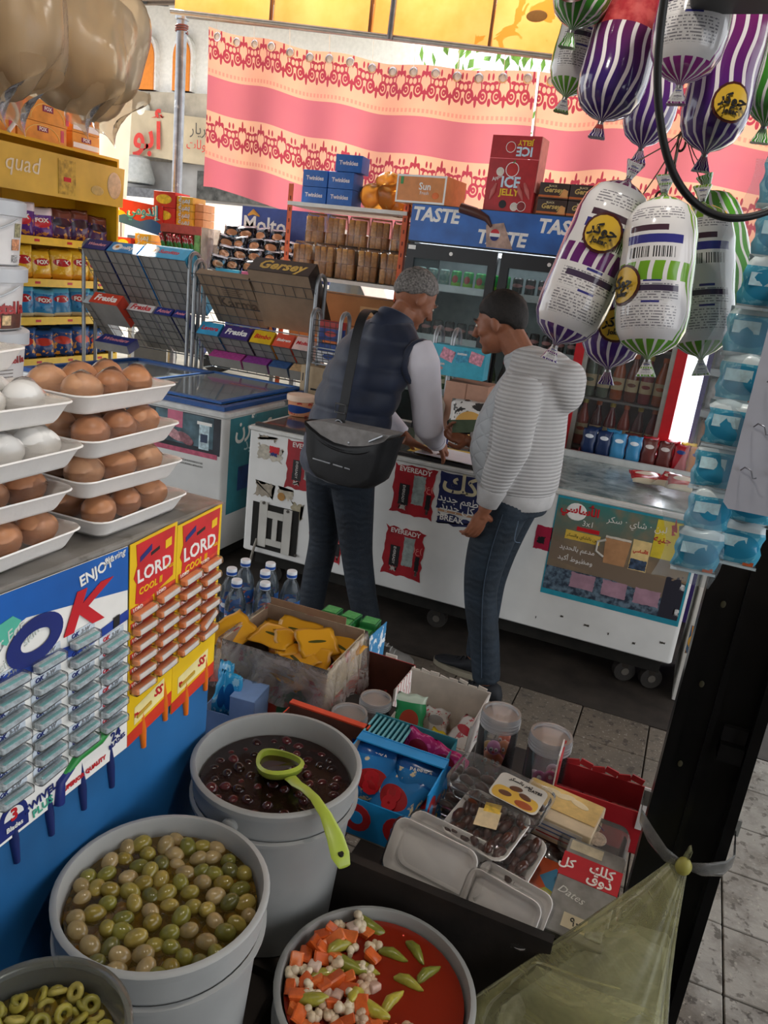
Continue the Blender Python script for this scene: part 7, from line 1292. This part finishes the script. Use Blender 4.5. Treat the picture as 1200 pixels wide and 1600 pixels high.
# ---- red fridge and lit purple cooler behind the counter
e = thing('red_fridge','red-framed glass fridge of juice bottles behind the counter','fridge',(-.36,4.36,0)); RF_ = mat('#b81f26',.35,var=.06)
for a in ((-.285,.0,-.235,2.0),(.235,.0,.29,2.0)): MB().bb(a[0],.0,a[1],a[2],.05,a[3]).build('frame', RF_, e)
MB().bb(-.235,.0,1.93,.235,.05,2.0).build('frame', RF_, e); MB().bb(-.235,.0,.0,.235,.05,.86).build('frame', RF_, e); MB().bb(-.285,.05,0,-.265,.5,2.0).build('side_wall', RF_, e); MB().bb(.265,.05,0,.285,.5,2.0).build('side_wall', RF_, e); MB().bb(-.265,.48,0,.265,.5,2.0).build('back_wall', mat('#6a6a68',.6), e); MB().bb(-.285,.05,1.98,.285,.5,2.0).build('top_wall', RF_, e)
for a in ((-.235,.86,-.21,1.93),(.21,.86,.235,1.93)): MB().bb(a[0],.005,a[1],a[2],.045,a[3]).build('inner_frame', mat('#9a9a94',.4,metal=.4), e)
for z in (.88,1.16,1.46,1.72): MB().bb(-.265,.06,z-.012,.265,.47,z).build('shelf', mat('#8f908c',.4,metal=.4), e)
MB().bb(-.21,.015,.86,.21,.02,1.93).build('glass_pane', film((.84,.84,.84),gloss=.15,haze=.05,rough=.03,bump=0), e); MB().bb(-.18,.09,1.90,.18,.12,1.915).build('light_tube', glow('#fff2e6',5), e)
JC = ['#7a1f24','#8f1f30','#a83a1f','#b85a1f','#5a1f24','#7a3a20']
for z,n in ((.881,6),(1.161,6),(1.461,6)):
    for i in range(n): bottle(-.36-.19+.076*i,4.49,z,JC[(i*2+int(z*10))%6] if not (z > 1 and i < 2) else '#6a7a6a','#d96a2a' if i%2 else '#c9b23a','%s juice bottle on the %s shelf of the red fridge' % ('pale' if (z > 1 and i < 2) else 'dark red' if JC[(i*2+int(z*10))%6] in ('#7a1f24','#8f1f30','#5a1f24') else 'amber',{.881:'lowest',1.161:'middle',1.461:'upper'}[z]),'juice bottles, %.2f shelf' % z,.95)
e = thing('lit_cooler','purple-framed open cooler with a bright white light strip and shelves','cooler',(.10,4.40,0)); MB().bb(-.155,.0,.70,-.075,.02,2.0).build('light_strip', glow('#f4f6ff',7), e); MB().bb(-.17,.02,.0,-.06,.45,2.0).build('side_wall', mat('#d9d9dc',.5), e); MB().bb(-.07,-.02,.0,-.045,.02,2.0).build('purple_frame', mat('#3a2a66',.4), e); MB().bb(-.06,.44,.0,.5,.46,2.0).build('back_wall', mat('#b9b4b0',.5), e); MB().bb(.48,.0,.0,.5,.44,2.0).build('side_wall', mat('#3a2a66',.4), e); MB().bb(-.06,.0,0,.48,.44,.75).build('base', mat('#3a2a66',.4), e)
for z in (.95,1.18,1.40,1.62): MB().bb(-.045,.06,z-.012,.48,.44,z).build('shelf', mat('#c9c9c9',.4,metal=.3), e); MB().bb(-.045,.05,z-.03,.48,.058,z+.006).build('price_rail', mat('#a9b0b2',.4), e); MB().bb(.02,.045,z-.024,.07,.049,z).build('price_tag', mat('#c9d06a',.5), e)
for k,(x,z,c,lb) in enumerate(((.14,1.181,'#b9b6b2','silver'),(.30,1.181,'#9a5a3a','brown'),(.14,.951,'#a07a62','tan'),(.30,.951,'#c9a040','golden'),(.14,1.401,'#8a8a8c','grey'),(.30,1.401,'#b93a3a','red'))): ob('cooler_pack', packet_mesh(.14,.17,.06,mat(c,.3,var=.3,scale=30),seed=230+k,name='cooler_pack'), None, (x,4.60,z), (-.1,0,0), label='%s food pack on a shelf of the lit purple cooler' % lb, cat='food pack')
# ================================================================ THE TWO MEN AT THE COUNTER
SK1 = mat('#8f5b42',.5,var=.08,scale=30,sss=.05); SK2 = mat('#85533b',.5,var=.08,scale=30,sss=.05)
def V(*a): return Vector(a)
def add_head(q, c, M):
    """head facing local +y, melted later with the neck"""
    T = Matrix.Translation(c) @ M.to_4x4()
    for cc, r in (((0,-.014,.024),(.076,.094,.092)),((0,.030,-.048),(.056,.060,.062)),((0,.042,-.004),(.060,.050,.072)),((0,.082,.028),(.046,.014,.009)),((0,.084,-.052),(.022,.012,.008)),((0,.072,-.088),(.024,.022,.018)),((.036,.062,-.018),(.022,.02,.02)),((-.036,.062,-.018),(.022,.02,.02)),((.077,-.006,-.006),(.010,.018,.031)),((-.077,-.006,-.006),(.010,.018,.031))): q.ell(cc, r, 18, 12, M=T)
    pts = [T @ V(0,.086,.022), T @ V(0,.100,.0), T @ V(0,.113,-.020), T @ V(0,.098,-.028)]; q.tube(pts,[.008,.010,.014,.011],8)
    return T
def hair_mesh(lim, r=(.082,.101,.100), c=(0,-.016,.026), seed=0):
    """closed cap of hair; lim(azimuth) gives how far down it grows (radians from the crown)"""
    q = MB(); R = random.Random(seed); nu, nv = 40, 12; outer, inner = [], []
    for j in range(nv+1):
        ro, ri = [], []
        for i in range(nu):
            a = 2*PI*i/nu; ph = max(.02,lim(a))*j/nv; k = 1+.02*math.sin(a*9+j*1.3)+R.uniform(-.012,.012); t = 1 if j < nv else .965
            d = (math.sin(ph)*math.sin(a),math.sin(ph)*math.cos(a),math.cos(ph)); ro.append((c[0]+r[0]*d[0]*k*t,c[1]+r[1]*d[1]*k*t,c[2]+r[2]*d[2]*k*t)); ri.append((c[0]+r[0]*d[0]*.93,c[1]+r[1]*d[1]*.93,c[2]+r[2]*d[2]*.93))
        outer.append(ro); inner.append(ri)
    q.loft(outer+inner[::-1],cap0=True,cap1=True); return q
def add_hand(q, w, d, n, side=1, curl=(.35,.55,.5), spread=1.0, thumb=.5):
    """palm and five bent fingers; d = pointing, n = way the fingers curl, side = which side the thumb leaves"""
    d = d.normalized(); n = (n-d*n.dot(d)).normalized(); s = d.cross(n)*side
    M = Matrix((d,s,n)).transposed().to_4x4(); M.translation = w+d*.048; q.ell((0,0,0),(.050,.039,.0155),14,10,M=M)
    q.tube([w-d*.03,w,w+d*.03],[.026,.024,.022],10)
    for k,(o,L) in enumerate(((.031,.070),(.0105,.078),(-.0105,.073),(-.031,.058))):
        p = w+d*.088+s*o*spread; a = 0; P = [p-d*.02,p]; dirv = (d+s*o*2.0*(spread-.6)).normalized()
        for c,f in zip(curl,(.42,.32,.26)): a += c*(1+.12*k); v = dirv*math.cos(a)+n*math.sin(a); p = p+v*(L*f); P.append(p)
        q.tube(P,[.0092,.0088,.0082,.0076,.0062],8); q.ell(tuple(P[-1]),(.0066,)*3,8,6)
    p = w+d*.022+s*.030; P = [p-s*.015]
    for f,(cd,cs,cn) in zip((.034,.030,.026),((.55,.8,.1),(.8,.5,thumb*.6),(.9,.15,thumb))): v = (d*cd+s*cs+n*cn).normalized(); p = p+v*f; P.append(p)
    q.tube(P,[.013,.0125,.011,.0085],8); q.ell(tuple(P[-1]),(.0088,)*3,8,6)
def jeans_mat(c, c2):
    n = NT('denim'); v = n.coord('Object'); s = n.sep(v); f = n.noise(v, 7, 4, .6); c_ = n.mix(n.ramp(f,.35,.7), C(c), C(c2)); tw = n.noise(v, 260, 2); c_ = n.mix(n.math('MULTIPLY', n.ramp(tw,.4,.7), .25), c_, hx('#35424f'))
    w = n.n('ShaderNodeTexWave'); w.bands_direction = 'Z'; w.inputs['Scale'].default_value = 9; w.inputs['Distortion'].default_value = 9; w.inputs['Detail'].default_value = 3; w.inputs['Detail Scale'].default_value = 1.3; n.l(v, w.inputs['Vector']); return n.done(n.pbr(c_,.75,0,n.bump(w.outputs['Fac'],.16,.012)))
def trousers(parent, legs, m, waist, name='jeans'):
    q = MB()
    for pts, rad in legs: q.tube(smoothp(pts,5), [lerp(rad[min(int(i/5),len(rad)-2)],rad[min(int(i/5)+1,len(rad)-1)],(i%5)/5) for i in range(5*(len(pts)-1))]+[rad[-1]], 16)
    R = [[(cx+rx*math.cos(a),cy+ry*math.sin(a),z) for a in [2*PI*k/22 for k in range(22)]] for cx,cy,z,rx,ry in waist]; q.loft(R)
    o = q.build(name, m, parent); remesh(o,.011,5); return o
def shoe(parent, heel, toe, m, sole, name='shoe', h=.075):
    heel, toe = V(*heel), V(*toe); d = (toe-heel); L = d.length; d.normalize(); s = V(d.y,-d.x,0); e = bpy.data.objects.new(name,None)
    def ring(t,w,z0,z1): c = heel+d*(L*t); return [tuple(c+s*(w*math.cos(a))+V(0,0,lerp(z0,z1,(math.sin(a)+1)/2))) for a in [2*PI*k/14 for k in range(14)]]
    q = MB(); q.loft([ring(-.02,.020,.022,.06),ring(.03,.034,.02,h+.02),ring(.15,.038,.018,h+.035),ring(.32,.040,.018,h+.022),ring(.5,.043,.018,h-.005),ring(.7,.046,.018,h-.022),ring(.88,.042,.018,h-.032),ring(.98,.026,.02,h-.042),ring(1.01,.010,.022,.03)]); o = q.build(name, m, parent, smooth=60)
    q = MB(); q.loft([[tuple(heel+d*(L*t)+s*w+V(0,0,z)) for t,w in [(.5+.53*math.cos(a),(.050-.006*math.cos(a+PI))*math.sin(a)) for a in [2*PI*k/24 for k in range(24)]]] for z in (0,.006,.022,.025)]); q.build('sole', sole, o, smooth=50)
    for k in range(4): t = .36+.085*k; c = heel+d*(L*t)+V(0,0,h+.020-.012*k); q = MB(); q.tube([c-s*.022+V(0,0,-.004),c+V(0,0,.003),c+s*.022+V(0,0,-.004)],.0028,5); q.build('lace', mat('#c9c9c6',.7) if sole is not SOLE2 else mat('#26282e',.7), o, smooth=60)
    return o
SOLE1, SOLE2 = mat('#a9a69f',.6), mat('#9a927f',.6)
# ---------------------------------------------------------------- man in the grey hoodie, phone in hand
P2 = thing('person','person in pale grey ribbed hoodie and jeans looking down with phone','person',(-.585,3.0,0),RAD(84))
hc = V(0,.165,1.555); HM = Matrix.Rotation(RAD(-20),3,'X') @ Matrix.Rotation(0,3,'Z')
q = MB(); add_head(q, hc, HM); q.tube([(0,-.01,1.36),(0,.06,1.45),(0,.13,1.53)],[.062,.056,.058],14)
q.loft([[(rx*math.cos(a),cy+ry*math.sin(a),z) for a in [2*PI*k/20 for k in range(20)]] for z,rx,ry,cy in ((.86,.14,.10,-.02),(1.0,.145,.12,0),(1.2,.155,.115,0),(1.34,.16,.09,-.01),(1.41,.07,.07,.0))])
LW = V(-.222,.03,.872); RW = V(.115,.255,1.045)
q.tube([V(-.15,-.01,1.36),V(-.22,-.035,1.12),LW],[.055,.045,.027],12); q.tube([V(.15,-.01,1.36),V(.215,.06,1.12),RW],[.055,.045,.027],12)
for s,fy in ((-1,-.03),(1,.10)): q.tube([V(s*.08,-.01,.88),V(s*.088,.035 if s < 0 else .05,.66),V(s*.088,.035 if s < 0 else .06,.48),V(s*.088,fy-.03,.09)],[.07,.06,.045,.035],12); q.tube([V(s*.088,fy-.05,.042),V(s*.09,fy+.06,.034)],[.026,.016],10)
add_hand(q, LW, V(.03,.30,-.95), V(.55,.75,.1), side=1, curl=(.25,.35,.3)); add_hand(q, RW, V(-.35,.80,.25), V(-.55,-.1,.8), side=-1, curl=(.5,.7,.6))
b = q.build('body', SK2, P2); remesh(b,.0052,2)
hr = hair_mesh(lambda a: 1.03+1.42*(.5-.5*math.cos(a))**.9+.06*math.sin(a*7), seed=1).build('hair', mat('#17120f',.75,var=.35,scale=90,bump=.8,bscale=190), P2, tuple(hc), HM.to_euler(), smooth=180)
fe = [bpy.data.objects.new('x',None) for _ in ()]
for s in (-1,1):
    q = MB(); q.ell((0,0,0),(.011,.006,.006),10,8); o = q.build('eye', mat('#d9d2c8',.3), P2, tuple(hc+HM @ V(s*.028,.083,.010)), HM.to_euler(), smooth=180); q = MB(); q.ell((0,.0045,-.002),(.005,.003,.004),8,6); q.build('pupil', BLK, o, smooth=180)
    q = MB(); q.tube([HM @ V(s*.014,.092,.031)+hc,HM @ V(s*.03,.090,.036)+hc,HM @ V(s*.048,.076,.030)+hc],[.004,.005,.003],6); q.build('eyebrow', mat('#17120f',.8), P2, smooth=60)
def hoodie_mat():
    n = NT('ribbed_hoodie'); v = n.coord('Object'); s = n.sep(v); rib = n.math('SINE', n.math('MULTIPLY', s[2], 430.0)); front = n.math('MULTIPLY', n.step(s[1],.075), n.math('LESS_THAN', n.math('ABSOLUTE',s[0]), .175))
    a = n.math('ABSOLUTE', n.math('SINE', n.math('MULTIPLY', n.math('ADD',s[2],s[0]), 48.0))); b = n.math('ABSOLUTE', n.math('SINE', n.math('MULTIPLY', n.math('SUBTRACT',s[2],s[0]), 48.0))); quilt = n.math('MULTIPLY', n.math('POWER', n.math('MINIMUM', a, b), .4), 3.0)
    h = n.n('ShaderNodeMix'); n.l(front, h.inputs[0]); n.l(rib, h.inputs[2]); n.l(quilt, h.inputs[3]); hh = h.outputs[0]
    c = n.mix(n.ramp(n.noise(v,10,3),.3,.7), hx('#b0aead'), hx('#bab8b7')); c = n.mix(n.math('MULTIPLY', n.math('MULTIPLY', n.ramp(rib,.1,-.8), n.math('SUBTRACT',1.0,front)), .45), c, hx('#7d7a79')); c = n.mix(front, c, hx('#a5a8ab'))
    return n.done(n.pbr(c,.8,0,n.bump(hh,.5,.004),sheen=.2))
HD = hoodie_mat(); q = MB()
q.loft([[(rx*math.cos(a),cy+ry*math.sin(a),z) for a in [2*PI*k/28 for k in range(28)]] for z,rx,ry,cy in ((.925,.168,.150,-.012),(.96,.180,.170,-.005),(1.06,.185,.188,.014),(1.18,.187,.178,.012),(1.28,.190,.155,0),(1.35,.188,.130,-.012),(1.40,.155,.105,-.015),(1.44,.085,.085,.005),(1.46,.066,.070,.02))])
q.tube([V(-.155,-.015,1.365),V(-.195,-.02,1.30),V(-.228,-.035,1.12),LW+V(.0,-.03,.14),LW+V(0,-.02,.085)],[.080,.086,.072,.062,.052],16); q.tube([V(.155,-.015,1.365),V(.20,.0,1.28),V(.228,.06,1.12),V(.15,.2,1.055)],[.080,.084,.072,.054],16)
q.ell((0,-.135,1.375),(.125,.072,.085)); q.ell((0,-.15,1.335),(.10,.06,.075)); q.ell((0,-.05,1.435),(.12,.09,.052)); q.ell((0,.02,1.452),(.088,.085,.040)); q.ell((0,.075,1.425),(.07,.05,.045))
ho = q.build('hoodie', HD, P2); remesh(ho,.010,6)
RB_ = mat('#b3b1b0',.85,var=.06)
def ribband(name, rings, n=72):
    q = MB(); q.loft([[p for p in r] for r in rings]); return q.build(name, RB_, P2, smooth=60)
ribband('hem_band',[[((rx+(.0025 if k%2 else 0))*math.cos(2*PI*k/120),-.012+(ry+(.0025 if k%2 else 0))*math.sin(2*PI*k/120),z) for k in range(120)] for z,rx,ry in ((.872,.158,.142),(.876,.164,.148),(.93,.172,.154),(.936,.166,.148))])
def cuff(w, d, r0, r1, L):
    d = d.normalized(); a = d.orthogonal().normalized(); b_ = d.cross(a); ribband('cuff',[[tuple(w+d*t+(a*math.cos(2*PI*k/56)+b_*math.sin(2*PI*k/56))*(r+(.0018 if k%2 else 0))) for k in range(56)] for t,r in ((0,r0-.006),(.003,r0),(L,r1),(L+.003,r1-.008))])
cuff(LW+V(0,-.020,.092),V(.01,.2,-.97),.054,.040,.072); cuff(V(.155,.195,1.057),RW-V(.155,.195,1.057),.053,.042,.07)
trousers(P2,[([V(-.085,-.015,.90),V(-.09,.03,.68),V(-.088,.035,.48),V(-.088,-.015,.28),V(-.088,-.055,.10)],[.10,.088,.070,.064,.060]),([V(.085,-.015,.90),V(.088,.04,.68),V(.088,.06,.48),V(.088,.055,.28),V(.088,.055,.10)],[.10,.088,.070,.062,.058])],jeans_mat('#0f1922','#1d2b38'),[(0,-.012,.84,.155,.135),(0,-.01,.90,.160,.142),(0,-.01,.96,.156,.138)])
q = MB(); q.tube(smoothp([V(-.178,-.03,.86),V(-.172,-.005,.68),V(-.155,.0,.48),V(-.150,-.05,.14)]),.0022,5); q.build('side_seam', mat('#2f3c4a',.8), P2, smooth=60)
q = MB(); q.tube(smoothp([V(-.150,-.088,.84),V(-.142,-.084,.76),V(-.115,-.100,.745)]),.0018,5); q.build('pocket_stitching', mat('#5a6a7c',.8), P2, smooth=60)
BKS = mat('#16181d',.7,var=.2,bump=.2); shoe(P2,(-.088,-.125,0),(-.10,.15,0),BKS,SOLE2); shoe(P2,(.088,-.015,0),(.10,.26,0),BKS,SOLE2)
# phone in his far hand
pw = P2.matrix_world if False else Matrix.Translation((-.585,3.0,0)) @ Matrix.Rotation(RAD(84),4,'Z'); pc = pw @ (RW+V(-.065,.085,.035))
ph = thing('mobile_phone','dark mobile phone held by the person in the hoodie','phone',(-.872,3.165,1.098)); n_p = V(.30,-.62,.72).normalized(); l_p = V(.75,.45,.08); l_p = (l_p-n_p*l_p.dot(n_p)).normalized(); ph.rotation_euler = Matrix((l_p.cross(n_p),l_p,n_p)).transposed().to_euler(); q = MB(); rbox(q,.072,.145,.009,.010,.002,0); q.build('body', mat('#141416',.35), ph, smooth=40); q = MB(); rbox(q,.065,.132,.0008,.006,.0002,.0092); q.build('screen', mat('#5a6f5c',.15,coat=.5), ph, smooth=40)
# ---------------------------------------------------------------- man in the navy vest, writing
P1 = thing('person','person in navy padded vest bending over the counter to write','person',(-1.34,2.985,0),RAD(-25))
hc = V(.072,.245,1.600); HM = Matrix.Rotation(RAD(-18),3,'Z') @ Matrix.Rotation(RAD(-34),3,'X')
RW = V(.115,.455,.975); RE = V(.245,.245,1.085); RS_ = V(.225,.155,1.40); LWr = V(-.03,.42,.945); LE = V(-.235,.33,1.10); LS = V(-.135,.155,1.40)
q = MB(); add_head(q, hc, HM); q.tube([(.04,.125,1.42),(.052,.165,1.49),(.066,.21,1.555)],[.064,.056,.056],14)
def spine(z): t = max(0,(z-.86)/.62); return (.045*t*t+.005, -.03+.17*t**1.5)
def torso(zs, k=1.0, n=28, puff=0):
    out = []
    for z,rx,ry in zs: cx,cy = spine(z); out.append([(cx+rx*k*math.cos(a),cy+ry*k*math.sin(a),z+.10*ry*0) for a in [2*PI*j/n for j in range(n)]])
    return out
q.loft(torso(((.86,.14,.10),(1.0,.14,.11),(1.2,.155,.11),(1.36,.165,.09),(1.44,.08,.07)),n=20))
q.tube([RS_,RE,RW],[.055,.044,.026],12); q.tube([LS,LE,LWr],[.055,.044,.026],12)
for s,fx_,fy in ((-1,-.10,.0),(1,.23,.14)): q.tube([V(s*.085,-.02,.88),V(-.112 if s < 0 else .095,.03 if s < 0 else .045,.5),V(-.105 if s < 0 else .2,-.02 if s < 0 else .10,.09)],[.068,.046,.035],12)
q.tube([V(.22,.11,.042),V(.31,.16,.034)],[.026,.016],10); q.tube([V(-.10,-.03,.042),V(-.095,.08,.034)],[.026,.016],10)
add_hand(q, RW, V(-.10,.85,-.35), V(-.65,.05,-.6), side=-1, curl=(.55,.85,.7), thumb=.8); add_hand(q, LWr, V(.30,.75,-.30), V(.1,-.2,-1), side=1, curl=(.15,.25,.2))
b = q.build('body', SK1, P1); remesh(b,.0052,2)
hair_mesh(lambda a: .95+1.35*(.5-.5*math.cos(a))**.9+.05*math.sin(a*7), r=(.081,.100,.099), seed=4).build('hair', mat('#6b6764',.8,var=.45,scale=110,bump=.8,bscale=200), P1, tuple(hc), HM.to_euler(), smooth=180)
for s in (-1,1):
    q = MB(); q.ell((0,0,0),(.011,.006,.006),10,8); o = q.build('eye', mat('#d9d2c8',.3), P1, tuple(hc+HM @ V(s*.028,.083,.010)), HM.to_euler(), smooth=180); q = MB(); q.ell((0,.0045,-.002),(.005,.003,.004),8,6); q.build('pupil', BLK, o, smooth=180)
    q = MB(); q.tube([HM @ V(s*.014,.092,.031)+hc,HM @ V(s*.03,.090,.036)+hc,HM @ V(s*.048,.076,.030)+hc],[.004,.005,.003],6); q.build('eyebrow', mat('#5a5552',.8), P1, smooth=60)
# shirt with sleeves
q = MB(); q.loft(torso(((.84,.158,.125),(1.0,.165,.13),(1.25,.175,.13),(1.38,.175,.11),(1.46,.085,.08)),n=24)); SHm = mat('#d2cfd8',.75,var=.04,scale=8,bump=.15,bscale=14)
q.tube([RS_+V(-.03,0,.005),RS_+V(.012,.01,-.05),lerp(RS_,RE,.6)+V(.01,0,0),RE+V(.004,0,0),lerp(RE,RW,.6),lerp(RE,RW,.86)],[.082,.080,.068,.066,.056,.046],16); q.tube([LS+V(.03,0,0),lerp(LS,LE,.3),LE,lerp(LE,LWr,.85)],[.078,.076,.064,.044],16); o = q.build('shirt', SHm, P1); remesh(o,.010,4)
d = (RW-RE).normalized(); a_ = d.orthogonal().normalized(); b_ = d.cross(a_); w0 = lerp(RE,RW,.78); q = MB(); q.loft([[tuple(w0+d*t+(a_*math.cos(2*PI*k/28)+b_*math.sin(2*PI*k/28))*r) for k in range(28)] for t,r in ((0,.040),(.002,.050),(.062,.046),(.064,.036))]); cf = q.build('shirt_cuff', SHm, P1, smooth=50)
for s in (-1,1): q = MB(); q.ell((0,0,0),(.006,.006,.004),8,6); q.build('cuff_button', mat('#8a8a92',.3), P1, tuple(w0+d*.03+(a_*-.6*s-b_*.8)*.049), smooth=60)
# padded vest: horizontal quilting channels
VM = mat('#142038',.6,var=.12,scale=10,bump=.2,bscale=30,sheen=.2); zs = []; N = 66
def vprof(z):
    P = ((.83,.172,.135),(.90,.182,.148),(1.0,.186,.152),(1.1,.190,.155),(1.2,.197,.155),(1.3,.205,.148),(1.38,.205,.130),(1.43,.185,.112),(1.47,.130,.095),(1.50,.085,.082))
    for (z0,a0,b0),(z1,a1,b1) in zip(P,P[1:]):
        if z <= z1: t = (z-z0)/(z1-z0); return lerp(a0,a1,t),lerp(b0,b1,t)
    return P[-1][1:]
rings = []
for i in range(N+1):
    z = lerp(.83,1.50,i/N); rx,ry = vprof(z); u = (z-.83)/.098; k = abs(math.sin(PI*u))**.5; cx,cy = spine(z); g = .016*k-.010; R_ = []
    for j in range(44):
        a = 2*PI*j/44; w = .004*math.sin(5*a+u*2.1)+.003*math.sin(11*a+u*3.7); dz = .020*math.sin(a+.5)*0+.012*math.sin(2*a+u)*.6; R_.append((cx+(rx+g+w)*math.cos(a),cy+(ry+g+w)*math.sin(a),z-.05*math.sin(a)*(z-.83)/.67*0+dz*.5))
    rings.append(R_)
q = MB(); q.loft(rings,cap0=True,cap1=True); q.build('padded_vest', VM, P1, smooth=180)
for S,sg in ((RS_,1),(LS,-1)):
    q = MB(); q.tube([V(S.x+sg*.008,S.y+.085*math.cos(t),S.z-.045+.085*math.sin(t)) for t in [2*PI*k/24 for k in range(24)]],.014,8,closed=True); q.build('armhole_trim', VM, P1, smooth=180)
q = MB(); C0 = V(.050,.150,1.475); axc = V(.03,.42,.9).normalized(); a_ = V(1,0,0); b_ = axc.cross(a_).normalized(); q.loft([[tuple(C0+axc*t+(a_*math.cos(2*PI*k/28)*r+b_*math.sin(2*PI*k/28)*r*1.05)) for k in range(28)] for t,r in ((-.03,.094),(0,.090),(.03,.082),(.052,.078),(.056,.072),(.03,.068),(0,.068))],cap0=False,cap1=False); q.build('collar', VM, P1, smooth=180)
trousers(P1,[([V(-.085,-.02,.88),V(-.105,.01,.68),V(-.115,.03,.48),V(-.112,.0,.28),V(-.105,-.025,.09)],[.105,.088,.070,.064,.062]),([V(.085,-.02,.88),V(.085,.02,.68),V(.10,.05,.48),V(.15,.07,.28),V(.205,.10,.09)],[.105,.088,.072,.066,.062])],jeans_mat('#0c131c','#16212d'),[(0,-.02,.80,.160,.135),(0,-.02,.87,.165,.142),(0,-.02,.93,.160,.138)])
GS = mat('#8f8b86',.75,var=.1,bump=.2); shoe(P1,(.19,.085,0),(.385,.205,0),GS,SOLE1); shoe(P1,(-.105,-.09,0),(-.09,.16,0),GS,SOLE1)
# pen in the writing hand
pm1 = Matrix.Translation((-1.34,2.985,0)) @ Matrix.Rotation(RAD(-25),4,'Z'); tip = pm1 @ (RW+V(-.035,.115,-.055)); e = thing('pen','blue ballpoint pen in the writing hand','pen',tuple(tip)); q = MB(); q.tube([(0,0,.0),(-.002,-.004,.012),(.012,-.03,.13)],[.001,.0042,.0045],8); q.build('barrel', mat('#1f2f7a',.35), e, smooth=60); q = MB(); q.tube([(.012,-.03,.125),(.0135,-.033,.142)],[.005,.005],8); q.build('cap', mat('#16225a',.35), e, smooth=60)
# cross-body bag on his back hip
bgm = Matrix.Translation((-1.34,2.985,0)) @ Matrix.Rotation(RAD(-25),4,'Z'); o0 = V(-1.205,2.752,.985)
e = thing('crossbody_bag','black and grey crossbody bag worn over the navy vest','bag',tuple(o0),RAD(-9)); BGK = mat('#121316',.6,var=.2,bump=.25,bscale=120); BGG = mat('#8b8784',.75,var=.12,scale=25,bump=.3,bscale=90)
def bagring(y, k, dz=0): return [(x*k,y,z*k+dz) for x,z in [(-.205,.10),(-.19,.055),(-.185,-.02),(-.16,-.085),(-.12,-.115),(-.05,-.122),(.04,-.120),(.12,-.105),(.165,-.07),(.185,-.01),(.195,.05),(.215,.115),(.16,.085),(.09,.060),(.02,.045),(-.05,.045),(-.12,.062),(-.17,.085)]]
q = MB(); q.loft([bagring(.060,.88),bagring(.045,.98),bagring(.0,1.03),bagring(-.05,1.0),bagring(-.068,.93),bagring(-.072,.80)]); q.build('body', BGK, e, smooth=50)
q = MB(); q.loft([[(x,y,z) for x,z in [(-.195,.10),(-.15,.072),(-.06,.040),(.03,.036),(.11,.056),(.17,.088),(.20,.125),(.10,.122),(-.02,.118),(-.12,.118)]] for y in (.055,.02,-.035,-.052)]); q.build('top_panel', BGG, e, smooth=50)
q = MB(); q.tube(smoothp([(-.195,-.056,.088),(-.13,-.066,.05),(-.03,-.072,.026),(.07,-.072,.03),(.15,-.064,.062),(.19,-.056,.10)]),.006,6); q.build('piping', BGK, e, smooth=60); q = MB(); q.tube([(.12,-.066,.085),(.175,-.062,.118)],.005,6); q.build('zip_pull', STEEL, e, smooth=60)
for x0,x1 in ((-.13,-.045),(-.03,.015),(.025,.05)): q = MB(); q.tube([(x0,-.0745,-.035-.02*(x0+.13)),(x1,-.0750,-.035-.02*(x1+.13))],.003,5); q.build('reflective_strip', mat('#b9bcc0',.3,metal=.3), e, smooth=60)
q = MB(); q.ell((.03,-.069,.062),(.006,.003,.006)); q.build('rivet', STEEL, e, smooth=60)
iv = (Matrix.Translation(o0) @ Matrix.Rotation(RAD(-9),4,'Z')).inverted(); SP = [iv @ p for p in (V(-1.275,2.765,1.08),V(-1.268,2.775,1.16),V(-1.268,2.79,1.25),V(-1.27,2.815,1.34),V(-1.278,2.85,1.43),V(-1.288,2.905,1.50),V(-1.30,2.99,1.535),V(-1.30,3.09,1.52),V(-1.28,3.18,1.44))]; sp = smoothp(SP,5); q = MB(); R_ = []
for i,p in enumerate(sp):
    t = (sp[min(i+1,len(sp)-1)]-sp[max(i-1,0)]).normalized(); sd = V(1,0,0)-t*t.x; sd.normalize(); nn = t.cross(sd); R_.append([p+sd*a*.021+nn*b for a,b in ((-1,-.002),(1,-.002),(1,.002),(-1,.002))])
q.loft([[tuple(p) for p in r] for r in R_]); q.build('strap', BGK, e, smooth=30)
p0 = SP[0]; q = MB(); q.tube([p0+V(-.024,-.004,.06),p0+V(.024,-.004,.06),p0+V(.024,-.004,.095),p0+V(-.024,-.004,.095)],.0035,6,closed=True); q.build('buckle', STEEL, e, smooth=60)
q = MB(); q.tube([p0+V(0,-.006,.02),p0+V(.004,-.008,-.01),p0+V(0,-.006,-.035)],.005,6); q.tube([p0+V(.016*math.cos(t),-.006,.012*math.sin(t)+.02) for t in [2*PI*k/12 for k in range(12)]],.003,5,closed=True); q.build('swivel_clip', STEEL, e, smooth=60)
q = MB(); q.loft([[tuple(p0+V(x,y,z)) for x,y,z in ((-.025,-.004,-.03),(.045,-.004,-.03),(.10,.0,-.085),(-.06,.0,-.085))],[tuple(p0+V(x,y+.006,z)) for x,y,z in ((-.025,-.004,-.03),(.045,-.004,-.03),(.10,.0,-.085),(-.06,.0,-.085))]]); q.build('strap_gusset', BGG, e)
